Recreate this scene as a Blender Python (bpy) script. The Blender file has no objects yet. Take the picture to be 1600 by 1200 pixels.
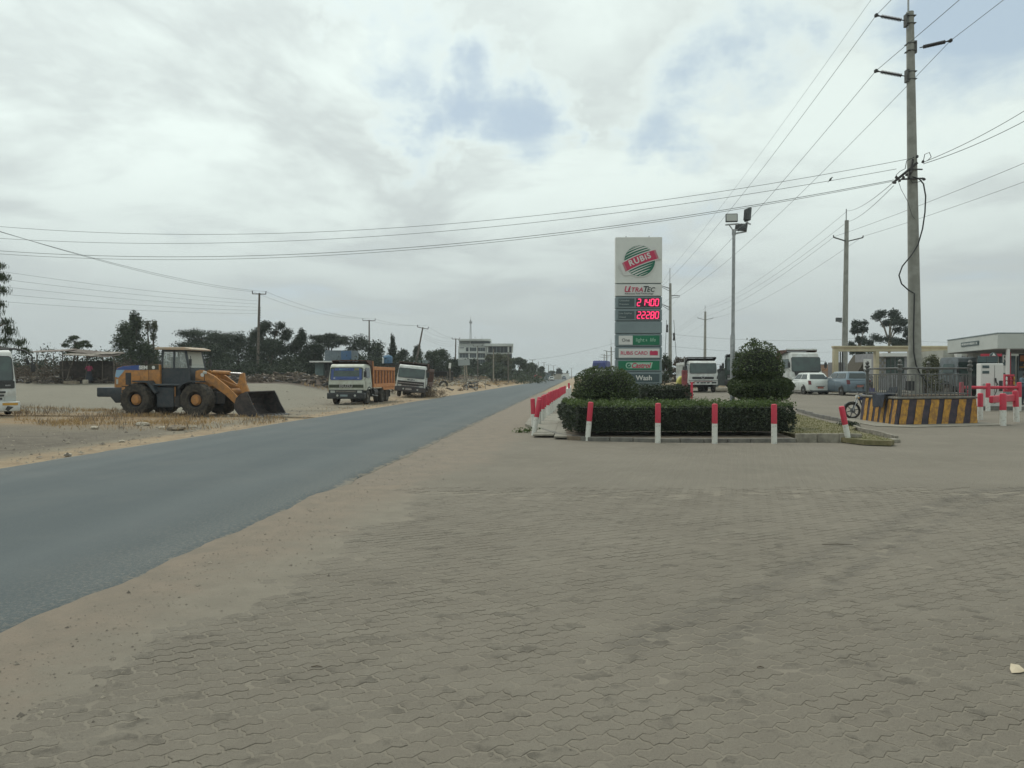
import bpy, bmesh, math, random
import numpy as np
from mathutils import Vector, Matrix, Euler, noise
R = math.radians
rnd = random.Random(7)
S = bpy.context.scene
COL = S.collection

# ------------------------------------------------------------------ camera
CAM_H = 1.75; F = 1180.0; HOR = 587.0
cam_d = bpy.data.cameras.new('camera'); cam = bpy.data.objects.new('camera', cam_d); COL.objects.link(cam)
cam.location = (0, 0, CAM_H)
cam.rotation_euler = (R(90) - math.atan((600 - HOR) / F), 0, 0)
cam_d.sensor_width = 36; cam_d.sensor_fit = 'HORIZONTAL'; cam_d.lens = F / 1600 * 36
cam_d.clip_start = .05; cam_d.clip_end = 6000
S.camera = cam
S.view_settings.view_transform = 'Standard'; S.view_settings.look = 'None'
S.view_settings.exposure = 0; S.view_settings.gamma = 1; S.view_settings.use_curve_mapping = False

# ------------------------------------------------------------------ sky and sun (thin broken overcast)
SUN_EL, SUN_AZ = 58, -35            # azimuth from +Y towards +X
W = bpy.data.worlds.new('World'); S.world = W; W.use_nodes = True
wn, wl = W.node_tree.nodes, W.node_tree.links
wn.clear()
def N(tree, t, **k):
    n = tree.nodes.new(t)
    for a, b in k.items(): setattr(n, a, b)
    return n
class G_:
    """tiny node expression helper"""
    def __init__(s, tree): s.t = tree
    def m(s, op, a, b=None, c=None, clamp=False):
        n = s.t.nodes.new('ShaderNodeMath'); n.operation = op; n.use_clamp = clamp
        for i, v in enumerate((a, b, c)):
            if v is None: continue
            if isinstance(v, (int, float)): n.inputs[i].default_value = v
            else: s.t.links.new(v, n.inputs[i])
        return n.outputs[0]
    def vm(s, op, a, b=None):
        n = s.t.nodes.new('ShaderNodeVectorMath'); n.operation = op
        for i, v in enumerate((a, b)):
            if v is None: continue
            if isinstance(v, (tuple, list)): n.inputs[i].default_value = v
            elif isinstance(v, (int, float)): n.inputs[3].default_value = v
            else: s.t.links.new(v, n.inputs[i])
        return n.outputs['Value'] if op in ('LENGTH', 'DOT_PRODUCT', 'DISTANCE') else n.outputs[0]
    def sep(s, v):
        n = s.t.nodes.new('ShaderNodeSeparateXYZ'); s.t.links.new(v, n.inputs[0]); return n.outputs
    def comb(s, x, y, z):
        n = s.t.nodes.new('ShaderNodeCombineXYZ')
        for i, v in enumerate((x, y, z)):
            if isinstance(v, (int, float)): n.inputs[i].default_value = v
            else: s.t.links.new(v, n.inputs[i])
        return n.outputs[0]
    def ss(s, v, a, b, lo=0., hi=1.):
        n = s.t.nodes.new('ShaderNodeMapRange'); n.interpolation_type = 'SMOOTHSTEP'
        s.t.links.new(v, n.inputs[0])
        for i, q in enumerate((a, b, lo, hi)): n.inputs[i + 1].default_value = q
        return n.outputs[0]
    def noise(s, vec, scale, detail=3, rough=.5, dist=0):
        n = s.t.nodes.new('ShaderNodeTexNoise'); n.inputs['Scale'].default_value = scale
        n.inputs['Detail'].default_value = detail; n.inputs['Roughness'].default_value = rough
        n.inputs['Distortion'].default_value = dist
        if vec is not None: s.t.links.new(vec, n.inputs['Vector'])
        return n.outputs[0]
    def mix(s, f, a, b, mode='MIX'):
        n = s.t.nodes.new('ShaderNodeMix'); n.data_type = 'RGBA'; n.blend_type = mode
        for sock, v in ((n.inputs[0], f), (n.inputs[6], a), (n.inputs[7], b)):
            if isinstance(v, (int, float)): sock.default_value = v
            elif isinstance(v, (tuple, list)): sock.default_value = (*v[:3], 1)
            else: s.t.links.new(v, sock)
        return n.outputs[2]
g = G_(W.node_tree)
tc = wn.new('ShaderNodeTexCoord')
D = g.vm('NORMALIZE', tc.outputs['Generated'])
dx, dy, dz = g.sep(D)
zc = g.m('MAXIMUM', dz, 0.0)
den = g.m('ADD', zc, .16)
P2 = g.comb(g.m('DIVIDE', dx, den), g.m('DIVIDE', dy, den), 0.0)      # flat cloud deck seen in perspective
n1 = g.noise(P2, 1.15, 7, .56, .35)
n2 = g.noise(g.vm('ADD', P2, (3.1, 7.7, 1.2)), .42, 4, .5)
n3 = g.noise(g.vm('ADD', P2, (9.1, 2.7, 5.2)), 2.6, 6, .6, .2)
def dirpx(px, py):
    v = Vector(((px - 800) / F, 1, (HOR - py) / F)); v.normalize(); return tuple(v)
wv = wn.new('ShaderNodeTexNoise'); wv.inputs['Scale'].default_value = 7; wv.inputs['Detail'].default_value = 6; wv.inputs['Roughness'].default_value = .6; wl.new(D, wv.inputs['Vector'])
off_ = g.vm('SUBTRACT', wv.outputs['Color'], (.5, .5, .5)); so_ = g.vm('SCALE', off_, .28); DW = g.vm('ADD', D, so_)
gap = None
# holes in the deck where blue sky shows
for px, py, sg, am in ((700, 20, .03, .4), (560, 60, .03, .5), (1120, 60, .05, .7), (1180, 150, .03, .5), (1030, 290, .03, .5), (250, 330, .05, .3), (1240, 70, .03, .5),(610, 60, .055, .8), (630, 140, .04, .7), (640, 190, .035, .7), (720, 150, .045, .9), (775, 165, .05, .9), (840, 205, .03, .4),
                       (1175, 90, .04, .6), (1150, 30, .05, .45), (1075, 195, .035, .55), (1050, 240, .045, .8), (1000, 205, .03, .5), (900, 200, .02, .7),
                       (1530, 75, .09, .8), (1590, 110, .06, .7), (1450, 40, .05, .6), (1335, 120, .04, .35), (850, 340, .05, .3), (440, 440, .07, .25), (1060, 340, .05, .35)):
    d = g.vm('DISTANCE', DW, dirpx(px, py))
    e = g.m('MULTIPLY', g.ss(d, 0, sg * 2.6, 1, 0), am)
    gap = e if gap is None else g.m('MAXIMUM', gap, e)
cov = g.m('SUBTRACT', g.m('ADD', g.m('MULTIPLY', n1, .75), g.m('MULTIPLY', n3, .25)), g.m('MULTIPLY', gap, .27))
cov = g.m('ADD', cov, g.m('MULTIPLY', n2, .25))
mask = g.ss(cov, .34, .56)
lowhaze = g.ss(dz, .0, .22, 1, 0)
mask = g.m('MAXIMUM', mask, lowhaze)
hi0 = g.ss(dz, .08, .3)
shade = g.m('ADD', g.m('MULTIPLY', n1, .55), g.m('MULTIPLY', n2, .45))
bright = g.ss(shade, .43, .565)
rim = g.m('MULTIPLY', g.ss(cov, .66, .46), hi0)
bright = g.m('MAXIMUM', bright, rim)
ccol = g.mix(bright, (5.6, 6.2, 6.15), (8.1, 9.1, 8.7))
hi = g.ss(dz, .02, .27)
ccol = g.mix(hi, (4.9, 5.45, 5.4), ccol)
# the deck is thinner and brighter up-left, around the hidden sun
sd = Vector((math.sin(R(SUN_AZ)) * math.cos(R(SUN_EL)), math.cos(R(SUN_AZ)) * math.cos(R(SUN_EL)), math.sin(R(SUN_EL))))
glow = g.ss(g.vm('DISTANCE', D, tuple(sd)), .0, 1.1, 1.35, 1.0)
ccol = g.vm('SCALE', ccol, 1.0)
sc = ccol.node; W.node_tree.links.new(glow, sc.inputs[3])
sky = wn.new('ShaderNodeTexSky'); sky.sky_type = 'NISHITA'; sky.sun_disc = False
sky.sun_elevation = R(SUN_EL); sky.sun_rotation = R(SUN_AZ); sky.air_density = 1; sky.dust_density = 2.5
thin = g.mix(.75, sky.outputs[0], (5.6, 6.9, 7.7))            # veil of high cloud over the blue
fin = g.mix(mask, thin, ccol)
bg = wn.new('ShaderNodeBackground'); bg.inputs[1].default_value = .1
wl.new(fin, bg.inputs[0])
wo = wn.new('ShaderNodeOutputWorld'); wl.new(bg.outputs[0], wo.inputs[0])

sun_d = bpy.data.lights.new('sun', 'SUN'); sun_d.energy = 1.4; sun_d.angle = R(14); sun_d.color = (1, .95, .87)
sun = bpy.data.objects.new('sun', sun_d); COL.objects.link(sun)
sun.rotation_euler = (-sd).to_track_quat('-Z', 'Y').to_euler(); sun.location = (0, 0, 60)

# ------------------------------------------------------------------ place coordinates
TH = math.atan(100 / F); CT, ST = math.cos(TH), math.sin(TH)       # the road runs 4.8 degrees right of straight ahead
def uv2xy(u, v): return (v * CT + u * ST, -v * ST + u * CT)
def xy2uv(x, y): return (x * ST + y * CT, x * CT - y * ST)
def sst(a, b, x):
    t = min(1, max(0, (x - a) / (b - a))); return t * t * (3 - 2 * t)
VL, VR = -10.8, -3.65                                               # road edges
def Guv(u, v):
    z = .46 * sst(31, 53, u) * sst(1.5, 9, v)
    if v < -11.5:
        z += 1.15 * sst(38, 60, u) * sst(-16, -24, v)
        k = sst(58, 72, u) * sst(-12.0, -14.5, v)
        if k > 0:
            z += k * (.25 + .55 * max(0, noise.noise((u * .16, v * .3, 3.3)) + .15) * (1 - sst(-24, -40, v)) * (1 - sst(230, 300, u))
                      + .25 * noise.noise((u * .5, v * .7, 1.3)) * (1 - sst(200, 260, u)))
        z += .05 * noise.noise((u * .35, v * .35, 8.)) * sst(-11.5, -14, v)
        z += .03 * noise.noise((u * 1.1, v * 1.1, 4.)) * sst(-11.5, -13, v)
    if u > 75 and v > 0:
        z += .35 * noise.noise((u * .05, v * .05, 0)) * sst(75, 95, u) * sst(4, 12, v)
    return z
def G(x, y): return Guv(*xy2uv(x, y))
def X(px, d): return (px - 800) / F * d
def Z(py, d): return CAM_H + (HOR - py) / F * d
def gp(px, d): x = X(px, d); return (x, d, G(x, d))
def gpy(px, py):
    """ground point seen at a pixel"""
    d = CAM_H * F / max(2, py - HOR)
    for _ in range(12):
        d = (CAM_H - G(X(px, d), d)) * F / max(2, py - HOR)
    return gp(px, d)

# ------------------------------------------------------------------ materials
MATS = {}
def mat(name, c1, c2=None, scale=4., rough=.7, metal=0., bump=0., bscale=40., spec=.5, detail=4, coat=0., emis=None, es=1., alpha=None, coords='Object', fac=(.35, .65)):
    if name in MATS: return MATS[name]
    m = bpy.data.materials.new(name); m.use_nodes = True; t = m.node_tree; b = t.nodes['Principled BSDF']; h = G_(t)
    b.inputs['Roughness'].default_value = rough; b.inputs['Metallic'].default_value = metal
    b.inputs['Specular IOR Level'].default_value = spec; b.inputs['Coat Weight'].default_value = coat
    b.inputs['Base Color'].default_value = (*c1, 1)
    co = t.nodes.new('ShaderNodeTexCoord').outputs[coords]
    if c2 is not None:
        f = h.ss(h.noise(co, scale, detail, .6), *fac)
        t.links.new(h.mix(f, c1, c2), b.inputs['Base Color'])
    if bump:
        bp = t.nodes.new('ShaderNodeBump'); bp.inputs['Strength'].default_value = bump; bp.inputs['Distance'].default_value = .02
        t.links.new(h.noise(co, bscale, 4, .6), bp.inputs['Height']); t.links.new(bp.outputs[0], b.inputs['Normal'])
    if emis: b.inputs['Emission Color'].default_value = (*emis, 1); b.inputs['Emission Strength'].default_value = es
    MATS[name] = m; return m
def leafmat(name, dark, light, rough=.6, trans=.15, bias=(.0, 1.)):
    if name in MATS: return MATS[name]
    m = bpy.data.materials.new(name); m.use_nodes = True; t = m.node_tree; b = t.nodes['Principled BSDF']; h = G_(t)
    geo = t.nodes.new('ShaderNodeNewGeometry'); co = t.nodes.new('ShaderNodeTexCoord').outputs['Object']
    r = geo.outputs['Random Per Island']
    f = h.m('ADD', h.m('MULTIPLY', r, .6), h.m('MULTIPLY', h.noise(co, 1.3, 2), .4))
    t.links.new(h.mix(h.ss(f, *bias), dark, light), b.inputs['Base Color'])
    b.inputs['Roughness'].default_value = rough; b.inputs['Specular IOR Level'].default_value = .3
    if trans:
        tr = t.nodes.new('ShaderNodeBsdfTranslucent'); tr.inputs[0].default_value = (*[c * 1.2 for c in light], 1)
        mx = t.nodes.new('ShaderNodeMixShader'); mx.inputs[0].default_value = trans
        t.links.new(b.outputs[0], mx.inputs[1]); t.links.new(tr.outputs[0], mx.inputs[2])
        t.links.new(mx.outputs[0], t.nodes['Material Output'].inputs[0])
    MATS[name] = m; return m

M_white = mat('dusty_white_paint', (.60, .62, .60), (.46, .46, .43), 3, .45, spec=.4)
M_cream = mat('cream_paint', (.52, .54, .47), (.42, .42, .35), 3, .5)
M_yellow = mat('loader_yellow', (.47, .21, .055), (.30, .15, .06), 5, .55, bump=.05)
M_orange = mat('tipper_orange', (.60, .25, .09), (.44, .17, .06), 6, .65, bump=.1)
M_tipbrown = mat('rusty_brown_steel', (.07, .035, .025), (.13, .06, .04), 6, .8, bump=.15)
M_black = mat('black_plastic', (.018, .02, .022), (.035, .036, .036), 8, .55)
M_navy = mat('dark_blue_grey_paint', (.022, .032, .042), (.045, .05, .055), 5, .5)
M_tyre = mat('tyre_rubber', (.022, .02, .018), (.07, .058, .045), 6, .9, bump=.3)
M_rim = mat('dusty_rim', (.18, .165, .14), (.09, .08, .07), 9, .7)
M_glass = mat('dark_glass', (.02, .032, .034), None, rough=.08, spec=.6)
M_glass2 = mat('greenish_glass', (.045, .075, .068), (.03, .045, .045), 1.5, .1, spec=.6)
M_steel = mat('galvanised_steel', (.36, .37, .37), (.27, .28, .28), 12, .45, .6)
M_dark = mat('dark_steel', (.03, .03, .032), (.055, .05, .047), 10, .6, .3)
M_bucket = mat('worn_bucket_steel', (.035, .032, .034), (.075, .06, .055), 5, .6, .4, bump=.2)
M_chrome = mat('dull_chrome', (.55, .55, .55), (.3, .3, .3), 20, .3, .9)
M_red = mat('bollard_red', (.50, .028, .06), (.30, .05, .055), 11, .5, bump=.08, fac=(.54, .70))
M_bwhite = mat('bollard_white', (.62, .62, .57), (.33, .30, .25), 11, .6, bump=.1, fac=(.53, .72))
M_conc = mat('pole_concrete', (.29, .29, .26), (.22, .22, .195), 3, .85, bump=.25, bscale=30)
M_kerb = mat('kerb_concrete', (.28, .26, .21), (.17, .155, .125), 5, .9, bump=.4, bscale=25)
M_kerbd = mat('kerb_dark_stone', (.12, .115, .105), (.19, .18, .155), 4, .9, bump=.4, bscale=25)
M_wood = mat('weathered_wood', (.16, .135, .11), (.09, .075, .06), 7, .9, bump=.3)
M_cable = mat('cable_black', (.02, .022, .022), None, rough=.6)
M_wire = mat('bare_conductor', (.10, .115, .115), None, rough=.5, metal=.2)
M_insul = mat('insulator_polymer', (.045, .04, .042), None, rough=.5)
M_iron = mat('railing_iron', (.10, .105, .10), (.065, .06, .055), 12, .6, .3)
M_signgrey = mat('sign_grey', (.20, .25, .26), (.18, .225, .235), 2, .5)
M_signpale = mat('sign_pale', (.66, .67, .63), (.60, .61, .575), 1.5, .5)
M_signwhite = mat('sign_white', (.62, .62, .59), None, rough=.5)
M_signdark = mat('sign_dark', (.055, .085, .09), None, rough=.5)
M_signgreen = mat('sign_green', (.004, .16, .075), (.004, .14, .065), 2, .5)
M_logogreen = mat('logo_green', (.006, .13, .075), None, rough=.5)
M_logored = mat('logo_red', (.50, .03, .09), None, rough=.5)
M_ink = mat('ink_dark', (.03, .04, .04), None, rough=.6)
M_palegreen = mat('pale_green', (.32, .52, .40), None, rough=.6)
M_led = mat('led_segment', (.3, .01, .05), None, emis=(1., .05, .17), es=1.3)
M_stripeY = mat('stripe_yellow', (.50, .26, .035), (.27, .14, .04), 7, .7, bump=.1)
M_stripeK = mat('stripe_black', (.03, .028, .04), (.065, .045, .06), 4, .75, bump=.15)
M_beige = mat('beige_plaster', (.50, .44, .30), (.43, .375, .25), 2, .8)
M_terra = mat('terracotta_trim', (.36, .20, .12), None, rough=.8)
M_bark = mat('bark', (.11, .085, .06), (.055, .042, .032), 8, .95, bump=.5)
M_barkpale = mat('pale_bark', (.30, .27, .22), (.17, .15, .12), 6, .9, bump=.3)

# ------------------------------------------------------------------ mesh tools
class MB:
    def __init__(s): s.v = []; s.f = []; s.m = []; s.ms = []
    def _mi(s, m):
        if m not in s.ms: s.ms.append(m)
        return s.ms.index(m)
    def add(s, vs, fs, m):
        o = len(s.v); s.v += [tuple(p) for p in vs]; s.f += [tuple(i + o for i in f) for f in fs]
        k = s._mi(m); s.m += [k] * len(fs); return s
    def box(s, c, d, m, rot=None, taper=None):
        """c centre, d full sizes, taper (tx,ty) scales the top"""
        tx, ty = taper or (1, 1); vs = []
        for z, kx, ky in ((-.5, 1, 1), (.5, tx, ty)):
            for x, y in ((-.5, -.5), (.5, -.5), (.5, .5), (-.5, .5)):
                p = Vector((x * d[0] * kx, y * d[1] * ky, z * d[2]))
                if rot is not None: p = rot @ p
                vs.append(p + Vector(c))
        return s.add(vs, [(3, 2, 1, 0), (4, 5, 6, 7), (0, 1, 5, 4), (1, 2, 6, 5), (2, 3, 7, 6), (3, 0, 4, 7)], m)
    def beam(s, a, b, w, h, m, up=(0, 0, 1)):
        a, b = Vector(a), Vector(b); y = (b - a); L = y.length; y.normalize()
        x = y.cross(Vector(up))
        if x.length < 1e-4: x = Vector((1, 0, 0))
        x.normalize(); z = x.cross(y); rot = Matrix((x, y, z)).transposed()
        return s.box((a + b) / 2, (w, L, h), m, rot)
    def tube(s, pts, r, m, seg=8, caps=True):
        pts = [Vector(p) for p in pts]; n = len(pts); rs = r if isinstance(r, (list, tuple)) else [r] * n
        vs = []; fs = []; px = None
        for i, p in enumerate(pts):
            t = (pts[min(i + 1, n - 1)] - pts[max(i - 1, 0)]).normalized()
            if px is None:
                a = Vector((0, 0, 1)) if abs(t.z) < .9 else Vector((1, 0, 0)); px = t.cross(a).normalized()
            px = (px - t * px.dot(t)).normalized(); py = t.cross(px)
            for k in range(seg):
                a = 2 * math.pi * k / seg; vs.append(p + (px * math.cos(a) + py * math.sin(a)) * rs[i])
        for i in range(n - 1):
            for k in range(seg):
                k2 = (k + 1) % seg; fs.append((i * seg + k, i * seg + k2, (i + 1) * seg + k2, (i + 1) * seg + k))
        if caps: fs.append(tuple(reversed(range(seg)))); fs.append(tuple((n - 1) * seg + k for k in range(seg)))
        return s.add(vs, fs, m)
    def lathe(s, prof, c, axis, m, seg=24):
        """prof: list of (r, h) along axis"""
        ax = Vector(axis).normalized(); a = Vector((0, 0, 1)) if abs(ax.z) < .9 else Vector((1, 0, 0))
        px = ax.cross(a).normalized(); py = ax.cross(px); vs = []; fs = []; n = len(prof)
        for r, h in prof:
            for k in range(seg):
                t = 2 * math.pi * k / seg; vs.append(Vector(c) + ax * h + (px * math.cos(t) + py * math.sin(t)) * max(r, 1e-4))
        for i in range(n - 1):
            for k in range(seg):
                k2 = (k + 1) % seg; fs.append((i * seg + k, i * seg + k2, (i + 1) * seg + k2, (i + 1) * seg + k))
        return s.add(vs, fs, m)
    def prism(s, prof, a, b, m, axis='x', shear=None):
        """prof polygon in the two other axes, extruded from a to b. axis x: prof=(y,z); y: (x,z); z: (x,y)"""
        n = len(prof); vs = []
        for h in (a, b):
            for p, q in prof:
                vs.append({'x': (h, p, q), 'y': (p, h, q), 'z': (p, q, h)}[axis])
        return s.add(vs, [tuple(range(n)), tuple(reversed(range(n, 2 * n)))] + [(i, i + n, (i + 1) % n + n, (i + 1) % n) for i in range(n)], m)
    def plate(s, o, u, v, w, h, t, m, r=0, n=4):
        """rounded plate centred at o in plane (u,v), thickness t towards u x v"""
        u = Vector(u).normalized(); v = Vector(v).normalized(); nn = u.cross(v); o = Vector(o); ps = []
        r = min(r, w / 2 - 1e-4, h / 2 - 1e-4)
        if r <= 0: ps = [(-w / 2, -h / 2), (w / 2, -h / 2), (w / 2, h / 2), (-w / 2, h / 2)]
        else:
            for cx, cy, a0 in ((w / 2 - r, -h / 2 + r, -90), (w / 2 - r, h / 2 - r, 0), (-w / 2 + r, h / 2 - r, 90), (-w / 2 + r, -h / 2 + r, 180)):
                for k in range(n + 1):
                    a = R(a0 + 90 * k / n); ps.append((cx + r * math.cos(a), cy + r * math.sin(a)))
        k = len(ps); vs = [o + u * p + v * q for p, q in ps] + [o + u * p + v * q + nn * t for p, q in ps]
        return s.add(vs, [tuple(reversed(range(k))), tuple(range(k, 2 * k))] + [(i, (i + 1) % k, (i + 1) % k + k, i + k) for i in range(k)], m)
    def poly(s, pts, t, m, nrm=None):
        pts = [Vector(p) for p in pts]; nn = Vector(nrm) if nrm else (pts[1] - pts[0]).cross(pts[-1] - pts[0]).normalized(); k = len(pts)
        return s.add(pts + [p + nn * t for p in pts], [tuple(reversed(range(k))), tuple(range(k, 2 * k))] + [(i, (i + 1) % k, (i + 1) % k + k, i + k) for i in range(k)], m)
    def mesh(s, name, bevel=0, smooth=False, fix=True, segs=1):
        me = bpy.data.meshes.new(name); me.from_pydata(s.v, [], s.f)
        for m in s.ms: me.materials.append(m)
        me.polygons.foreach_set('material_index', s.m)
        if bevel or fix:
            bm = bmesh.new(); bm.from_mesh(me)
            if fix: bmesh.ops.recalc_face_normals(bm, faces=bm.faces)
            if bevel:
                ed = [e for e in bm.edges if len(e.link_faces) == 2 and e.calc_face_angle(0) > .5]
                bmesh.ops.bevel(bm, geom=ed, offset=bevel, segments=segs, affect='EDGES', profile=.6, clamp_overlap=True)
            bm.to_mesh(me); bm.free()
        if smooth:
            me.polygons.foreach_set('use_smooth', [True] * len(me.polygons))
            try: me.set_sharp_from_angle(angle=R(40))
            except Exception: pass
        me.update(); return me
    def build(s, name, parent=None, bevel=0, smooth=False, loc=None, fix=True, segs=1, **k):
        return link(name, s.mesh(name, bevel, smooth, fix, segs), parent, loc, **k)
def link(name, data, parent=None, loc=None, rot=None, **k):
    o = bpy.data.objects.new(name, data); COL.objects.link(o)
    if parent is not None: o.parent = parent
    if loc is not None: o.location = loc
    if rot is not None: o.rotation_euler = rot
    for a, b in k.items():
        if b: o['category' if a == 'cat' else a] = b
    return o
def thing(name, label, cat, loc=(0, 0, 0), rz=0, group=None, scale=1, rot=None):
    o = link(name, None, None, loc, rot or (0, 0, rz), label=label, cat=cat, group=group)
    o.scale = (scale,) * 3; o.empty_display_size = .2; return o
def dup(root, loc, rz=0, label=None, group=None, rot=None, scale=None):
    def cp(o, par):
        c = o.copy(); COL.objects.link(c); c.parent = par
        for ch in [q for q in bpy.data.objects if q.parent == o] if False else list(o.children): cp(ch, c)
        return c
    r = cp(root, None); r.location = loc; r.rotation_euler = rot or (0, 0, rz)
    if label: r['label'] = label
    if group: r['group'] = group
    if scale: r.scale = (scale,) * 3
    return r
def text_mesh(s, size, m, extrude=.004, shear=0, offset=0, align='CENTER', sp=1.0, sx=1.0):
    c = bpy.data.curves.new('txt', 'FONT'); c.body = s; c.size = size; c.extrude = extrude; c.shear = shear; c.offset = offset
    c.align_x = align; c.align_y = 'CENTER'; c.space_character = sp; c.resolution_u = 3
    o = bpy.data.objects.new('txt', c); COL.objects.link(o)
    dg = bpy.context.evaluated_depsgraph_get(); me = bpy.data.meshes.new_from_object(o.evaluated_get(dg))
    bpy.data.objects.remove(o); bpy.data.curves.remove(c)
    for v in me.vertices: v.co.x *= sx
    me.materials.clear(); me.materials.append(m); return me
def text(name, s, size, m, parent, loc, rot=(R(90), 0, 0), **k):
    return link(name, text_mesh(s, size, m, **k), parent, loc, rot)

def quads(name, C, A, B, m, parent=None, **k):
    """many leaf faces at once: centres C, half-axes A, B (numpy n x 3)"""
    n = len(C); V = np.empty((n, 4, 3)); V[:, 0] = C - A; V[:, 1] = C - B * .9; V[:, 2] = C + A; V[:, 3] = C + B
    me = bpy.data.meshes.new(name); me.vertices.add(4 * n); me.vertices.foreach_set('co', V.ravel())
    me.loops.add(4 * n); me.loops.foreach_set('vertex_index', np.arange(4 * n, dtype=np.int32))
    me.polygons.add(n); me.polygons.foreach_set('loop_start', np.arange(0, 4 * n, 4, dtype=np.int32))
    me.materials.append(m); me.update(calc_edges=True); me.validate()
    if parent == 'MESH': return me
    return link(name, me, parent, **k)
def leafcloud(rng, centres, rad, n, size, flat=.0):
    """n leaves round each clump centre -> C, A, B"""
    C = []
    for c, r in zip(centres, rad):
        p = rng.normal(size=(n, 3)); p /= np.linalg.norm(p, axis=1)[:, None]
        p *= np.minimum(np.abs(rng.normal(.62, .32, (n, 1))), 1.12) * np.array(r) * np.ones(3)
        C.append(p + np.array(c))
    C = np.concatenate(C); k = len(C)
    A = rng.normal(size=(k, 3)); A[:, 2] *= 1 - flat; A /= np.linalg.norm(A, axis=1)[:, None]
    Q = rng.normal(size=(k, 3)); Q[:, 2] *= 1 - flat; B = np.cross(A, Q); B /= np.linalg.norm(B, axis=1)[:, None]
    if flat: B = np.cross(A, B) * .6 + B * .4
    s = size * (.6 + .8 * rng.random((k, 1)))
    return C, A * s, B * s * .55
# ------------------------------------------------------------------ ground materials
def newmat(name):
    m = bpy.data.materials.new(name); m.use_nodes = True; MATS[name] = m
    return m, m.node_tree, m.node_tree.nodes['Principled BSDF'], G_(m.node_tree)
def geo_uv(h):
    """world position and the road frame (u along, v across)"""
    pos = h.t.nodes.new('ShaderNodeNewGeometry').outputs['Position']
    x, y, z = h.sep(pos)
    u = h.m('ADD', h.m('MULTIPLY', x, ST), h.m('MULTIPLY', y, CT)); v = h.m('SUBTRACT', h.m('MULTIPLY', x, CT), h.m('MULTIPLY', y, ST))
    return pos, x, y, u, v
def bumpn(h, b, hgt, dist, strength=1.):
    n = h.t.nodes.new('ShaderNodeBump'); n.inputs['Distance'].default_value = dist; n.inputs['Strength'].default_value = strength
    h.t.links.new(hgt, n.inputs['Height']); h.t.links.new(n.outputs[0], b.inputs['Normal'])
SAND = (.245, .203, .16); SAND2 = (.205, .177, .142)
def shoulder_mask(h, pos, u, v):
    n = h.noise(pos, .55, 5, .62); n2 = h.noise(pos, 5.5, 4, .6)
    edge = h.m('ADD', h.m('MULTIPLY', h.m('SUBTRACT', n, .5), 1.6), h.m('MULTIPLY', h.m('SUBTRACT', n2, .5), .8))
    w = h.ss(u, 4, 22, -3.05, -1.6)
    return h.ss(h.m('ADD', h.m('SUBTRACT', v, w), edge), -.4, .45, 1, 0)
PA = R(28); PL = .225; PW = .1125; A1 = .016; A2 = .011

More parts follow.
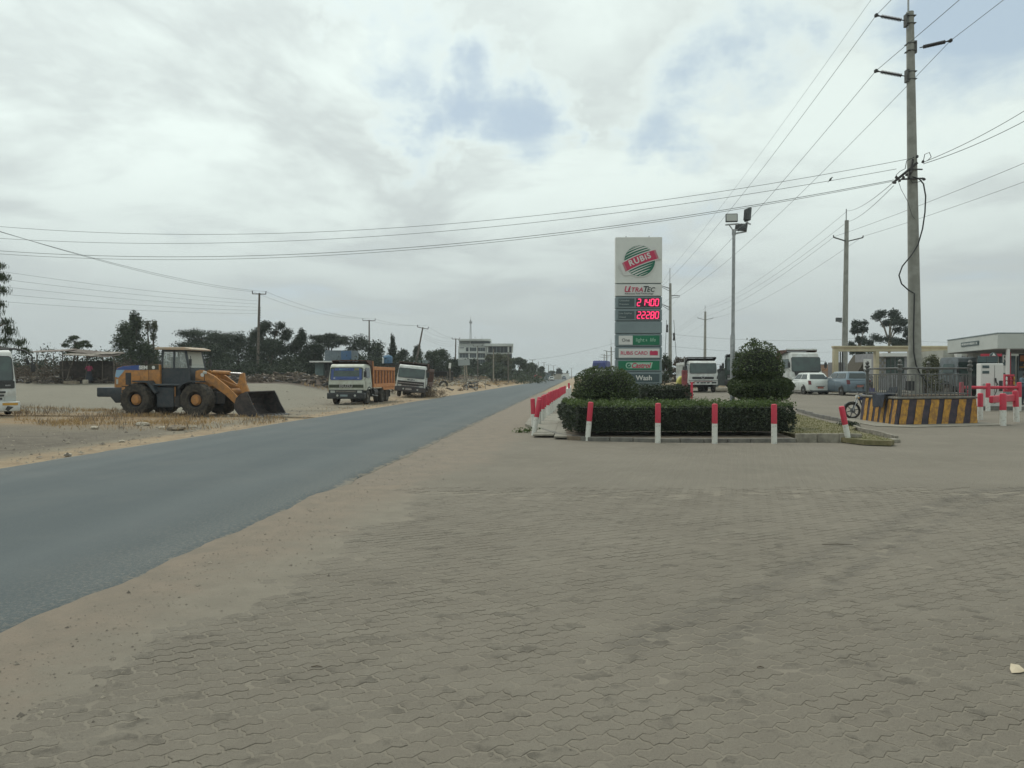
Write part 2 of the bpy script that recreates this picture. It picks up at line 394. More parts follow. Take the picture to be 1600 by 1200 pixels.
# paving (faces of the interlocking blocks)
def paving_nodes(m, t, b, h, pattern):
    pos, x, y, u, v = geo_uv(h)
    sm = shoulder_mask(h, pos, u, v)
    big = h.noise(pos, .35, 4, .55); mid = h.noise(pos, 2.2, 5, .65); fine = h.noise(pos, 60, 5, .7); grit = h.noise(pos, 210, 3, .7)
    base = h.mix(h.ss(big, .3, .7), (.178, .156, .125), (.212, .187, .151))
    base = h.mix(h.m('MULTIPLY', h.ss(mid, .42, .7), .5), base, (.215, .195, .158))
    base = h.mix(h.ss(fine, .52, .70, 0, .40), base, (.10, .092, .075))
    base = h.mix(h.ss(fine, .46, .30, 0, .45), base, (.27, .25, .205))
    base = h.mix(h.ss(grit, .56, .68, 0, .5), base, (.085, .078, .065))
    dust = h.m('MULTIPLY', h.ss(h.noise(pos, 1.1, 5, .65), .5, .66), .30)
    base = h.mix(dust, base, (.235, .208, .165))
    # old dark tyre tracks curving in from the right
    tr = None
    pts = [gpy(980, 1010)[:2], gpy(1180, 925)[:2], gpy(1330, 850)[:2], gpy(1450, 792)[:2], gpy(1545, 764)[:2], gpy(1680, 762)[:2]]
    for off in (0, .42):
        for (ax, ay), (bx, by) in zip(pts, pts[1:]):
            ax2, ay2, bx2, by2 = ax + off, ay - off * .3, bx + off, by - off * .3
            ddx, ddy = bx2 - ax2, by2 - ay2; L2 = ddx * ddx + ddy * ddy
            tt = h.m('DIVIDE', h.m('ADD', h.m('MULTIPLY', h.m('SUBTRACT', x, ax2), ddx), h.m('MULTIPLY', h.m('SUBTRACT', y, ay2), ddy)), L2, clamp=True)
            qx = h.m('SUBTRACT', h.m('SUBTRACT', x, ax2), h.m('MULTIPLY', tt, ddx)); qy = h.m('SUBTRACT', h.m('SUBTRACT', y, ay2), h.m('MULTIPLY', tt, ddy))
            dd = h.m('SQRT', h.m('ADD', h.m('MULTIPLY', qx, qx), h.m('MULTIPLY', qy, qy)))
            mk = h.ss(dd, .02, .24 if off == 0 else .15, 1, 0); tr = mk if tr is None else h.m('MAXIMUM', tr, mk)
    tr = h.m('MULTIPLY', tr, h.m('MULTIPLY', h.ss(h.noise(pos, 3, 4, .6), .3, .6), .38))
    base = h.mix(tr, base, (.095, .086, .075))
    # oil spots
    sp = h.ss(h.noise(h.vm('ADD', pos, (31, 17, 0)), .8, 5, .7), .68, .76, 0, .25)
    base = h.mix(sp, base, (.10, .095, .085))
    hgt = h.m('ADD', h.m('MULTIPLY', fine, .9), h.m('MULTIPLY', grit, .5))
    if pattern:
        a = h.m('ADD', h.m('MULTIPLY', x, math.cos(PA)), h.m('MULTIPLY', y, math.sin(PA)))
        bb = h.m('SUBTRACT', h.m('MULTIPLY', y, math.cos(PA)), h.m('MULTIPLY', x, math.sin(PA)))
        k = 2 * math.pi / PW
        b0 = h.m('SUBTRACT', bb, h.m('MULTIPLY', h.m('SINE', h.m('MULTIPLY', a, k)), A1))
        a0 = h.m('SUBTRACT', a, h.m('MULTIPLY', h.m('SINE', h.m('MULTIPLY', bb, k)), A2))
        br = t.nodes.new('ShaderNodeTexBrick'); br.inputs['Scale'].default_value = 1; br.inputs['Mortar Size'].default_value = .008; br.inputs['Mortar Smooth'].default_value = .6
        br.inputs['Brick Width'].default_value = PL; br.inputs['Row Height'].default_value = PW; br.offset = .5
        br.inputs['Color1'].default_value = (.42, .42, .42, 1); br.inputs['Color2'].default_value = (.58, .58, .58, 1); br.inputs['Bias'].default_value = 0
        t.links.new(h.comb(a0, b0, 0.0), br.inputs['Vector'])
        base = h.mix(.35, base, h.mix(1., base, br.outputs['Color'], 'MULTIPLY')) if False else base
        vis = h.ss(h.noise(pos, .9, 3, .6), .35, .6, .35, .8)
        base = h.mix(.06, base, (.13, .118, .096))
        base = h.mix(h.m('MULTIPLY', br.outputs['Fac'], vis), base, (.25, .23, .186))
        hgt = h.m('SUBTRACT', hgt, h.m('MULTIPLY', br.outputs['Fac'], 1.2))
    else:
        oi = t.nodes.new('ShaderNodeObjectInfo').outputs['Random']; ri = t.nodes.new('ShaderNodeNewGeometry').outputs['Random Per Island']
        r = h.m('FRACT', h.m('ADD', oi, ri))
        base = h.mix(h.m('MULTIPLY', r, .12), base, (.13, .118, .096))
        # some blocks have lost their skin and show gritty aggregate
        worn = h.ss(h.m('ADD', h.m('MULTIPLY', r, .12), h.noise(pos, 4.5, 5, .65)), .60, .80)
        hgt = h.m('ADD', hgt, h.m('MULTIPLY', h.m('MULTIPLY', worn, grit), 1.3))
        base = h.mix(h.m('MULTIPLY', h.m('MULTIPLY', worn, h.ss(h.noise(pos, 120, 3, .7), .48, .62, 0, 1)), .22), base, (.11, .10, .082))
    sandc = h.mix(h.ss(h.noise(pos, 2.5, 5, .65), .3, .7), SAND, SAND2)
    sandc = h.mix(h.ss(h.noise(pos, 45, 4, .7), .52, .75, 0, .5), sandc, (.14, .115, .09))
    t.links.new(h.mix(sm, base, sandc), b.inputs['Base Color'])
    b.inputs['Roughness'].default_value = .88; b.inputs['Specular IOR Level'].default_value = .25
    bumpn(h, b, hgt, .010, 1.)
m, t, b, h = newmat('forecourt_paving'); paving_nodes(m, t, b, h, True); M_pavefar = m
m, t, b, h = newmat('paver_block'); paving_nodes(m, t, b, h, False); M_paver = m

# sand between and over the blocks
m, t, b, h = newmat('joint_sand'); M_bed = m
pos, x, y, u, v = geo_uv(h); sm = shoulder_mask(h, pos, u, v)
jc = h.mix(h.ss(h.noise(pos, 3, 5, .6), .3, .7), (.240, .214, .173), (.206, .184, .149))
sc_ = h.mix(h.ss(h.noise(pos, 2.5, 5, .65), .3, .7), SAND, SAND2)
sc_ = h.mix(h.ss(h.noise(pos, 45, 4, .7), .52, .75, 0, .5), sc_, (.14, .115, .09))
t.links.new(h.mix(sm, jc, sc_), b.inputs['Base Color']); b.inputs['Roughness'].default_value = .95; b.inputs['Specular IOR Level'].default_value = .15
bumpn(h, b, h.m('ADD', h.noise(pos, 28, 6, .7), h.m('MULTIPLY', h.noise(pos, 140, 4, .7), .6)), .012, .9)

# asphalt
m, t, b, h = newmat('asphalt'); M_road = m
pos, x, y, u, v = geo_uv(h)
st = h.comb(h.m('MULTIPLY', u, .06), h.m('MULTIPLY', v, 1.0), 0.0)
lane = h.noise(st, 1.1, 4, .6); fine = h.noise(pos, 90, 4, .7); patch = h.noise(pos, .5, 5, .6)
c = h.mix(h.ss(lane, .3, .7), (.076, .094, .098), (.096, .114, .116))
c = h.mix(h.ss(patch, .45, .7, 0, .5), c, (.125, .134, .130))
c = h.mix(h.ss(fine, .35, .7, 0, .8), c, (.048, .058, .062))
c = h.mix(h.ss(h.noise(pos, 160, 2, .6), .66, .72, 0, .6), c, (.26, .27, .26))
ed = h.m('MINIMUM', h.m('SUBTRACT', v, VL), h.m('SUBTRACT', VR, v))
ed2 = h.m('ADD', ed, h.m('MULTIPLY', h.m('SUBTRACT', h.noise(pos, 3.5, 7, .75), .5), .9))
c = h.mix(h.ss(ed2, .0, .12, .8, 0), c, (.25, .215, .165))
c = h.mix(h.m('MULTIPLY', h.ss(ed, 0, 1.6, .45, 0), h.ss(h.noise(pos, 30, 4, .7), .45, .65)), c, (.22, .20, .165))
wheel_ = h.m('ADD', h.ss(h.m('ABSOLUTE', h.m('ADD', v, 5.0)), 0, .7, 1, 0), h.ss(h.m('ABSOLUTE', h.m('ADD', v, 9.2)), 0, .7, 1, 0))
c = h.mix(h.m('MULTIPLY', wheel_, .18), c, (.14, .155, .155))
t.links.new(c, b.inputs['Base Color']); b.inputs['Roughness'].default_value = .8; b.inputs['Specular IOR Level'].default_value = .3
bumpn(h, b, fine, .006, .8)

# dirt
m, t, b, h = newmat('dirt'); M_dirt = m
pos, x, y, u, v = geo_uv(h)
n1_ = h.noise(pos, .22, 5, .6); n2_ = h.noise(pos, 1.5, 6, .65); n3_ = h.noise(pos, 14, 5, .7)
c = h.mix(h.ss(n1_, .35, .65), (.205, .18, .14), (.27, .235, .175))
c = h.mix(h.ss(n2_, .45, .7, 0, .6), c, (.12, .105, .085))
strip = h.m('MAXIMUM', h.ss(h.m('ADD', v, h.m('MULTIPLY', h.m('SUBTRACT', n2_, .5), 1.6)), -12.3, -11.7), h.m('MULTIPLY', h.ss(u, 44, 58), h.ss(v, -19.5, -17)))
tan = h.mix(h.ss(n2_, .3, .7), (.37, .29, .195), (.27, .205, .14))
c = h.mix(strip, c, tan)
yard = h.m('MULTIPLY', h.ss(v, -14, -16.5, 0, 1), h.ss(u, 29, 34))
c = h.mix(h.m('MULTIPLY', yard, .8), c, h.mix(h.ss(n1_, .3, .7), (.25, .235, .19), (.215, .2, .165)))
near = h.m('MULTIPLY', h.ss(v, -12.2, -13.2, 0, 1), h.ss(u, 27, 20, 0, 1))
c = h.mix(h.m('MULTIPLY', near, .85), c, h.mix(h.ss(n2_, .35, .65), (.115, .10, .083), (.185, .163, .132)))
drg = h.m('MULTIPLY', h.m('MULTIPLY', h.ss(u, 23, 27), h.ss(u, 36, 32.5, 0, 1)), h.ss(v, -12.6, -14, 0, 1))
c = h.mix(h.m('MULTIPLY', drg, h.ss(n2_, .35, .55)), c, (.28, .20, .12))
bank = h.m('MULTIPLY', h.ss(h.m('ADD', u, h.m('MULTIPLY', n2_, 4)), 59, 62), h.ss(v, -19, -22, 0, 1))
c = h.mix(bank, c, h.mix(h.ss(n2_, .3, .7), (.055, .04, .033), (.105, .078, .06)))
rightside = h.m('MULTIPLY', h.ss(u, 74, 80), h.ss(v, 2, 4)); c = h.mix(rightside, c, h.mix(h.ss(n2_, .3, .7), (.27, .21, .13), (.17, .15, .09)))
c = h.mix(h.ss(n3_, .5, .75, 0, .6), c, (.09, .075, .06))
t.links.new(c, b.inputs['Base Color']); b.inputs['Roughness'].default_value = .95; b.inputs['Specular IOR Level'].default_value = .15
bumpn(h, b, h.m('ADD', n3_, h.m('MULTIPLY', h.noise(pos, 60, 4, .7), .4)), .05, .8)

# ------------------------------------------------------------------ ground, road, forecourt
def sheet(name, us, vs, zf, m, keep=None, smooth=True):
    V = [(*uv2xy(u, vf(u) if callable(vf) else vf), 0) for u in us for vf in vs]
    nu, nv = len(us), len(vs); V = [(x, y, zf(x, y)) for x, y, _ in V]
    Fc = [(i * nv + j, i * nv + j + 1, (i + 1) * nv + j + 1, (i + 1) * nv + j) for i in range(nu - 1) for j in range(nv - 1)]
    me = bpy.data.meshes.new(name); me.from_pydata(V, [], Fc); me.materials.append(m)
    me.polygons.foreach_set('use_smooth', [smooth] * len(me.polygons)); me.update()
    if me.polygons[0].normal.z < 0: me.flip_normals()
    return link(name, me, None, kind='structure')
def grad(a, b, s0, k):
    out = [a]; s = s0
    while out[-1] < b: out.append(out[-1] + s); s *= k
    return out
us = [-80, -50, -30] + grad(-20, 30, 1.6, 1.0) + grad(30.9, 170, .9, 1.004)
us += grad(us[-1] + 2, 3200, 3, 1.09)
vs_ = sorted(set([-x for x in grad(26.5, 2600, 1.3, 1.11)] + [-26 + .65 * i for i in range(24)] + [-10.6, -9, -7, -5, -3.8] + grad(-3, 40, 1.6, 1.03) + grad(42, 2600, 2.5, 1.12)))
def gz(x, y):
    u, v = xy2uv(x, y); z = G(x, y)
    if v > -11 : z -= .035
    elif v > -12: z -= .035 * (v + 12)
    return z
ground = sheet('ground', us, vs_, gz, M_dirt)
jit = lambda u, s: .10 * noise.noise((u * .9, s, 0)) + .06 * noise.noise((u * 3.1, s, 5)) + .22 * noise.noise((u * .13, s, 2))
ru = grad(-60, 4, .8, 1) ; ru = [q for q in ru if q < 2] + grad(2, 60, .22, 1.006); ru += grad(ru[-1] + 3, 3000, 4, 1.08)
# camber plus turned-down ragged edges
def road():
    prof = [(VL, -.03, 1), (VL + .02, .012, 1), (VL + .3, .03, .8), (-9, .06, 0), (-7.2, .08, 0), (-5.4, .06, 0), (VR - .3, .03, .8), (VR - .02, .014, 1), (VR, -.03, 1)]
    V = []; n = len(prof)
    for u in ru:
        for i, (v, z, j) in enumerate(prof):
            vv = v + (jit(u, 9. if v > -7 else 40.) * j if u < 300 else 0); x, y = uv2xy(u, vv); V.append((x, y, z + (.0 if u < 60 else .02)))
    Fc = [(i * n + k, i * n + k + 1, (i + 1) * n + k + 1, (i + 1) * n + k) for i in range(len(ru) - 1) for k in range(n - 1)]
    me = bpy.data.meshes.new('road'); me.from_pydata(V, [], Fc); me.materials.append(M_road); me.polygons.foreach_set('use_smooth', [True] * len(me.polygons)); me.update()
    if me.polygons[3].normal.z < 0: me.flip_normals()
    return link('road', me, None, kind='structure')
road_o = road()
def apz(x, y):
    return G(x, y) - .004 - .022 * (1 - sst(10.6, 11.2, y))
fu = [-40, -20, -8] + grad(-2, 31, .7, 1) + grad(32, 78, 1.1, 1)
fv = [VR - .05] + grad(VR + .5, 12, .7, 1) + grad(13, 62, 1.7, 1)
forecourt = sheet('forecourt', fu, fv, apz, M_pavefar)

# sand bed in front, a little proud of the blocks where it has drifted over them
def bedz(x, y):
    u, v = xy2uv(x, y)
    z = -.0026 + .0016 * noise.noise((x * 1.7, y * 1.7, 0)) + .0012 * noise.noise((x * 6, y * 6, 3))
    w = -3.05 + 1.45 * sst(4, 22, u)
    z += .022 * sst(.55, -.85, v - w + .8 * noise.noise((x * .8, y * .8, 6)) + .3 * noise.noise((x * 3.5, y * 3.5, 9)))
    z -= .004 * sst(10.8, 11.9, y)
    return z
bx = np.arange(-6.3, 10.5, .055); by = np.arange(2.2, 12.0, .055)
V = [(x, y, bedz(x, y)) for y in by for x in bx]; nx = len(bx)
Fc = [(j * nx + i, j * nx + i + 1, (j + 1) * nx + i + 1, (j + 1) * nx + i) for j in range(len(by) - 1) for i in range(nx - 1) if xy2uv(bx[i], by[j])[1] > VR - .25]
me = bpy.data.meshes.new('sand_bed'); me.from_pydata(V, [], Fc); me.materials.append(M_bed); me.polygons.foreach_set('use_smooth', [True] * len(me.polygons)); me.update()
link('sand_bed', me, None, kind='structure')

# interlocking blocks: wavy outline, laid in staggered rows
def paver_mesh():
    gapj = .0070; per = []
    na, nb = 6, 3
    a0, a1, b0, b1 = -PL / 2 + gapj, PL / 2 - gapj, -PW / 2 + gapj, PW / 2 - gapj
    for i in range(na): per.append((a0 + (a1 - a0) * i / na, b0))
    for i in range(nb): per.append((a1, b0 + (b1 - b0) * i / nb))
    for i in range(na): per.append((a1 - (a1 - a0) * i / na, b1))
    for i in range(nb): per.append((a0, b1 - (b1 - b0) * i / nb))
    k = 2 * math.pi / PW
    warp = lambda a, b: (a + A2 * math.sin(k * (b + PW / 2)), b + A1 * math.sin(k * a))
    n = len(per); vs = []
    for sc, z in ((.965, 0), (1, -.003), (1, -.022)):
        for a, b in per:
            aa, bb = a * (1 - (1 - sc) * .5), b * (1 - (1 - sc) * 1.0); p = warp(aa, bb); vs.append((*p, z))
    fs = [tuple(range(n))] + [(r * n + (i + 1) % n, r * n + i, (r + 1) * n + i, (r + 1) * n + (i + 1) % n) for r in (0, 1) for i in range(n)]
    return vs, fs
pv, pf = paver_mesh()
pme = bpy.data.meshes.new('paver'); pme.from_pydata(pv, [], pf); pme.materials.append(M_paver); pme.update()
cells = []
for j in range(-110, 190):
    for i in range(-90, 90):
        b_ = (j + .5) * PW; a_ = i * PL + (j % 2) * PL / 2
        # the sine warp has the row pitch as its period, so a = multiple of half a block keeps the phase
        x, y = a_ * math.cos(PA) - b_ * math.sin(PA), a_ * math.sin(PA) + b_ * math.cos(PA)
        if not (2.6 < y < 11.9 and abs(x) < y * .75 + 2.2): continue
        u, v = xy2uv(x, y)
        if v < -3.3 or x > 10.25 or (y > 10.7 and rnd.random() < (y - 10.7) / 2.4): continue
        cells.append((y, x))
cells.sort()
inview = [c for c in cells if c[0] > 3.25 and abs(c[1]) < c[0] * .685]
first = set(inview[:300])
paving = link('paving', None, None, kind='structure', loc=(0, 0, 0)) if False else None
SV, SF = [], []
pvn = np.array(pv)
for y, x in cells:
    dz_ = rnd.uniform(-.0016, .0012); tx, ty = rnd.gauss(0, .0045), rnd.gauss(0, .0045); rz_ = rnd.gauss(0, .008)
    if (y, x) in first:
        o = link('paver', pme, forecourt, (x, y, dz_), (tx, ty, PA + rz_))
    else:
        M_ = Matrix.Translation((x, y, dz_)) @ Euler((tx, ty, PA + rz_)).to_matrix().to_4x4(); A_ = np.array(M_)
        q = pvn @ A_[:3, :3].T + A_[:3, 3]; o_ = len(SV); SV.extend(map(tuple, q)); SF.extend([tuple(i + o_ for i in f) for f in pf])
me = bpy.data.meshes.new('paver_field'); me.from_pydata(SV, [], SF); me.materials.append(M_paver); me.update()
link('paver_field', me, forecourt, kind='stuff')

# grit and small stones on the shoulder and paving
def pebbles(name, pts, sizes, m, rng=rnd):
    vs, fs = [], []
    for (x, y, z), s in zip(pts, sizes):
        o = len(vs); a = rng.random() * 6.28
        for k in range(4): vs.append((x + s * math.cos(a + k * 1.57) * rng.uniform(.6, 1), y + s * math.sin(a + k * 1.57) * rng.uniform(.6, 1), z + s * .1))
        vs.append((x + s * rng.uniform(-.2, .2), y, z + s * rng.uniform(.5, .9))); fs += [(o, o + 1, o + 4), (o + 1, o + 2, o + 4), (o + 2, o + 3, o + 4), (o + 3, o, o + 4)]
    me = bpy.data.meshes.new(name); me.from_pydata(vs, [], fs); me.materials.append(m); me.update(); return link(name, me, None, kind='stuff')
M_peb = leafmat('pebble_stone', (.11, .095, .08), (.33, .29, .23), .9, 0)
pts, sz = [], []
for _ in range(2600):
    u = 3.6 + rnd.random() ** 1.6 * 24; v = VR + .05 + abs(rnd.gauss(0, .75)); x, y = uv2xy(u, v); pts.append((x, y, bedz(x, y) if y < 11.5 else G(x, y))); sz.append(rnd.uniform(.003, .010) * (1 + rnd.random() ** 8 * 2))
for _ in range(1500):
    y = 3.2 + rnd.random() ** 1.5 * 18; x = rnd.uniform(-.7, .75) * y
    if xy2uv(x, y)[1] < VR: continue
    pts.append((x, y, .001)); sz.append(rnd.uniform(.002, .007))
pebbles('loose_grit', pts, sz, M_peb)
pts, sz = [], []
for _ in range(3000):
    u = 12 + rnd.random() * 50; v = VL - .1 - abs(rnd.gauss(0, 4)); x, y = uv2xy(u, v); pts.append((x, y, G(x, y))); sz.append(rnd.uniform(.01, .035) * (1 + rnd.random() ** 10 * 3))
pebbles('roadside_rubble', pts, sz, M_peb)
# ------------------------------------------------------------------ traffic island: kerbs, hedges, shrubs
def gpx(px, py, z=0):
    d = (CAM_H - z) * F / (py - HOR); return (X(px, d), d)
front = [gpx(846, 674), gpx(872, 683), gpx(915, 688.5), gpx(1028, 691), gpx(1130, 691.5), gpx(1243, 691)]
IZ = .13
def kerb(name, pts, w, hgt, m, label, n, parent_cat='kerb'):
    """kerb of separate stones along a line of points"""
    t = thing(name, label, parent_cat, (pts[0][0], pts[0][1], 0)); o = Vector((pts[0][0], pts[0][1], 0))
    P = [Vector((a, b, 0)) for a, b in pts]; L = [0]
    for a, b in zip(P, P[1:]): L.append(L[-1] + (b - a).length)
    def at(s):
        for i in range(len(P) - 1):
            if s <= L[i + 1] or i == len(P) - 2: return P[i] + (P[i + 1] - P[i]) * ((s - L[i]) / (L[i + 1] - L[i]))
    for k in range(n):
        a, b = at(L[-1] * k / n + .008), at(L[-1] * (k + 1) / n - .008); q = MB(); dz = rnd.uniform(-.012, .012); dy = rnd.uniform(-.012, .012)
        z = G(a.x, a.y)
        q.beam(a - o + Vector((0, dy, z + hgt / 2 - .04 + dz)), b - o + Vector((0, dy, z + hgt / 2 - .04 + dz * .5)), w, hgt + .08, m); q.build('kerb_stone', t, bevel=.015)
    return t
kerb('kerb', front, .14, .11, M_kerbd, 'low dark kerb running in front of the clipped hedge and posts', 15)
# pavement strip between the roadside posts and the hedge, and the island soil
def flat(name, pts, z, m, t=.12, **k):
    q = MB(); c = Vector((sum(p[0] for p in pts) / len(pts), sum(p[1] for p in pts) / len(pts), 0))
    q.poly([(p[0], p[1], z - t) for p in pts], t, m, nrm=(0, 0, 1)); return q.build(name, None, **k)
kb = lambda p, d: (p[0], p[1] + d)
M_soil = mat('island_soil', (.13, .10, .075), (.20, .16, .115), 5, .95, bump=.5, bscale=20)
M_walk = mat('footpath_paving', (.26, .24, .195), (.20, .185, .15), 2.5, .9, bump=.3, bscale=30)
A0 = gpx(846, 674)
far = uv2xy(46, .9)
flat('footpath', [(A0[0] - .05, A0[1] + .12), kb(front[1], .1), kb(front[2], .08), (1.75, 21.2), (1.75, 25), uv2xy(33, 1.0), uv2xy(33, -1.9), uv2xy(26, -1.75)], .085, M_walk, kind='structure')
flat('island_soil', [(1.5, 20.55), kb(front[3], .08), kb(front[4], .08), kb(front[5], .08), (7.95, 24), (7.6, 29), (1.6 + .7, 30.5), (1.76, 25)], .10, M_soil, kind='structure')
# joint lines of the footpath: individual slabs where they show
M_slab = mat('footpath_slab', (.27, .25, .205), (.205, .19, .155), 3, .9, bump=.3, bscale=30)
fp = bpy.data.objects['footpath']
for i in range(16):
    y0 = 20.75 + i * .62; v = -.62 - .0
    for j, xo in enumerate((0, .62)):
        u_, v_ = xy2uv(.66 + xo + (y0 - 20.75) * .085, y0)
        if i == 0 and j == 0: continue
        q = MB(); q.box((0, 0, 0), (.6, .6, .05), M_slab)
        q.build('slab', fp, bevel=.008).matrix_local = Matrix.Translation((.86 + xo + (y0 - 20.75) * .085, y0 + .25, .068 + rnd.uniform(-.004, .004))) @ Euler((rnd.gauss(0, .006), rnd.gauss(0, .006), -TH)).to_matrix().to_4x4()

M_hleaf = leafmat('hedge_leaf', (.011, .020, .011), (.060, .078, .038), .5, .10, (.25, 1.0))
M_htop = leafmat('hedge_leaf_lit_top', (.035, .06, .016), (.10, .145, .04), .55, .2)  # lighter green puts the light falling on the hedge tops into the colour
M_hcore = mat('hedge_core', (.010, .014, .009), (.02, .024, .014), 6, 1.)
M_stem = mat('hedge_stem', (.10, .08, .06), (.05, .04, .03), 9, .9)
def hedge(label, boxes, seed, z0=.10, group=None, topleaf=True):
    """boxes: (x0,x1,y0,y1,h) in world metres; clipped but uneven"""
    x0 = boxes[0][0]; y0 = boxes[0][2]
    t = thing('hedge', label, 'hedge', ((boxes[0][0] + boxes[0][1]) / 2, (y0 + boxes[0][3]) / 2, z0), group=group); ox, oy, oz = t.location
    rng = np.random.default_rng(seed); CS, CT_, core = [], [], MB()
    for (a, b, c, d, hh) in boxes:
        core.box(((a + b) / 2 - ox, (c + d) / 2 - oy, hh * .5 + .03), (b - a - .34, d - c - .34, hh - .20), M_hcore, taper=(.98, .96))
        for (n, dens, fn) in ((0, 0, 0),):
            pass
        def bumpz(x, y): return .095 * noise.noise((x * 1.1, y * 1.1, seed)) + .055 * noise.noise((x * 4, y * 4, seed))
        def face(npts, f): 
            out = []
            for _ in range(int(npts)):
                x, y, z = f(rng.random(), rng.random()); q = bumpz(x + z, y + z * 1.7); dp = rng.normal() * .035
                cx, cy = (a + b) / 2, (c + d) / 2
                nx, ny = (x - cx) / (b - a) * 2, (y - cy) / (d - c) * 2
                ax = (1 if nx > 0 else -1) * (abs(nx) > .999) * (q * 1.6 + dp); ay = (1 if ny > 0 else -1) * (abs(ny) > .999) * (q * 1.6 + dp)
                rz = .16 * max(0, (z - hh * .72) / (hh * .28)) ** 2; kx = .16 * max(0, abs(nx) - .9) / .1 if abs(ny) > .999 else 0; ky = .16 * max(0, abs(ny) - .82) / .18 if abs(nx) > .999 else 0
                ax -= (1 if nx > 0 else -1) * ((abs(nx) > .999) * (rz + ky)); ay -= (1 if ny > 0 else -1) * ((abs(ny) > .999) * (rz + kx)); z2 = z + (q + dp if z > hh - .001 else 0)
                out.append((x + ax - ox, y + ay - oy, z2))
            return out
        D_ = 950
        zz = lambda s: .10 + (hh - .10) * s ** .85
        CS += face((b - a) * hh * D_, lambda r, s: (a + (b - a) * r, c, zz(s))); CS += face((b - a) * hh * D_ * .4, lambda r, s: (a + (b - a) * r, d, zz(s)))
        CS += face((d - c) * hh * D_, lambda r, s: (a, c + (d - c) * r, zz(s))); CS += face((d - c) * hh * D_, lambda r, s: (b, c + (d - c) * r, zz(s)))
        CT_ += face((b - a) * (d - c) * D_ * .8, lambda r, s: (a + (b - a) * r, c + (d - c) * s, hh))
    core.build('dark_core', t)  # inset solid box, near black, behind the leaf faces
    for nm, arr, m in (('foliage', CS, M_hleaf), ('top_foliage', CT_, M_htop if topleaf else M_hleaf)):  # top layer takes the lit leaf colour, sides keep the darker one
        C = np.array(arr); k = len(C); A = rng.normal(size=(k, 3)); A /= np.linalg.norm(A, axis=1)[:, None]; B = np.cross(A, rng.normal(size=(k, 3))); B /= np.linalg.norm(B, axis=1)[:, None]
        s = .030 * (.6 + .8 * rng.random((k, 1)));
        if nm == 'top_foliage': C[:, 2] += (rng.random(k) ** 6) * .12
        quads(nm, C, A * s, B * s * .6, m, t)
    return t
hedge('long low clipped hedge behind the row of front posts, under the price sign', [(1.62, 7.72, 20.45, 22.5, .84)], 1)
hedge('short hedge running back from the left end of the front hedge beside the footpath', [(1.78, 2.9, 22.5, 27.5, .74)], 2)
hedge('taller dark hedge block at the right foot of the price sign', [(4.75, 6.45, 27.2, 29.2, 1.25)], 3, z0=.05, topleaf=False)
hedge('low loose ground hedge between the lamp post and the front hedge', [(5.6, 7.3, 23.2, 25.6, .55)], 4)

def shrub(label, loc, stem, crowns, n, size, seed, m=None):
    t = thing('topiary_shrub', label, 'shrub', loc); q = MB(); rng = np.random.default_rng(seed)
    top = crowns[0][0]
    for k in range(4):
        a = k * 1.6 + seed; e = Vector((math.cos(a) * .3, math.sin(a) * .3, stem + .35)); q.tube([(math.cos(a) * .03, math.sin(a) * .03, 0), (.02 * math.cos(a), .02 * math.sin(a), stem * .6), e], [.05, .04, .02], M_stem, 6)
    q.build('trunk', t, smooth=True)
    C, A, B = [], [], []
    core = MB()
    for (c, r, pw, fl) in crowns:
        # superellipsoid shell with lumps; fl flattens the underside
        k = int(n * r[0] * r[0]); th = rng.random(k) * 2 * math.pi; cz = rng.random(k) * 2 - 1
        sxy = np.sqrt(1 - cz * cz) ** pw; rr = 1 - .13 * rng.random(k) ** 2 * 2
        lump = np.array([.10 * noise.noise((math.cos(a) * 2.2, math.sin(a) * 2.2, z * 2 + seed)) + .06 * noise.noise((math.cos(a) * 6, math.sin(a) * 6, z * 6 + seed)) for a, z in zip(th, cz)])
        rr = rr + lump; z = np.where(cz < 0, cz * fl, cz)
        C.append(np.stack([c[0] + r[0] * sxy * rr * np.cos(th), c[1] + r[1] * sxy * rr * np.sin(th), c[2] + r[2] * z * rr], 1))
        prof = [(max(.001, (1 - zz * zz)) ** (.5 * pw) * r[0] * .80, (zz * fl if zz < 0 else zz) * r[2] * .82) for zz in [-1 + i / 5 for i in range(11)]]
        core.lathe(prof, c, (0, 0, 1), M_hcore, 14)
    core.build('dark_core', t)  # solid dark lathed core under the leaf shell
    C = np.concatenate(C); k = len(C); A = rng.normal(size=(k, 3)); A /= np.linalg.norm(A, axis=1)[:, None]; B = np.cross(A, rng.normal(size=(k, 3))); B /= np.linalg.norm(B, axis=1)[:, None]
    s = size * (.6 + .8 * rng.random((k, 1))); quads('foliage', C, A * s, B * s * .6, m or M_hleaf, t); return t
M_shr = leafmat('shrub_leaf', (.020, .036, .014), (.085, .115, .040), .55, .15)
d = 24.5
shrub('dome shaped clipped shrub on a thin trunk left of the price sign', (X(938, d), d, .10), .8, [((.15, 0, 1.12), (1.06, 1.0, .83), .62, .42)], 9500, .032, 3, M_shr)
d = 23.6
t = shrub('tall two tier clipped shrub right of the lamp post', (X(1184, d), d, .10), .75,
      [((.02, 0, 1.78), (.79, .78, .92), .80, .3), ((.10, 0, 1.30), (1.0, .92, .34), .6, 1.35)], 9500, .032, 5, M_shr)
# uncut shoots on top
rng = np.random.default_rng(8); C = np.array([(-.12 + rng.normal() * .07, rng.normal() * .05, 2.55 + rng.random() * .28) for _ in range(160)]); A = rng.normal(size=(160, 3)) * .02; B = rng.normal(size=(160, 3)) * .02
quads('shoots', C, A, B, M_shr, t, kind='stuff')

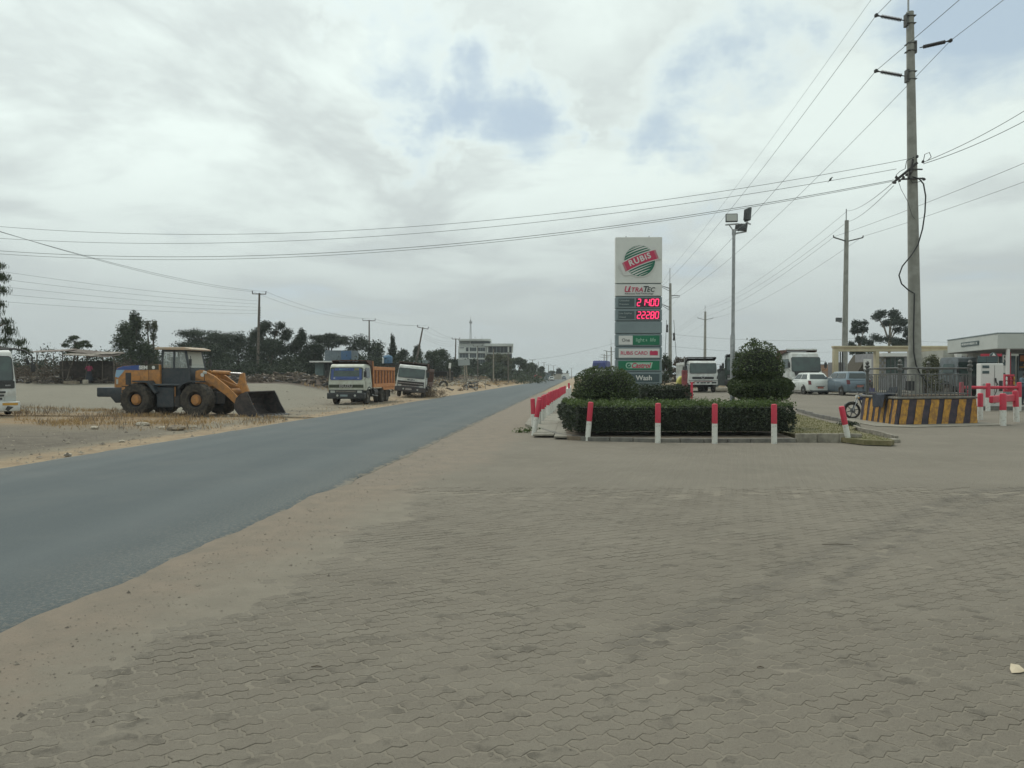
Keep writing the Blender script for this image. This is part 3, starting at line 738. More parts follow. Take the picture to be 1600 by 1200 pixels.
# grass triangle at the right end of the island with its concrete edge
M_turf = mat('turf_soil', (.11, .105, .045), (.19, .16, .085), 6, .95, bump=.4)
tri = [gpx(1243, 675, .2), gpx(1290, 677, .2), gpx(1350, 688, .13), gpx(1392, 690, .12), gpx(1398, 688.5, .12), gpx(1330, 670, .16), gpx(1338, 666, .16), gpx(1300, 660, .16), gpx(1246, 646, .16), (7.75, 27)]
flat('grass_plot', tri, .135, M_turf, kind='structure')
gv = [Vector((a, b)) for a, b in tri]
def inside(x, y, P):
    c = False; j = len(P) - 1
    for i in range(len(P)):
        if ((P[i][1] > y) != (P[j][1] > y)) and x < (P[j][0] - P[i][0]) * (y - P[i][1]) / (P[j][1] - P[i][1]) + P[i][0]: c = not c
        j = i
    return c
def grass(name, poly, n, hmin, hmax, m, zf, width=.008, dens=None, lean=.5):
    xs = [p[0] for p in poly]; ys = [p[1] for p in poly]; C, A, B = [], [], []
    k = 0
    while k < n:
        x, y = rnd.uniform(min(xs), max(xs)), rnd.uniform(min(ys), max(ys))
        if not inside(x, y, poly): continue
        k += 1
        if dens and rnd.random() > dens(x, y): continue
        hh = rnd.uniform(hmin, hmax); a = rnd.random() * 6.28; z = zf(x, y)
        up = Vector((rnd.gauss(0, lean) * hh, rnd.gauss(0, lean) * hh, hh)) / 2; C.append((x + up.x, y + up.y, z + up.z)); A.append(up); B.append((math.cos(a) * width * (1 + hh), math.sin(a) * width * (1 + hh), 0))
    C, A, B = np.array(C), np.array([tuple(q) for q in A]), np.array(B)
    return quads(name, C, A, B, m, None, kind='stuff')
M_grn = leafmat('short_green_grass', (.075, .095, .025), (.18, .17, .065), .8, .2)
grass('grass', tri, 9000, .02, .055, M_grn, lambda x, y: .135, .006, lambda x, y: .35 + .65 * (noise.noise((x * 2, y * 2, 0)) > -.15))
kerb('drain_wall', [gpx(1243, 691), gpx(1300, 691), gpx(1348, 692.5)], .10, .235, M_kerb, 'low concrete drain wall along the front of the grass plot', 3, 'kerb')
kerb('end_kerb', [gpx(1352, 692.5), gpx(1402, 691)], .3, .10, M_kerb, 'pale concrete kerb piece at the right tip of the island', 1)
kerb('back_kerb', [gpx(1402, 690), gpx(1372, 681), gpx(1330, 672), gpx(1344, 667), gpx(1322, 661)], .09, .15, M_kerb, 'broken pale kerb behind the leaning post edging the grass plot', 7)
kerb('side_kerb', [gpx(1318, 660), gpx(1290, 655), gpx(1246, 645)], .09, .15, M_kerbd, 'dark kerb on the far edge of the grass plot', 5)
q = MB(); p = gpx(1320, 664, .15); t = thing('weed_tuft', 'dark tuft of weeds at the back corner of the grass plot', 'plant', (p[0], p[1], .13)); rng = np.random.default_rng(5)
C, A, B = leafcloud(rng, [(0, 0, .06), (.25, .05, .05)], [(.22, .2, .09)] * 2, 260, .03); quads('foliage', C, A, B, M_hleaf, t)
p = gpx(829, 676); t = thing('weed_tuft', 'small green weeds at the foot of the first leaning post', 'plant', (p[0] - .1, p[1], .0))
C, A, B = leafcloud(rng, [(0, 0, .08), (-.25, .05, .05), (.3, .1, .06)], [(.2, .15, .10)] * 3, 90, .035); quads('foliage', C, A, B, M_htop, t)

# ------------------------------------------------------------------ red and white posts
def bollard(label, loc, hgt=1.03, r=.072, tilt=(0, 0), group=None, red=.5, seedz=0, cat='bollard'):
    t = thing('bollard', label, cat, loc, group=group, rot=(R(tilt[1]), R(tilt[0]), seedz)); s = hgt
    MB().tube([(0, 0, -.12), (0, 0, s * (1 - red))], r, M_bwhite, 14).build('post_base', t, smooth=True)
    MB().lathe([(r * 1.01, s * (1 - red)), (r * 1.01, s - r * .5), (r * .93, s - r * .22), (r * .65, s - .004), (0, s)], (0, 0, 0), (0, 0, 1), M_red, 14).build('red_band', t, smooth=True)
    return t
GF = 'red topped posts along the front of the island'
p = gpx(834, 680); bollard('front corner post leaning right beside the footpath start, its base in weeds', (p[0], p[1], 0), 1.08, tilt=(9, 0), group=GF)
for px, py, hh, ti, lb in ((918, 688.5, 1.05, 5.0, 'front post leaning slightly right before the left end of the hedge'),
                           (1028, 692, 1.04, .3, 'upright front post standing below the price sign'),
                           (1117, 693, 1.03, 0, 'upright front post left of the lamp post'),
                           (1210, 693, 1.02, -.4, 'upright front post at the right part of the hedge, below the two tier shrub'),
                           (1327, 692, .98, -12, 'front post leaning strongly left beside the grass plot')):
    p = gpx(px, py); bollard(lb, (p[0], p[1], 0), hh, tilt=(ti, 0), group=GF)
ordn = ['nearest', 'second', 'third', 'fourth', 'fifth', 'sixth', 'seventh', 'eighth', 'ninth', 'tenth', 'eleventh', 'twelfth', 'thirteenth', 'fourteenth', 'fifteenth', 'sixteenth', 'seventeenth', 'last']
x0, y0, x1, y1 = X(835, 24.4), 24.4, X(882.5, 53.5), 53.5
for i in range(17):
    f = i / 16; f = f
    bollard(f'{ordn[i]} red topped post of the roadside row, counted from the camera' if i else 'nearest red topped post of the roadside row, behind the corner post', (x0 + (x1 - x0) * f + rnd.gauss(0, .012), y0 + (y1 - y0) * f, 0), 1.02 + rnd.gauss(0, .01), tilt=(rnd.gauss(0, .8), rnd.gauss(0, .5)), group='dense row of posts along the roadside', r=.075)
p = (X(889, 52), 52); bollard('single post right of the far end of the roadside row, mostly white', (*p, 0), 1.25, tilt=(0, 0), red=.30)
MB().box((0, 0, .42), (.35, 16, .84), M_bwhite, taper=(.8, 1)).build('concrete_barrier', None, bevel=.05, loc=(X(889, 62), 62, .0), rot=(0, 0, -TH), label='low whitewashed barrier behind the far roadside posts, left of the dome shrub', cat='barrier')
p = (X(1081, 47), 47); bollard('small red post in front of the white truck left of the lamp post', (*p, G(*p) - .2), 1.2, tilt=(0, 0), red=.85)
# hefty red gate post left of the lorry
t = thing('gate_post', 'thick faded red gate post just left of the parked white truck', 'post', (X(1069.5, 49), 49, G(X(1069, 49), 49)))
q = MB(); M_fred = mat('faded_red', (.26, .06, .06), (.16, .04, .045), 3, .8, bump=.1)
q.box((0, 0, .8), (.33, .3, 1.9), M_fred); q.build('shaft', t, bevel=.03); MB().tube([(0, 0, 1.74), (0, 0, 2.0)], [.14, .1], M_dark, 10).build('cap', t)

# ------------------------------------------------------------------ filling station price sign
d = 32.0; SX = X(997, d); SW = 1.95
sg = thing('price_sign', 'tall grey and white filling station price sign with red digits behind the hedge', 'sign', (SX, d, .0), R(-1.5))
zr = lambda py: Z(py, d)
fy = -.17                                  # front plane of the cabinets
q = MB(); q.box((0, .03, zr(372) / 2 + .02), (SW - .06, .30, zr(373)), M_signgrey); q.build('core', sg, bevel=.01)
for x in (-.52, .45): MB().tube([(x, 0, zr(373)), (x, 0, zr(369.5))], .025, M_steel, 6).build('lifting_lug', sg)
def cabinet(y0_, y1_, m, name='panel', label=None, proud=0):
    a, b = zr(y0_), zr(y1_); q = MB(); q.box((0, 0, (a + b) / 2), (SW, .36 + proud, a - b), m); return q.build(name, sg, bevel=.012, **({'label': label} if label else {}))
rows = [(372, 443.4, M_signpale), (445, 463.2, M_signwhite), (465, 482.2, M_signgrey), (484, 501.4, M_signgrey), (503.2, 521.2, M_signgrey), (523, 541, M_signgrey), (542.8, 560.6, M_signgrey), (562.4, 580, M_signgrey), (581.8, 599.4, M_signgrey), (601.2, 616, M_signgrey)]
names = ['logo_panel', 'fuel_brand_panel', 'price_panel', 'price_panel', 'blank_panel', 'shop_panel', 'card_panel', 'oil_panel', 'wash_panel', 'foot_panel']
for (a, b, m), n in zip(rows, names): cabinet(a, b, m, n)
def face(x0, x1, ya, yb, m, t=.012, name='panel_face', parent=sg, dy=0, r=0):
    """plate on the sign front given in photo pixels"""
    k = d / F; cx = ((x0 + x1) / 2 - 997) * k; a, b = zr(ya), zr(yb)
    q = MB(); q.plate((cx, -.18 - dy, (a + b) / 2), (1, 0, 0), (0, 0, 1), (x1 - x0) * k, a - b, t, m, r); return q.build(name, parent)
def stext(s, px, py, hpx, m, name='lettering', dy=.016, **k):
    return text(name, s, hpx * d / F * 1.38, m, sg, ((px - 997) * d / F, -.18 - dy, zr(py)), **k)
# logo
lc = Vector(((998 - 997) * d / F, -.184, zr(409))); tilt = R(22); rad = .645
U = Vector((math.cos(tilt), 0, math.sin(tilt))); Vv = Vector((-math.sin(tilt), 0, math.cos(tilt)))
def lp(u, v, dy=0): return lc + U * u + Vv * v + Vector((0, -dy, 0))
def arcband(v, bend): return lambda u: v + bend * (1 - (u / .8) ** 2)
q = MB(); pts = []
for k in range(40):
    a = 2 * math.pi * k / 40; pts.append(lp(math.cos(a) * (rad + .045), math.sin(a) * (rad + .045)))
q.poly(pts, .02, M_palegreen if False else M_signwhite, nrm=(0, -1, 0)); q.build('logo_backing', sg)
q = MB(); q.poly([lp(-.86, -.33), lp(-.5, -.44), lp(.4, -.27), lp(.86, -.25), lp(.86, -.18), lp(.80, .32), lp(.2, .38), lp(-.78, .25), lp(-.92, .16)], .024, M_signwhite, nrm=(0, -1, 0)); q.build('logo_backing', sg)
q = MB(); q.poly([lp(math.cos(2 * math.pi * k / 40) * rad, math.sin(2 * math.pi * k / 40) * rad, .022) for k in range(40)], .008, M_logogreen, nrm=(0, -1, 0)); q.build('logo_globe', sg)
def stripe(v0, v1, bend, w0, w1, m, dy, name, lim=True, taper=True):
    """curved band between v0 and v1 clipped to the globe, tapering to one end"""
    q = MB(); n = 14; up, lo = [], []
    for i in range(n + 1):
        u = w0 + (w1 - w0) * i / n; tp = (1 - (i / n)) ** .6 if taper == 'r' else ((i / n) ** .6 if taper == 'l' else 1)
        mid = (v0 + v1) / 2 + bend * (1 - (u / .65) ** 2); hv = (v1 - v0) / 2 * tp
        a, b = mid - hv, mid + hv
        if lim:
            e = math.sqrt(max(0, (rad * .99) ** 2 - u * u)); a = max(-e, min(e, a)); b = max(-e, min(e, b))
        lo.append(lp(u, a, dy)); up.append(lp(u, b, dy))
    for i in range(n): q.add([lo[i], lo[i + 1], up[i + 1], up[i], lo[i] + Vector((0, -.004, 0)), lo[i + 1] + Vector((0, -.004, 0)), up[i + 1] + Vector((0, -.004, 0)), up[i] + Vector((0, -.004, 0))], [(0, 1, 2, 3), (4, 5, 6, 7), (0, 1, 5, 4), (2, 3, 7, 6)], m)
    q.build(name, sg)
for v0, v1, b_, w0, w1, tp in ((.285, .33, .05, -.62, .62, 'l'), (.37, .44, .06, -.57, .55, 'l'), (.475, .545, .05, -.45, .45, 'l'), (.575, .60, .03, -.25, .3, 'l'),
                               (-.335, -.285, .03, -.62, .5, 'r'), (-.44, -.375, .03, -.52, .40, 'r'), (-.54, -.48, .03, -.42, .30, 'r'), (-.61, -.575, .02, -.25, .15, 'r')):
    stripe(v0, v1, b_, w0, w1, M_signwhite, .032, 'logo_stripe', True, tp)
stripe(-.235, .235, .04, -.84, .86, M_signwhite, .036, 'ribbon_edge', False, False)
stripe(-.195, .195, .04, -.64, .70, M_logored, .042, 'ribbon', False, False)
M_fade = mat('logo_red_fade', (.46, .17, .20), None, rough=.5)
stripe(-.195, .195, .04, -.72, -.64, M_fade, .042, 'ribbon_end', False, False); stripe(-.195, .195, .04, .70, .78, M_fade, .042, 'ribbon_end', False, False)
o = text('lettering', 'RUBiS', .33, M_signwhite, sg, lp(.02, .045, .05), align='CENTER', extrude=.004, offset=.011, sp=1.2); o.rotation_euler = (R(90), 0, 0); o.rotation_euler = Euler((R(90), -tilt, 0), 'XYZ')
# fuel brand
stext('U', 978.2, 453.2, 9.6, M_logored, shear=.25, offset=.006); stext('LTRA', 991.2, 453.9, 7.0, M_logored, shear=.25, offset=.004, sp=1.06)
stext('T', 1006.3, 453.2, 9.6, M_ink, shear=.25, offset=.006); stext('EC', 1015, 453.9, 7.0, M_ink, shear=.25, offset=.004, sp=1.06)
stext('Advanced Fuel Technology', 997, 459.6, 2.5, M_ink, shear=.2, sx=1.18)
# price rows
face(965.5, 990, 467.2, 479.6, M_signdark); face(965.5, 990, 486.5, 499, M_signdark)
M_lab = mat('label_pale', (.38, .43, .42), None, rough=.6)
stext('Unleaded', 974.5, 470.5, 2.9, M_lab); stext('Premium', 974, 476, 2.9, M_lab)
stext('Low Sulphur', 976.3, 490.2, 2.9, M_lab); stext('Diesel', 972, 496, 2.9, M_lab)
M_leddark = mat('led_panel', (.05, .02, .028), None, rough=.4)
SEG = {'0': 'abcdef', '1': 'bc', '2': 'abged', '4': 'fgbc', '8': 'abcdefg', ' ': ''}
def digits(s, py, y0_, y1_):
    a = face(993, 1029.5, y0_, y1_, M_leddark, .014, 'display'); k = d / F; q = MB(); n = 0
    for i, ch in enumerate(s):
        if ch == '.': continue
        cx = 997.2 + n * 6.95; n += 1; w, hh, th = 4.6 * k, 10.2 * k, 1.55 * k; c = Vector(((cx - 997) * k, -.196, zr(py)))
        sh = lambda x, z: c + Vector((x + z * .10, 0, z))
        segs = {'a': ((-w / 2, hh / 2), (w / 2, hh / 2)), 'g': ((-w / 2, 0), (w / 2, 0)), 'd': ((-w / 2, -hh / 2), (w / 2, -hh / 2)), 'f': ((-w / 2, 0), (-w / 2, hh / 2)), 'b': ((w / 2, 0), (w / 2, hh / 2)), 'e': ((-w / 2, -hh / 2), (-w / 2, 0)), 'c': ((w / 2, -hh / 2), (w / 2, 0))}
        m2 = MB()
        for sname in SEG[ch]:
            (x0, z0), (x1, z1) = segs[sname]; p0, p1 = sh(x0, z0), sh(x1, z1); dd = (p1 - p0); L = dd.length; dd.normalize(); p0 += dd * th * .15; p1 -= dd * th * .15
            m2.beam(p0, p1, .008, th, M_led, up=dd.cross(Vector((0, 1, 0))))
        if m2.v: m2.build('digit', sg)
        if i + 1 < len(s) and s[i + 1] == '.':
            MB().plate(c + Vector((w * .5 + 1.1 * k, .0, -hh / 2)), (1, 0, 0), (0, 0, 1), 1.2 * k, 1.2 * k, .006, M_led).build('decimal_point', sg)
digits('2 14.00'.replace('2 1', '21').replace('21', '21'), 473.4, 466.8, 480.4); digits('222.80', 493, 486.2, 499.6)
# shop, card, oil, wash
face(966, 987.5, 525, 538.8, M_signwhite); face(988, 1029, 524.6, 539.2, M_signgreen)
stext('One', 977, 532, 5.2, M_ink); stext('light', 999, 531.6, 5.8, M_palegreen); stext('&', 1008.8, 532.2, 3.2, M_palegreen); stext('life', 1018.5, 531.6, 5.8, M_palegreen, shear=.15)
face(966, 1029, 545, 559, M_signwhite); stext('RUBiS CARD', 989.8, 552, 5.4, M_logored, offset=.003, sx=1.02); face(1014, 1026.5, 549, 555.2, M_logored, .012, 'card_symbol', dy=.014)
q = MB(); k = d / F; q.poly([((1014.5 - 997) * k, -.194, zr(549.2)), ((1016 - 997) * k, -.194, zr(547.6)), ((1018.3 - 997) * k, -.194, zr(549)), ((1023 - 997) * k, -.194, zr(548.2)), ((1026.3 - 997) * k, -.194, zr(549))], .012, M_logored, nrm=(0, -1, 0)); q.build('card_symbol', sg)
face(965.3, 1029, 564, 578, M_signgreen)
q = MB(); q.poly([((x - 997) * k, -.194, zr(y)) for x, y in ((979.5, 575.6), (977.6, 574.2), (976.6, 571.2), (977.6, 568), (979.8, 566.6), (1018.5, 566.4), (1016.2, 575.6))], .008, M_palegreen, nrm=(0, -1, 0)); q.build('lozenge', sg)
q = MB(); q.lathe([(3.4 * k, 0), (3.4 * k, .008), (.001, .008)], ((981.8 - 997) * k, -.203, zr(571.2)), (0, -1, 0), M_logogreen, 16); q.build('swirl', sg)
q = MB(); q.poly([((x - 997) * k, -.212, zr(y)) for x, y in ((980.5, 572.6), (984.5, 570.6), (984, 569.6), (980.8, 571))], .004, M_palegreen, nrm=(0, -1, 0)); q.build('swirl', sg)
stext('Castrol', 999.8, 571.4, 7.8, M_logored, shear=.3, offset=.008, dy=.024, sx=.9)
face(975, 1029, 584.2, 597, M_signdark); stext('Wash', 1005.2, 590.6, 7.6, M_signwhite, offset=.006, sx=1.02)

# ------------------------------------------------------------------ floodlight mast
d = 24.5; fl = thing('floodlight_mast', 'white tubular mast with three floodlights standing behind the front hedge', 'lamp post', (X(1144.5, d), d, .1)); zt = Z(362, d) - .1
MB().tube([(0, 0, 0), (0.0, 0, 2.9), (.01, 0, 3.0)], [.082, .078, .062], M_steel, 12).build('lower_pole', fl, smooth=True)
MB().tube([(.01, 0, 3.0), (.03, 0, zt)], [.056, .050], M_steel, 12).build('upper_pole', fl, smooth=True)
MB().tube([(.03, 0, zt - .12), (.03, 0, zt + .06)], .066, M_steel, 12).build('collar', fl, smooth=True)
q = MB(); q.beam((.03, 0, zt), (-.14, -.05, zt + .2), .03, .03, M_steel); q.beam((-.26, -.05, zt + .20), (.14, -.05, zt + .23), .045, .045, M_steel); q.beam((.03, 0, zt - .08), (.44, 0, zt + .0), .05, .05, M_steel); q.beam((.05, 0, zt + .0), (.50, .03, zt + .30), .04, .04, M_steel)
q.beam((.42, .02, zt + .28), (.56, -.05, zt + .22), .06, .04, M_steel); q.build('bracket', fl, bevel=.004)
M_lens = mat('floodlight_lens', (.42, .43, .40), None, rough=.15); M_fin = mat('floodlight_body', (.10, .11, .11), (.06, .065, .065), 9, .6)
def flood(c, n, up, w=.38, hh=.27):
    n = Vector(n).normalized(); up = Vector(up); u = up.cross(n).normalized(); v = n.cross(u); c = Vector(c)
    b = MB().plate(c - n * .05, u, v, w, hh, .07, M_fin, .02).build('floodlight', fl, bevel=.006)
    MB().plate(c + n * .021, u, v, w - .05, hh - .05, .006, M_lens, .015).build('lens', b)
    f = MB()
    for i in range(7): f.beam(c - n * .075 + u * (-w / 2 + .04 + i * (w - .08) / 6) - v * (hh / 2 - .03), c - n * .075 + u * (-w / 2 + .04 + i * (w - .08) / 6) + v * (hh / 2 - .03), .012, .05, M_fin, up=n)
    f.build('cooling_fin', b)
flood((-.07, -.09, zt + .42), (-.12, -1, .12), (0, 0, 1)); flood((.28, .05, zt + .13), (.25, .8, -.55), (.2, .3, .9)); flood((.50, .02, zt + .54), (.93, .30, -.12), (-.15, 0, 1), .28, .42)
# ------------------------------------------------------------------ power poles and lines
def insulator(parent, a, b, n=14, r=.055, m=None, name='insulator'):
    """long rod insulator with sheds between two points"""
    a, b = Vector(a), Vector(b); q = MB(); ax = (b - a); L = ax.length; prof = [(.016, 0), (.022, L * .10)]
    for i in range(n):
        s = L * (.12 + .72 * i / n); w = L * .72 / n; prof += [(.030, s), (r, s + w * .25), (.030, s + w * .6)]
    prof += [(.022, L * .87), (.03, L * .9), (.045, L * .95), (.02, L)]
    q.lathe(prof, a, ax, m or M_insul, 10); return q.build(name, parent, smooth=True)
ATT = {}                                                  # wire ends by name
def wpt(o, p): return o.matrix_basis @ Vector(p)
# the big pole in the planter
BX, BY = X(1431.5, 28.3), 28.3
H0 = Z(22, 28.3); lean = (X(1418.5, 28.3) - BX)
bp = thing('power_pole', 'tall grey concrete power pole rising out of the black and yellow striped planter', 'power pole', (BX, BY, 0.0), 0)
def bl(z): return lean * z / H0
MB().tube([(bl(z), 0, z) for z in (.2, 4, 8, 12, H0)], [.235, .215, .185, .155, .13], M_conc, 20).build('pole', bp, smooth=True)
for z in (4.95, 5.45, 6.25): MB().tube([(bl(z) - .0, 0, z - .012), (bl(z), 0, z + .012)], .232 - z * .007, M_iron, 16).build('band', bp)
MB().tube([(bl(5.9) - .02, -.002, 5.75), (bl(5.9), 0, 5.77)], .194, M_iron, 16).build('band', bp)
q = MB(); q.tube([(bl(H0) - .09, -.05, H0 - .65), (bl(H0) - .09, -.05, H0 + 2.4)], .035, M_steel, 8); q.build('earth_spike', bp)
px2 = lambda px, py, dd=28.3: Vector((X(px, dd) - BX, dd - BY, Z(py, dd)))
for nm, pa, pb, za, zb in (('A1', (1410, 35), (1366, 27), 0, 0), ('A2', (1434, 77), (1482, 66), 0, 0), ('A3', (1411, 121), (1366, 113), 0, 0)):
    a, b = px2(*pa), px2(*pb); b.y += -.0; insulator(bp, a, b, 14, .075)
    zc_ = a.z; q = MB(); sgn = -1 if pa[0] < 1420 else 1
    q.box((bl(zc_) + sgn * .15, 0, zc_ + .0), (.09, .22, .46), M_iron); q.box((bl(zc_), 0, zc_ + .14), (.32, .32, .03), M_iron); q.box((bl(zc_), 0, zc_ - .14), (.32, .32, .03), M_iron); q.build('clamp', bp, bevel=.008)
    MB().box(tuple(b), (.10, .14, .12), M_dark).build('wire_grip', bp, bevel=.02); ATT[nm] = Vector((BX, BY, 0)) + b
ATT['A0'] = Vector((BX - .09 + bl(H0), BY - .05, H0 + 2.4))
# low voltage dead ends
q = MB(); q.beam(px2(1391, 288) + Vector((0, -.1, 0)), px2(1426, 258) + Vector((0, -.25, 0)), .07, .09, M_dark); q.beam(px2(1400, 284) + Vector((0, -.28, 0)), px2(1436, 282) + Vector((0, -.22, 0)), .05, .06, M_dark); q.beam(px2(1420, 252) + Vector((0, -.2, 0)), px2(1413, 284) + Vector((0, -.24, 0)), .06, .07, M_dark); q.beam(px2(1414, 268) + Vector((0, -.25, 0)), px2(1435, 268) + Vector((0, -.2, 0)), .04, .05, M_dark); q.build('cable_bracket', bp, bevel=.01)
for pt in ((1425, 249), (1393, 281), (1391, 289), (1398, 286), (1434, 257), (1436, 284), (1404, 281), (1409, 277), (1416, 273)):
    c = px2(*pt) + Vector((0, -.27, 0)); MB().lathe([(.001, -.05), (.045, -.04), (.055, 0), (.03, .05), (.001, .06)], c, (rnd.uniform(-.4, .4), 0, 1), M_dark, 8).build('spool', bp)
for k, pts_ in enumerate([[(1420, 250), (1408, 256), (1406, 268), (1398, 272), (1392, 278), (1396, 284)], [(1434, 256), (1436, 246), (1443, 243), (1446, 250), (1440, 256)], [(1412, 282), (1418, 290), (1428, 288), (1434, 284)], [(1396, 288), (1400, 300), (1410, 318), (1417, 340), (1421, 345)]]):
    MB().tube([px2(*p) + Vector((0, -.3, 0)) for p in pts_], .013 if k < 3 else .008, M_cable, 6).build('jumper', bp)
cab_ = [(1418, 280), (1428, 283), (1435, 291), (1438.5, 310), (1437.5, 335), (1434, 360), (1427, 385), (1416, 402), (1403, 418), (1398, 432), (1402, 445), (1413, 455), (1422, 460), (1421.5, 490), (1421, 520), (1421.5, 550), (1425, 570), (1432, 585), (1442, 597), (1447, 603)]
MB().tube([px2(*p) + Vector((0, -.27, 0)) for p in cab_], .026, M_cable, 8).build('loop_cable', bp, smooth=True)
for i, (px, py) in enumerate([(1420, 251), (1393, 268), (1389, 285), (1388, 287)]): ATT[f'L{i}'] = Vector((BX, BY, 0)) + px2(px, py) + Vector((0, -.27, 0))
ATT['Lr'] = Vector((BX, BY, 0)) + px2(1436, 257) + Vector((0, -.2, 0)); ATT['Lb'] = Vector((BX, BY, 0)) + px2(1390, 289)

def wires(name, label, pts, r, sag, m=None, group=None, n=18):
    """one cable of one or more spans through the given points"""
    q = MB(); P = []
    for (a, b), s in zip(zip(pts, pts[1:]), sag if isinstance(sag, (list, tuple)) else [sag] * (len(pts) - 1)):
        for i in range(n):
            t = i / n; p = a.lerp(b, t); p = Vector((p.x, p.y, p.z - 4 * s * t * (1 - t))); P.append(p)
    P.append(Vector(pts[-1])); o = P[0].copy(); q.tube([p - o for p in P], r, m or M_wire, 5); return q.build(name, None, loc=o, label=label, cat='power line', smooth=True, **({'group': group} if group else {}))

def tpole(label, x, y, top, base_r, m, arms, spike=0, lean=0, group=None, seg=10, zbase=None, stubs=True):
    """pole with cross arms. arms: (z, x0, x1, drop)"""
    z0 = G(x, y) - .3 if zbase is None else zbase; t = thing('power_pole', label, 'power pole', (x, y, z0), 0, group=group, rot=(0, R(lean), 0)); h_ = top - z0
    MB().tube([(0, 0, 0), (0, 0, h_ * .5), (0, 0, h_)], [base_r, base_r * .82, base_r * .62], m, seg).build('pole', t, smooth=True)
    if spike: MB().tube([(-.05, 0, h_ - .5), (-.05, 0, h_ + spike)], .03 + base_r * .06, M_steel, 6).build('earth_spike', t)
    for (z, a, b, dr) in arms:
        q = MB(); q.beam((a, -.1, z - z0 + dr), (0, -.1, z - z0), .09, .09, M_iron if m is not M_wood else M_wood); q.beam((0, -.1, z - z0), (b, -.1, z - z0 + dr), .09, .09, M_iron if m is not M_wood else M_wood); q.build('cross_arm', t)
        if stubs:
            for x_ in (a, b):
                if abs(x_) > .2: MB().lathe([(.03, 0), (.06, .05), (.03, .08), (.06, .12), (.02, .2)], (x_, -.1, z - z0 + dr), (0, 0, 1), M_insul, 7).build('insulator', t)
    return t
# second pole of the same line (px 1047)
d = 94; x1, y1 = X(1047, d), d
z_ = lambda py, d=94: Z(py, d)
pA = tpole('concrete power pole with a thin spike just right of the price sign', x1, y1, z_(443), .24, M_conc, [], spike=1.9)
o_ = Vector((x1, y1, 0)); zb_ = pA.location.z
for nm, py, px, up in (('B1', 451, 1034, .3), ('B2', 462, 1062, .0), ('B3', 481, 1034, .45)):
    a = Vector((0, 0, z_(py) - zb_)); b = Vector((X(px, d) - x1, 0, z_(py) - zb_ + up)); insulator(pA, a, b, 9, .10); q = MB(); q.beam(a + Vector((0, 0, -.35)), b + Vector((0, 0, -.15)), .05, .05, M_dark); q.build('brace', pA); ATT[nm] = Vector((x1, y1, zb_)) + b
for py in (507, 520): MB().lathe([(.04, 0), (.14, .1), (.1, .5), (.14, .9), (.04, 1)], (-.4 if py == 507 else .45, -.1, z_(py) - zb_ - 1), (0, 0, 1), M_dark, 8).build('fuse', pA)
for s in (-1, 1): MB().tube([(s * .9, -.5, 0), (s * .45, 0, z_(500) - zb_)], .03, M_wire, 4).build('stay_wire', pA)
ATT['B0'] = Vector((x1, y1, z_(421)))
# line C: grey poles behind the station
d = 66; xC, yC = X(1319, d), d
pC = tpole('slender grey power pole with one cross arm standing behind the beige frame', xC, yC, Z(345, d), .27, M_conc, [(Z(378, d), X(1302, d) - X(1323, d), X(1348, d) - X(1323, d), .35)], spike=1.0, lean=.6)
q = MB(); q.box((-.65, -.2, Z(500, d) - pC.location.z), (.5, .2, .35), M_fin); q.beam((-.65, -.2, Z(501, d) - pC.location.z - .15), (0, 0, Z(502, d) - pC.location.z - .15), .05, .05, M_iron); q.build('floodlight', pC, bevel=.02)
ATT['C0'] = Vector((X(1323, d), d, Z(330, d))); ATT['C1'] = Vector((X(1323, d), d, Z(347, d))); ATT['C2'] = Vector((X(1303, d), d, Z(370, d))); ATT['C3'] = Vector((X(1347, d), d, Z(370, d)))
d = 160; xD, yD = X(1101, d), d
pD = tpole('distant grey power pole with a cross arm seen above the white truck', xD, yD, Z(487, d), .34, M_conc, [(Z(500, d), -1.6, 1.6, .4)], spike=1.3, lean=.4)
ATT['D1'] = Vector((X(1103, d), d, Z(480, d))); ATT['D2'] = Vector((X(1092, d), d, Z(497, d))); ATT['D3'] = Vector((X(1114, d), d, Z(497, d)))
u_, v_ = 300, 28
xE, yE = uv2xy(u_, v_); ATT['E1'] = Vector((xE, yE, 14)); ATT['E2'] = Vector((xE - 1.5, yE, 12.5)); ATT['E3'] = Vector((xE + 1.5, yE, 12.5))
tpole('very distant grey power pole just beside the lamp post', xE, yE, 14, .3, M_conc, [(12.5, -1.5, 1.5, .3)])
for d, px in ((150, 955), (185, 948), (230, 944), (300, 936)):
    tpole({955: 'tallest of the far poles left of the price sign above the blue lorry', 948: 'middle far pole left of the price sign', 944: 'third far pole left of the price sign', 936: 'smallest far pole left of the price sign'}[px], X(px, d), d, Z({955: 542, 948: 549, 944: 553, 936: 562}[px], d), .2, M_conc, [(Z({955: 550, 948: 556, 944: 559, 936: 566}[px], d), -1.5, 1.5, .3)], spike=1.5 if px == 955 else 0, stubs=False)
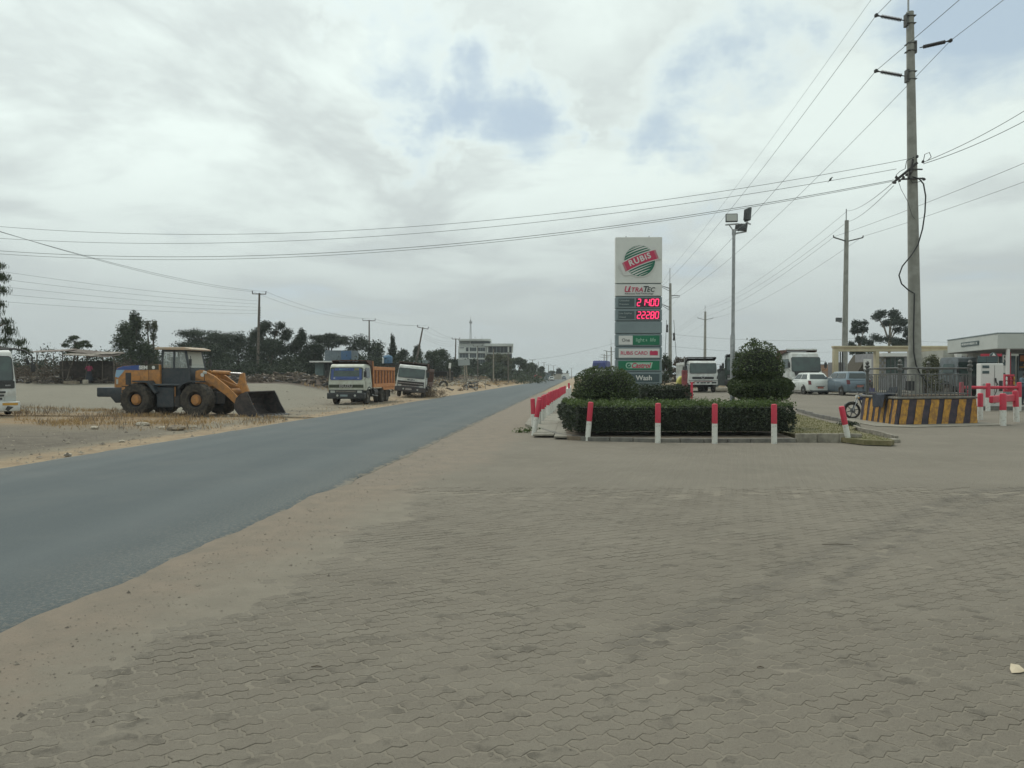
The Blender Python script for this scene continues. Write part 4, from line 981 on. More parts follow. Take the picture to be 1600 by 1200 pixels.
# wires of line A
prev = Vector(uv2xy(-46, 12.7)).to_3d()
lab = 'high wire from the {} of the big pole towards the sign'
for nm, a, b, dz_, r, w in (('', 'A1', 'B1', 14.6, .010, 'top left insulator'), ('', 'A2', 'B2', 13.6, .010, 'right insulator'), ('', 'A3', 'B3', 12.6, .010, 'lower left insulator'), ('', 'A0', 'B0', 16.8, .007, 'thin top spike')):
    o2 = {'A1': -1.1, 'A2': 1.1, 'A3': -1.1, 'A0': 0}[a]
    wires('power_line', lab.format(w), [Vector((prev.x + o2, prev.y, dz_)), ATT[a], ATT[b]], r, [1.1, {'A1': .75, 'A2': .9, 'A3': .8, 'A0': .5}[a]])
nxt = Vector(uv2xy(158, 11.9)).to_3d()
for a, o2, zz in (('B1', -1, 12), ('B2', 1, 11), ('B3', -1, 10), ('B0', 0, 13.5)):
    wires('power_line', {'B1': 'upper left', 'B2': 'right hand', 'B3': 'lower left', 'B0': 'topmost'}[a] + ' wire running on behind the price sign from the pole beside it', [ATT[a], Vector((nxt.x + o2, nxt.y, zz))], .010, .8)
# line C and D
pv_ = Vector(uv2xy(-12, 22.9)).to_3d()
for a, b, c, o2, zz, w in (('C2', 'D2', 'E2', -1.3, 12.0, 'left arm'), ('C3', 'D3', 'E3', 1.3, 12.0, 'right arm')):
    wires('power_line', f'wire on the {w} of the slender pole, crossing behind the big pole', [Vector((pv_.x + o2, pv_.y, zz)), ATT[a], ATT[b], ATT[c]], .012, [1.0, 1.2, 1])
for k, (a, b) in enumerate((('C0', 'D1'), ('C1', 'D1'))):
    s_ = ATT['L3'] + Vector((.02 * k, 0, -.05 - .12 * k))
    wires('power_line', ['upper', 'lower'][k] + ' service wire from the big pole bracket to the slender pole top', [s_, ATT[a], ATT[b] + Vector((.2 * k, 0, -.4 * k)), ATT['E1'] + Vector((k, 0, 0))], .012, [.25, 1.2, 1])
# low voltage: across the road to the left, and off to the right
LX, LY = -26.3, 37.0
for k, (a, zl, sg_, r) in enumerate((('L0', 9.15, 1.42, .009), ('L1', 8.55, 1.25, .009), ('L2', 7.95, 1.33, .011), ('L3', 7.80, 1.34, .009))):
    wires('power_line', ['top', 'second', 'third, thicker', 'lowest'][k] + ' of the cables sagging across the road from the big pole', [ATT[a], Vector((LX, LY, zl))], r, sg_, n=40)
for k in range(2):
    wires('power_line', ['upper', 'lower'][k] + ' of two cables leaving the big pole to the right', [ATT['Lr'] + Vector((0, 0, -.06 * k)), Vector((X(1760, 24), 24, Z(60 + 30 * k, 24)))], .012, .35)
for k, py in enumerate((522, 541)):
    wires('power_line', ['upper', 'lower'][k] + ' faint level wire far behind the station from the pole beside the sign', [Vector((x1, y1, Z(py, 94))), Vector((X(1345, 110), 110, Z(py + 6, 110))), Vector((X(1750, 115), 115, Z(py + 10, 115)))], .012, [.6, .6])
# left side line of wooden poles
WP = {}
def wpole(nm, label, px, ptop, d, r, arm=.9, lean=0, pbase=None, light=False):
    x, y = X(px, d), d
    WP[nm] = Vector((x + math.sin(R(lean)) * (Z(ptop, d) - G(x, y)), y, Z(ptop, d)))
    t = tpole(label, x, y, Z(ptop, d), r, M_barkpale if light else M_wood, [(Z(ptop, d) - .12, -arm, arm, .0)] if arm else [], lean=lean)
    for s in (-1, 1):
        if arm: MB().tube([(s * arm, -.1, Z(ptop, d) - .12 - t.location.z), (s * (arm + .02), -.1, Z(ptop, d) + .22 - t.location.z)], .05, M_insul, 6).build('insulator', t)
    return t
t = wpole('a', 'weathered wooden power pole behind the yellow loader, bare along its upper half', 402, 458, 85, .17, .75, lean=1.6)
for i in range(9): MB().lathe([(.03, 0), (.07, .04), (.03, .1)], (.2, -.1, 8.3 - i * .28 - 0), (0, 0, 1), M_insul, 6).build('spool', t)
wpole('b', 'wooden pole with a cross arm sticking up behind the dark trees above the dump truck', 577, 500, 118, .16, .95)
wpole('c', 'leaning wooden power pole above the second white truck', 645, 510, 112, .17, .8, lean=11)
t = wpole('d', 'pole with cross arm at the left corner of the white office building', 711, 529, 142, .17, .7, lean=1.2)
for i, (px, py, d, lb, r, ar) in enumerate(((746.5, 540, 150, 'thin post in front of the white office building, left of the middle', .11, .9), (771, 545, 140, 'pale pole in front of the middle of the office building', .15, 0), (794, 550, 150, 'pole in front of the right end of the office building', .12, 0),
                                   (832, 562, 230, 'pole among the trees right of the office building', .14, .8), (841, 565, 260, 'street pole at the right edge of the roadside wood', .14, 0), (850, 566, 290, 'thin pole standing beside the round tree down the road', .15, .8), (857, 570, 330, 'far pole beyond the round tree on the left verge', .15, 1), (865, 571, 380, 'tiny far pole left of the vanishing road', .16, 1), (873, 574, 440, 'tiniest far pole at the end of the left verge', .18, 1),
                                   (818, 563, 200, 'short pole over the wood behind the red shed', .12, .8), (893, 575, 400, 'far pole where the road meets the sky', .15, .9), (914, 578, 430, 'far pole right of the end of the road', .16, .9))):
    wpole('e%d' % i, lb, px, py, d, r, ar, light=(i == 1))
wl_ = Vector((LX, LY, 0))
for k in range(2):
    wires('power_line', ['left', 'right'][k] + ' one of twin wires dropping from upper left to the loader pole', [Vector((LX + .2 * k, LY, 9.2 - .1 * k)), WP['a'] + Vector((-.75 + 1.5 * k, -.1, .15)), WP['b'] + Vector((-.9 + 1.8 * k, -.1, .15)), WP['c'] + Vector((-.7 + 1.4 * k, -.1, .1)), WP['d'] + Vector((-.6 + 1.2 * k, 0, 0))], .012, [.55, .7, .35, .5])
for k in range(5):
    wires('power_line', ['top', 'second', 'middle', 'fourth', 'bottom'][k] + ' of five faint wires from the left edge to the loader pole', [Vector((-41, 50, 9.75 - .62 * k)), WP['a'] + Vector((0, 0, -.9 - .35 * k))], .009, .35)
for k in range(3):
    wires('power_line', ['upper', 'middle', 'lower'][k] + ' faint wire from the leaning pole past the office roof', [WP['c'] + Vector((.3, 0, -1.2 - .3 * k)), WP['d'] + Vector((0, 0, -.5 - .4 * k)), WP['e0'] + Vector((0, 0, -.3 - .2 * k))], .012, .5)
wires('power_line', 'very faint wire over the road end between the office building and the price sign', [WP['e9'], Vector((X(990, 150), 150, Z(527, 150)))], .02, .8)
# bird on the second cable
a, b = ATT['L1'], Vector((LX, LY, 8.55)); tt = .055; p = a.lerp(b, tt); p.z -= 4 * 1.25 * tt * (1 - tt)
bd = thing('bird', 'small dark bird perched on a cable left of the big pole', 'bird', p)
q = MB(); prof = [(.001, -.09), (.022, -.07), (.036, -.02), (.034, .03), (.02, .065), (.001, .08)]
q.lathe(prof, (0, 0, .05), (.55, 0, .85), M_cable, 10); q.lathe([(.001, -.022), (.018, -.012), (.022, 0), (.016, .014), (.001, .022)], (.06, 0, .125), (1, 0, 0), M_cable, 10); q.beam((-.04, 0, .0), (-.10, 0, -.07), .03, .008, M_cable); q.tube([(.08, 0, .125), (.10, 0, .12)], [.006, .001], M_cable, 5)
q.tube([(0, .01, .03), (0, .01, 0)], .004, M_cable, 4); q.tube([(0, -.01, .03), (0, -.01, 0)], .004, M_cable, 4); q.build('body', bd, smooth=True)
# ------------------------------------------------------------------ vehicles (front towards local -Y, wheels on z = 0)
def wheel(parent, c, r, w, side, tread=True, rim_m=None, rr=.58, name='wheel', lugs=0, face=.0):
    """tyre with rim; side = +1 faces +X"""
    t = MB(); x = Vector((side, 0, 0)); c = Vector(c); h = w / 2
    t.lathe([(r * rr, -h), (r * .80, -h * 1.02), (r * .94, -h * .92), (r, -h * .6), (r, h * .6), (r * .94, h * .92), (r * .80, h * 1.02), (r * rr, h * .92), (r * rr * .97, h * .6)], c, x, M_tyre, 28)
    ty = t.build('tyre', parent, smooth=True)
    q = MB(); q.lathe([(r * rr * .99, h * .7), (r * rr * .9, h * .62), (r * rr * .82, h * (.15 + face)), (r * .26, h * (.2 + face)), (r * .24, h * (.55 + face)), (r * .12, h * (.62 + face)), (.001, h * (.62 + face))], c, x, rim_m or M_rim, 20); q.build('rim', ty, smooth=True)
    if lugs:
        L = MB()
        for k in range(lugs):
            for s in (-1, 1):
                a = 2 * math.pi * (k + (.5 if s > 0 else 0)) / lugs; p0 = c + Vector((s * h * .05, math.cos(a) * r * 1.0, math.sin(a) * r * 1.0)); a2 = a + .20; p1 = c + Vector((s * h * .98, math.cos(a2) * r * .955, math.sin(a2) * r * .955))
                L.beam(p0, p1, r * .07, r * .055, M_tyre, up=(0, math.cos(a), math.sin(a)))
        L.build('tread', ty)
    return ty
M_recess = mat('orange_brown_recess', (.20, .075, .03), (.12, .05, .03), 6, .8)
def truck(label, loc, rz, paint, scale=1, style='isuzu', bed='orange', rot=None, axles=(1.15, 4.7, 5.95), length=7.6, cat='truck', group=None):
    t = thing('dump_truck' if bed else 'lorry', label, cat, loc, rz, scale=scale, rot=rot, group=group)
    W_ = 2.4; w2 = W_ / 2
    base, sl_b, sl_t, top = {'isuzu': (.95, 1.62, 2.46, 2.68), 'hino': (.78, 1.55, 2.42, 2.62), 'modern': (.85, 1.52, 2.6, 2.95), 'second': (.80, 1.60, 2.42, 2.70)}[style]
    ins = {'isuzu': .10, 'hino': .14, 'modern': .2, 'second': .12}[style]
    # cab shell: side profile with wheel arch, sides leaning in above the waist
    prof = [(0.02, base), (0, base + .25), (.02, sl_b), (.16, sl_t), (.26, top - .08), (.42, top), (1.75, top), (1.86, top - .1), (1.9, 1.4), (1.9, base + .12), (1.78, base + .1)] + [(1.15 + .64 * math.cos(a), .50 + .64 * math.sin(a)) for a in [R(q) for q in (38, 60, 80, 100, 120, 142)]] + [(.5, base)]
    vs = []; n = len(prof)
    def inx(z): return ins * max(0, min(1, (z - 1.5) / (top - 1.5))) ** 1.2
    for s in (-1, 1):
        for (y, z) in prof: vs.append((s * (w2 - inx(z)), y, z))
    q = MB(); q.add(vs, [tuple(range(n)), tuple(reversed(range(n, 2 * n)))] + [(i, i + n, (i + 1) % n + n, (i + 1) % n) for i in range(n)], paint)
    cab = q.build('cab', t, bevel=.035, smooth=True, segs=2)
    # windscreen
    sl = Vector((0, sl_t - sl_b and .14, sl_t - sl_b)).normalized(); mid = ((.02 + .16) / 2, (sl_b + sl_t) / 2)
    gl = M_glass2
    ww = {'isuzu': 2.12, 'hino': 2.12, 'modern': 2.18, 'second': 2.14}[style]
    MB().plate((0, mid[0] - .02, mid[1] + .01), (1, 0, 0), sl, ww + .06, (sl_t - sl_b) + .0, .012, M_black, .12).build('windscreen_seal', t)
    ws = MB().plate((0, mid[0] - .032, mid[1] + .01), (1, 0, 0), sl, ww, (sl_t - sl_b) - .07, .01, gl, .10).build('windscreen', t)
    for s in (-.45, .35):
        wq = MB(); wq.beam((s, -.035, sl_b + .02), (s + .5, .0, sl_b + .17), .02, .015, M_black); wq.build('wiper', t)
    for s in (-1, 1):
        xx = s * (w2 - inx(2.05)); nrm_in = Vector((-s * inx(top) / (top - 1.5), 0, 1)).normalized()
        yv = Vector((0, -s * 1.0, 0)); u_ = Vector((0, 1, 0)) * s
        MB().plate((xx + s * .006, .98, (sl_b + sl_t) / 2 + .07), u_, nrm_in, .98, .68, .012, M_glass2 if style != 'isuzu' else M_glass, .08).build('side_window', t)
        dr = MB().plate((s * (w2 + .002), .95, 1.30), u_, (0, 0, 1), 1.05, .56, .010, paint, .03).build('door', t)
        MB().box((s * (w2 + .03), 1.30, 1.42), (.03, .16, .03), M_black).build('door_handle', dr, bevel=.005)
        MB().prism([(1.15 + r_ * math.cos(R(a)), .50 + r_ * math.sin(R(a))) for r_, rng_ in ((.70, range(20, 165, 12)), (.61, range(164, 19, -12))) for a in rng_], s * w2 - .14 * s, s * w2 + .02 * s, M_black).build('mudguard', t)
        # mirrors on arms
        m_ = MB(); mx = s * (w2 + (.10 if style == 'isuzu' else .2))
        m_.tube([(s * (w2 - .06), .12, 2.32), (mx, -.12, 2.30), (mx, -.12, 1.72), (s * (w2 - .0), .1, 1.62)], .016, M_black, 6); arm = m_.build('mirror_arm', t)
        MB().box((mx, -.13, 2.02), (.19, .07, .40), M_black).build('mirror', arm, bevel=.02)
    fy = 0
    if style == 'isuzu':
        MB().plate((0, -.002, 1.235), (1, 0, 0), (0, 0, 1), 2.30, .20, .02, mat('old_grille', (.05, .06, .035), (.03, .035, .02), 8, .7)).build('grille', t)
        text('lettering', 'ISUZU', .26, M_chrome, t, (-.02, -.026, 1.235), offset=.012, sx=1.25, extrude=.006)
        MB().plate((0, -.002, .88), (1, 0, 0), (0, 0, 1), 2.32, .22, .03, M_black).build('lamp_panel', t)
        MB().plate((-.02, -.034, .89), (1, 0, 0), (0, 0, 1), 1.35, .10, .01, M_rim).build('badge_strip', t)
        hl = (.90, .87); bz, bh = .60, .40
        # printed sun visor strips and stickers on the glass
        M_vis = mat('visor_blue', (.035, .065, .21), (.05, .09, .25), 3, .35); p_ = lambda dx, z, w, h, m, nm: MB().plate((dx, mid[0] - .045 + (z - mid[1]) * .165, z), (1, 0, 0), sl, w, h, .004, m, .01).build(nm, ws)
        p_(0.05, 2.33, 1.7, .17, M_vis, 'sun_strip'); p_(0, 1.75, 2.08, .22, M_vis, 'sun_strip'); p_(-.94, 2.04, .16, .62, M_vis, 'sun_strip'); p_(.94, 2.04, .16, .62, M_vis, 'sun_strip')
        p_(-.12, 2.33, .78, .09, mat('sticker_cyan', (.25, .50, .60), None, rough=.5), 'sticker'); p_(-.62, 2.32, .16, .12, mat('sticker_orange', (.55, .15, .04), None, rough=.5), 'sticker'); p_(.66, 2.33, .34, .13, mat('sticker_yellow', (.52, .48, .12), None, rough=.5), 'sticker')
        p_(-.82, 1.76, .16, .05, M_signwhite, 'sticker'); p_(.82, 1.76, .16, .05, M_signwhite, 'sticker')
    elif style == 'hino':
        MB().plate((0, -.004, 1.20), (1, 0, 0), (0, 0, 1), 1.75, .20, .015, M_black, .05).build('grille', t)
        MB().lathe([(.14, 0), (.12, .02), (.10, .02), (.09, .0)], (0, -.02, 1.24), (0, -1, 0), M_chrome, 16).build('badge', t)
        MB().plate((0, -.004, .97), (1, 0, 0), (0, 0, 1), 2.36, .04, .02, M_black).build('seam', t)
        MB().plate((0, -.02, .80), (1, 0, 0), (0, 0, 1), 2.36, .30, .05, paint, .05).build('bumper', t)
        MB().plate((-.0, -.072, .93), (1, 0, 0), (0, 0, 1), 1.5, .05, .006, M_fred).build('red_strip', t)
        for x in (-.42, -.12, .12, .42): MB().plate((x, -.072, .80), (1, 0, 0), (0, 0, 1), .22, .11, .006, M_black, .02).build('vent', t)
        for s in (-1, 1): MB().plate((s * .88, -.072, .81), (1, 0, 0), (0, 0, 1), .38, .13, .01, M_black if s > 0 else M_fred, .03).build('lamp', t)
        MB().poly([(1.10, -.012, 1.10), (1.19, -.012, 1.12), (1.19, -.012, 1.45), (1.12, -.012, 1.28)], .006, M_black, nrm=(0, -1, 0)).build('corner_vent', t)
        hl = None; bz, bh = None, None
    elif style == 'modern':
        MB().poly([(-.95, -.012, 1.53), (.95, -.012, 1.53), (.72, -.03, .92), (-.72, -.03, .92)][::-1], .02, M_black, nrm=(0, -1, 0)).build('grille', t)
        for k in range(3): MB().plate((0, -.054, 1.08 + k * .14), (1, 0, 0), (0, 0, 1), 1.5, .02, .01, M_dark).build('grille_bar', t)
        hl = (.96, .78); bz, bh = .70, .34
    else:
        for k in range(4): MB().plate((0, -.01, 1.30 - k * .11), (1, 0, 0), (0, 0, 1), 2.1, .05, .03, M_chrome if k % 2 else M_dark).build('grille_bar', t)
        MB().plate((0, -.004, 1.13), (1, 0, 0), (0, 0, 1), 2.2, .46, .012, M_black).build('grille', t)
        text('lettering', 'ISUZU', .16, M_ink, t, (0, -.012, 1.47), offset=.006, sx=1.4)
        hl = (.90, .98); bz, bh = .68, .42
    if hl:
        for s in (-1, 1):
            hq = MB().plate((s * hl[0], -.03, hl[1]), (1, 0, 0), (0, 0, 1), .30, .15, .02, M_lens, .03).build('headlight', t)
    if bz:
        bmat = M_black if style in ('isuzu', 'modern') else mat('bumper_dark', (.03, .03, .033), (.06, .05, .05), 5, .7)
        MB().box((0, .02, bz), (2.52, .34, bh), bmat).build('bumper', t, bevel=.04)
        if style != 'modern': MB().plate((-.12, -.152, bz + .02), (1, 0, 0), (0, 0, 1), .50, .13, .01, M_chrome if style != 'isuzu' else M_signgrey).build('number_plate', t)
        for s in (-.55, .62): MB().lathe([(.001, .012), (.07, .01), (.075, 0)], (s, -.152, bz + .02), (0, -1, 0), M_lens, 12).build('fog_light', t)
    # chassis, axles, tank
    q = MB()
    for s in (-1, 1): q.box((s * .42, length / 2 + .3, .86), (.09, length - .8, .26), M_dark)
    for y in axles: q.tube([(-.95, y, .52), (.95, y, .52)], .09, M_dark, 8); q.box((0, y, .55), (.4, .36, .34), M_dark)
    for y in (.5, 2.3, 3.4): q.box((0, y, .82), (.8, .12, .2), M_dark)
    q.box((0, .9, .78), (1.2, 1.1, .5), M_dark); q.build('chassis', t, bevel=.01)
    MB().tube([(.98, 2.5, .76), (.98, 3.45, .76)], .26, M_dark, 14).build('fuel_tank', t); MB().box((-.98, 2.9, .78), (.42, .8, .44), M_dark).build('battery_box', t, bevel=.03)
    MB().beam((1.14, 2.15, .62), (1.14, 3.6, .52), .04, .07, M_steel).build('side_guard', t)
    for i, y in enumerate(axles):
        for s in (-1, 1):
            wheel(t, (s * (1.02 if i == 0 else 1.0), y, .5), .5, .29 if i == 0 else .30, s, face=.3 if i == 0 else -.35, name='wheel')
            if i: wheel(t, (s * .68, y, .5), .5, .29, -s, name='wheel')
    for s in (-1, 1): MB().plate((s * .95, axles[-1] + .62, .62), (1, 0, 0), (0, 0, 1), .5, .5, .02, M_black).build('mudflap', t)
    # tipper body
    if bed:
        bm_, inner = {'orange': (M_orange, M_tipbrown), 'brown': (M_tipbrown, M_tipbrown), 'green': (mat('tarp_green', (.035, .06, .04), (.05, .075, .05), 4, .8, bump=.2), M_dark), 'white': (M_white, M_dark), 'blue': (mat('tarp_blue', (.02, .035, .16), (.03, .05, .20), 3, .6, bump=.2), M_dark)}[bed]
        y0, y1, z0_, z1_ = 2.15, length, 1.12, (2.72 if style == 'modern' else 2.52); bd = link('tipper_body', None, t) if False else None
        q = MB(); ys = y0
        q.box((0, (y0 + y1) / 2, z0_ + .03), (2.3, y1 - y0, .09), inner)
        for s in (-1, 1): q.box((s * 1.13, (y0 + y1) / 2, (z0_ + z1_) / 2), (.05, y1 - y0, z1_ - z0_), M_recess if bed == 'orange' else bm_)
        q.prism([(y0, z0_), (y0 + .05, z0_), (y0 + .0, z1_ + .35), (y0 - .10, z1_ + .35)], -1.15, 1.15, inner)
        body = q.build('tipper_body', t, bevel=.01)
        # flat cab guard from the headboard
        gq = MB(); gq.box((0, y0 - .75 if style != 'modern' else y0 - .6, z1_ + .40), (2.34, 1.5, .05), inner); gq.build('cab_guard', body)
        for s in (-1, 1): MB().prism([(y0 + .02, z1_ - .4), (y0 + .02, z1_ + .42), (y0 - 1.45, z1_ + .42), (y0 - 1.45, z1_ + .30), (y0 - .35, z1_ + .05), (y0 - .25, z1_ - .4)], s * 1.17 - .02, s * 1.17 + .02, inner).build('guard_side', body)
        if style in ('modern',): MB().box((0, y0 - 1.4, z1_ + .46), (2.4, .06, .10), M_white).build('guard_edge', body)
        MB().box((0, y1 + .02, (z0_ + z1_) / 2 - .05), (2.3, .05, z1_ - z0_ - .1), bm_).build('tailgate', body, bevel=.01)
        for s in (-1, 1):
            f = MB(); f.box((s * 1.19, (y0 + y1) / 2, z1_ - .10), (.09, y1 - y0, .24), bm_); f.build('top_rail', body, bevel=.015)
            f = MB(); f.box((s * 1.19, (y0 + y1) / 2, z0_ + .12), (.09, y1 - y0, .26), bm_); f.build('bottom_rail', body, bevel=.015)
            nb = 8
            for k in range(nb):
                yy = y0 + .12 + (y1 - y0 - .24) * k / (nb - 1); MB().box((s * 1.19, yy, (z0_ + z1_) / 2 + .01), (.085, .17, z1_ - z0_ - .5), bm_).build('rib', body, bevel=.012)
            MB().prism([(y0 + 2.6, z0_), (y1, z0_), (y1, z0_ - .22), (y0 + 3.0, z0_ - .22)], s * 1.15 - .03, s * 1.15 + .03, bm_).build('side_skirt', body)
            MB().beam((s * 1.24, y0 + .0, z0_ + .05), (s * 1.24, y0 - .16, z1_ + .38), .05, .07, bm_).build('corner_post', body)
        MB().tube([(0, y0 + .3, .9), (0, y0 + .1, z1_)], .09, M_dark, 8).build('lift_ram', body)
    return t
d = 45.5
tk = truck('cream dump truck with a ribbed orange tipper and blue sun strip', (X(541, d), d, G(X(541, d), d)), -TH * 1.0, M_cream, .92, length=8.3, axles=(1.15, 5.0, 6.3))
d = 59
truck('white dump truck leaning to one side behind the orange tipper', (X(639.5, d), d, G(X(639, d), d) + .02), 0, M_white, .94, 'second', 'brown', rot=(0, R(5.5), -TH + R(6)))
d = 58
truck('white truck with a slim black grille and red strip parked left of the lamp post', (X(1098.5, d), d, G(X(1098, d), d)), R(-5), M_white, .93, 'hino', 'white')
d = 56.5
truck('white dump truck with a big black grille parked behind the white hatchback', (X(1260, d), d, G(X(1260, d), d)), R(7), M_white, 1.03, 'modern', 'brown')
d = 64
t = truck('green covered lorry hidden behind the two tier shrub', (X(1158, d), d, G(X(1158, d), d)), R(-16), mat('dark_green_paint', (.02, .045, .03), None, rough=.5), 1.06, 'second', 'green')
q = MB(); q.prism([(-1.25, 2.4), (-1.1, 2.95), (-.4, 3.15), (.5, 3.1), (1.1, 2.9), (1.25, 2.4)], 2.2, 7.5, MATS['tarp_green'], axis='y'); q.build('load_cover', t, bevel=.04)
d = 122
t = truck('lorry with a blue covered load rising behind the dome shaped shrub', (X(934, d), d, G(X(934, d), d)), R(-14), M_white, 1.0, 'second', 'blue')
q = MB(); q.box((0, 5.0, 3.2), (2.5, 5.4, 1.9), MATS['tarp_blue'], taper=(.9, .95)); q.box((0, 2.6, 3.3), (2.45, 1.8, 1.3), MATS['tarp_blue'], taper=(.85, .9)); q.build('load_cover', t, bevel=.12)

# small bus at the left edge, facing us
d = 31.5; bus = thing('minibus', 'white minibus with a dark windscreen cut off by the left edge of the picture', 'bus', (X(-18, d), d, G(X(-18, d), d)), R(44))
prof = [(.08, .45), (0, .62), (-.02, 1.15), (.04, 1.45), (.42, 2.55), (.62, 2.75), (1.1, 2.86), (6.6, 2.86), (6.8, 2.7), (6.85, .5), (5.9, .42)] + [(5.3 + .5 * math.cos(R(a)), .45 + .5 * math.sin(R(a))) for a in (10, 50, 90, 130, 170)] + [(4.6, .42), (2.0, .42)] + [(1.4 + .5 * math.cos(R(a)), .45 + .5 * math.sin(R(a))) for a in (10, 50, 90, 130, 170)] + [(.8, .42)]
q = MB(); n = len(prof); vs = []
for s in (-1, 1):
    for (y, z) in prof:
        tp = 1 if y > .5 else 1 - .07 * (1 - max(0, y) / .5); vs.append((s * (1.06 - .14 * max(0, (z - 1.3) / 1.5)) * tp, y, z))
q.add(vs, [tuple(range(n)), tuple(reversed(range(n, 2 * n)))] + [(i, i + n, (i + 1) % n + n, (i + 1) % n) for i in range(n)], M_white); q.build('body', bus, bevel=.06, smooth=True, segs=2)
sl = Vector((0, .38, 1.1)).normalized()
MB().plate((0, .20, 2.0), (1, 0, 0), sl, 1.80, 1.16, .02, M_black, .16).build('windscreen_seal', bus)
MB().plate((0, .178, 2.0), (1, 0, 0), sl, 1.72, 1.06, .012, M_glass2, .14).build('windscreen', bus)
MB().plate((0, -.015, 1.34), (1, 0, 0), (0, .03, 1), 1.84, .34, .02, M_black, .06).build('dash_panel', bus)
text('lettering', 'ISUZU', .07, M_chrome, bus, (.68, -.04, 1.30), offset=.003)
for k in range(3): MB().plate((0.02, -.03, 1.02 - k * .14), (1, 0, 0), (0, 0, 1), 1.15 - k * .12, .075, .02, M_black, .02).build('grille_slot', bus)
for s in (-1, 1):
    MB().plate((s * .76, -.022, .74), (1, 0, 0), (0, 0, 1), .42, .22, .02, M_lens, .08).build('headlight', bus)
    for k in range(5): MB().plate((s * 1.0, 1.7 + k * .98, 2.05), (0, s, 0), (-s * .1, 0, 1), .86, .72, .02, M_glass, .06).build('side_window', bus)
    wheel(bus, (s * .93, 1.4, .40), .40, .22, s); wheel(bus, (s * .93, 5.3, .40), .40, .22, s)
q = MB(); q.box((0, -.14, .42), (2.14, .42, .42), M_white); bmp = q.build('bumper', bus, bevel=.07, smooth=True, segs=2)
M_amber = mat('amber_strip', (.50, .27, .04), None, rough=.5)
for s in (-1, 1): MB().plate((s * .70, -.352, .52), (1, 0, 0), (0, 0, 1), .55, .10, .006, M_amber).build('amber_strip', bmp); MB().poly([(s * .62, -.352, .22), (s * .82, -.352, .40), (s * .60, -.352, .44), (s * .52, -.352, .30)], .006, M_black, nrm=(0, -1, 0)).build('fog_recess', bmp)
MB().plate((0, -.352, .38), (1, 0, 0), (0, 0, 1), .48, .14, .01, M_signwhite).build('number_plate', bmp)
q = MB(); q.tube([(.0, .3, 2.82), (.95, .05, 2.86), (1.25, -.25, 2.78), (1.48, -.42, 2.55), (1.50, -.44, 2.2)], [.05, .045, .035, .03, .025], M_black, 8); a_ = q.build('mirror_arm', bus, smooth=True)
q = MB(); q.plate((1.32, -.36, 2.32), (.9, -.1, .35), (-.35, 0, .9), .11, .30, .04, M_black, .03); q.build('mirror', a_, bevel=.01)
q = MB(); q.plate((1.50, -.46, 2.05), (1, 0, 0), (0, 0, 1), .16, .34, .06, M_black, .03); q.build('mirror', a_, bevel=.01)

# wheel loader, heading right and a little towards us
d = 33.7; LD = thing('wheel_loader', 'yellow wheel loader with a dark cab and big steel bucket on dry grass', 'wheel loader', (X(298, d), d, G(X(298, d), d)), R(-10), scale=.955)
# local +X forward here
def ldw(c, s): return wheel(LD, c, .74, .56, s, rim_m=M_rim, rr=.52, lugs=22)
sub = link('wheel', None, LD) if False else None
def yw(x, y):
    """wheel with axle along Y"""
    ty0 = wheel(LD, (0, 0, 0), .75, .58, 1, rim_m=M_dark, rr=.50, lugs=20, face=.0)
    s = -1 if y < 0 else 1
    ty0.rotation_euler = (0, 0, R(-90) if s < 0 else R(90)); ty0.location = (x, y, .75); ty0.name = 'tyre'
    hub = MB().lathe([(.24, 0), (.25, .09), (.19, .12), (.18, .15), (.001, .16)], (0, 0, 0), (1, 0, 0), M_yellow, 16).build('hub', ty0); hub.location = (.06, 0, 0)
    return ty0
for x, y in ((1.0, -1.0), (1.0, 1.0), (-2.0, -1.0), (-2.0, 1.0)): yw(x, y)
M_blue = mat('loader_blue', (.03, .07, .26), (.04, .08, .24), 4, .5); M_skyb = mat('loader_pale_blue', (.25, .40, .55), None, rough=.5)
# engine hood
q = MB(); q.prism([(-3.42, 1.16), (-3.36, 2.0), (-3.26, 2.22), (-2.9, 2.30), (-1.05, 2.36), (-1.05, 1.30), (-1.5, 1.25), (-1.95, 1.30), (-2.3, 1.16)], -.78, .78, M_yellow, axis='y'); hood = q.build('engine_hood', LD, bevel=.05, smooth=True, segs=2)
for s in (-1, 1):
    f = lambda pts, m, nm, t=.012, y=.782: MB().poly([(a, s * y, b) for a, b in pts], t, m, nrm=(0, s, 0)).build(nm, hood)
    f([(-3.28, 2.12), (-2.05, 2.10), (-2.05, 2.33), (-2.9, 2.29), (-3.2, 2.20)], M_blue, 'blue_band'); f([(-2.05, 2.10), (-1.10, 2.12), (-1.10, 2.35), (-2.05, 2.33)], mat('olive_band', (.05, .048, .03), None, rough=.6), 'dark_band')
    f([(-3.34, 1.80), (-3.18, 1.75), (-2.98, 1.95), (-2.85, 2.11), (-3.28, 2.11)], M_skyb, 'pale_blue_patch', .010); f([(-2.80, 1.42), (-2.52, 1.42), (-2.52, 1.98), (-2.80, 1.98)], M_black, 'side_grille'); f([(-3.0, 1.33), (-1.9, 1.33), (-1.9, 1.36), (-3.0, 1.36)], M_dark, 'panel_seam', .008)
    f([(-1.62, 1.30), (-1.60, 1.30), (-1.60, 2.10), (-1.62, 2.10)], M_dark, 'panel_seam', .008); f([(-2.38, 1.55), (-2.05, 1.55), (-2.05, 1.85), (-2.38, 1.85)], mat('worn_yellow', (.44, .19, .05), None, rough=.7), 'hatch', .02)
    MB().poly([(-3.28, s * .784, 1.45), (-3.19, s * .784, 1.45), (-3.19, s * .784, 1.68), (-3.28, s * .784, 1.68)], .014, M_lens, nrm=(0, s, 0)).build('tail_lamp', hood)
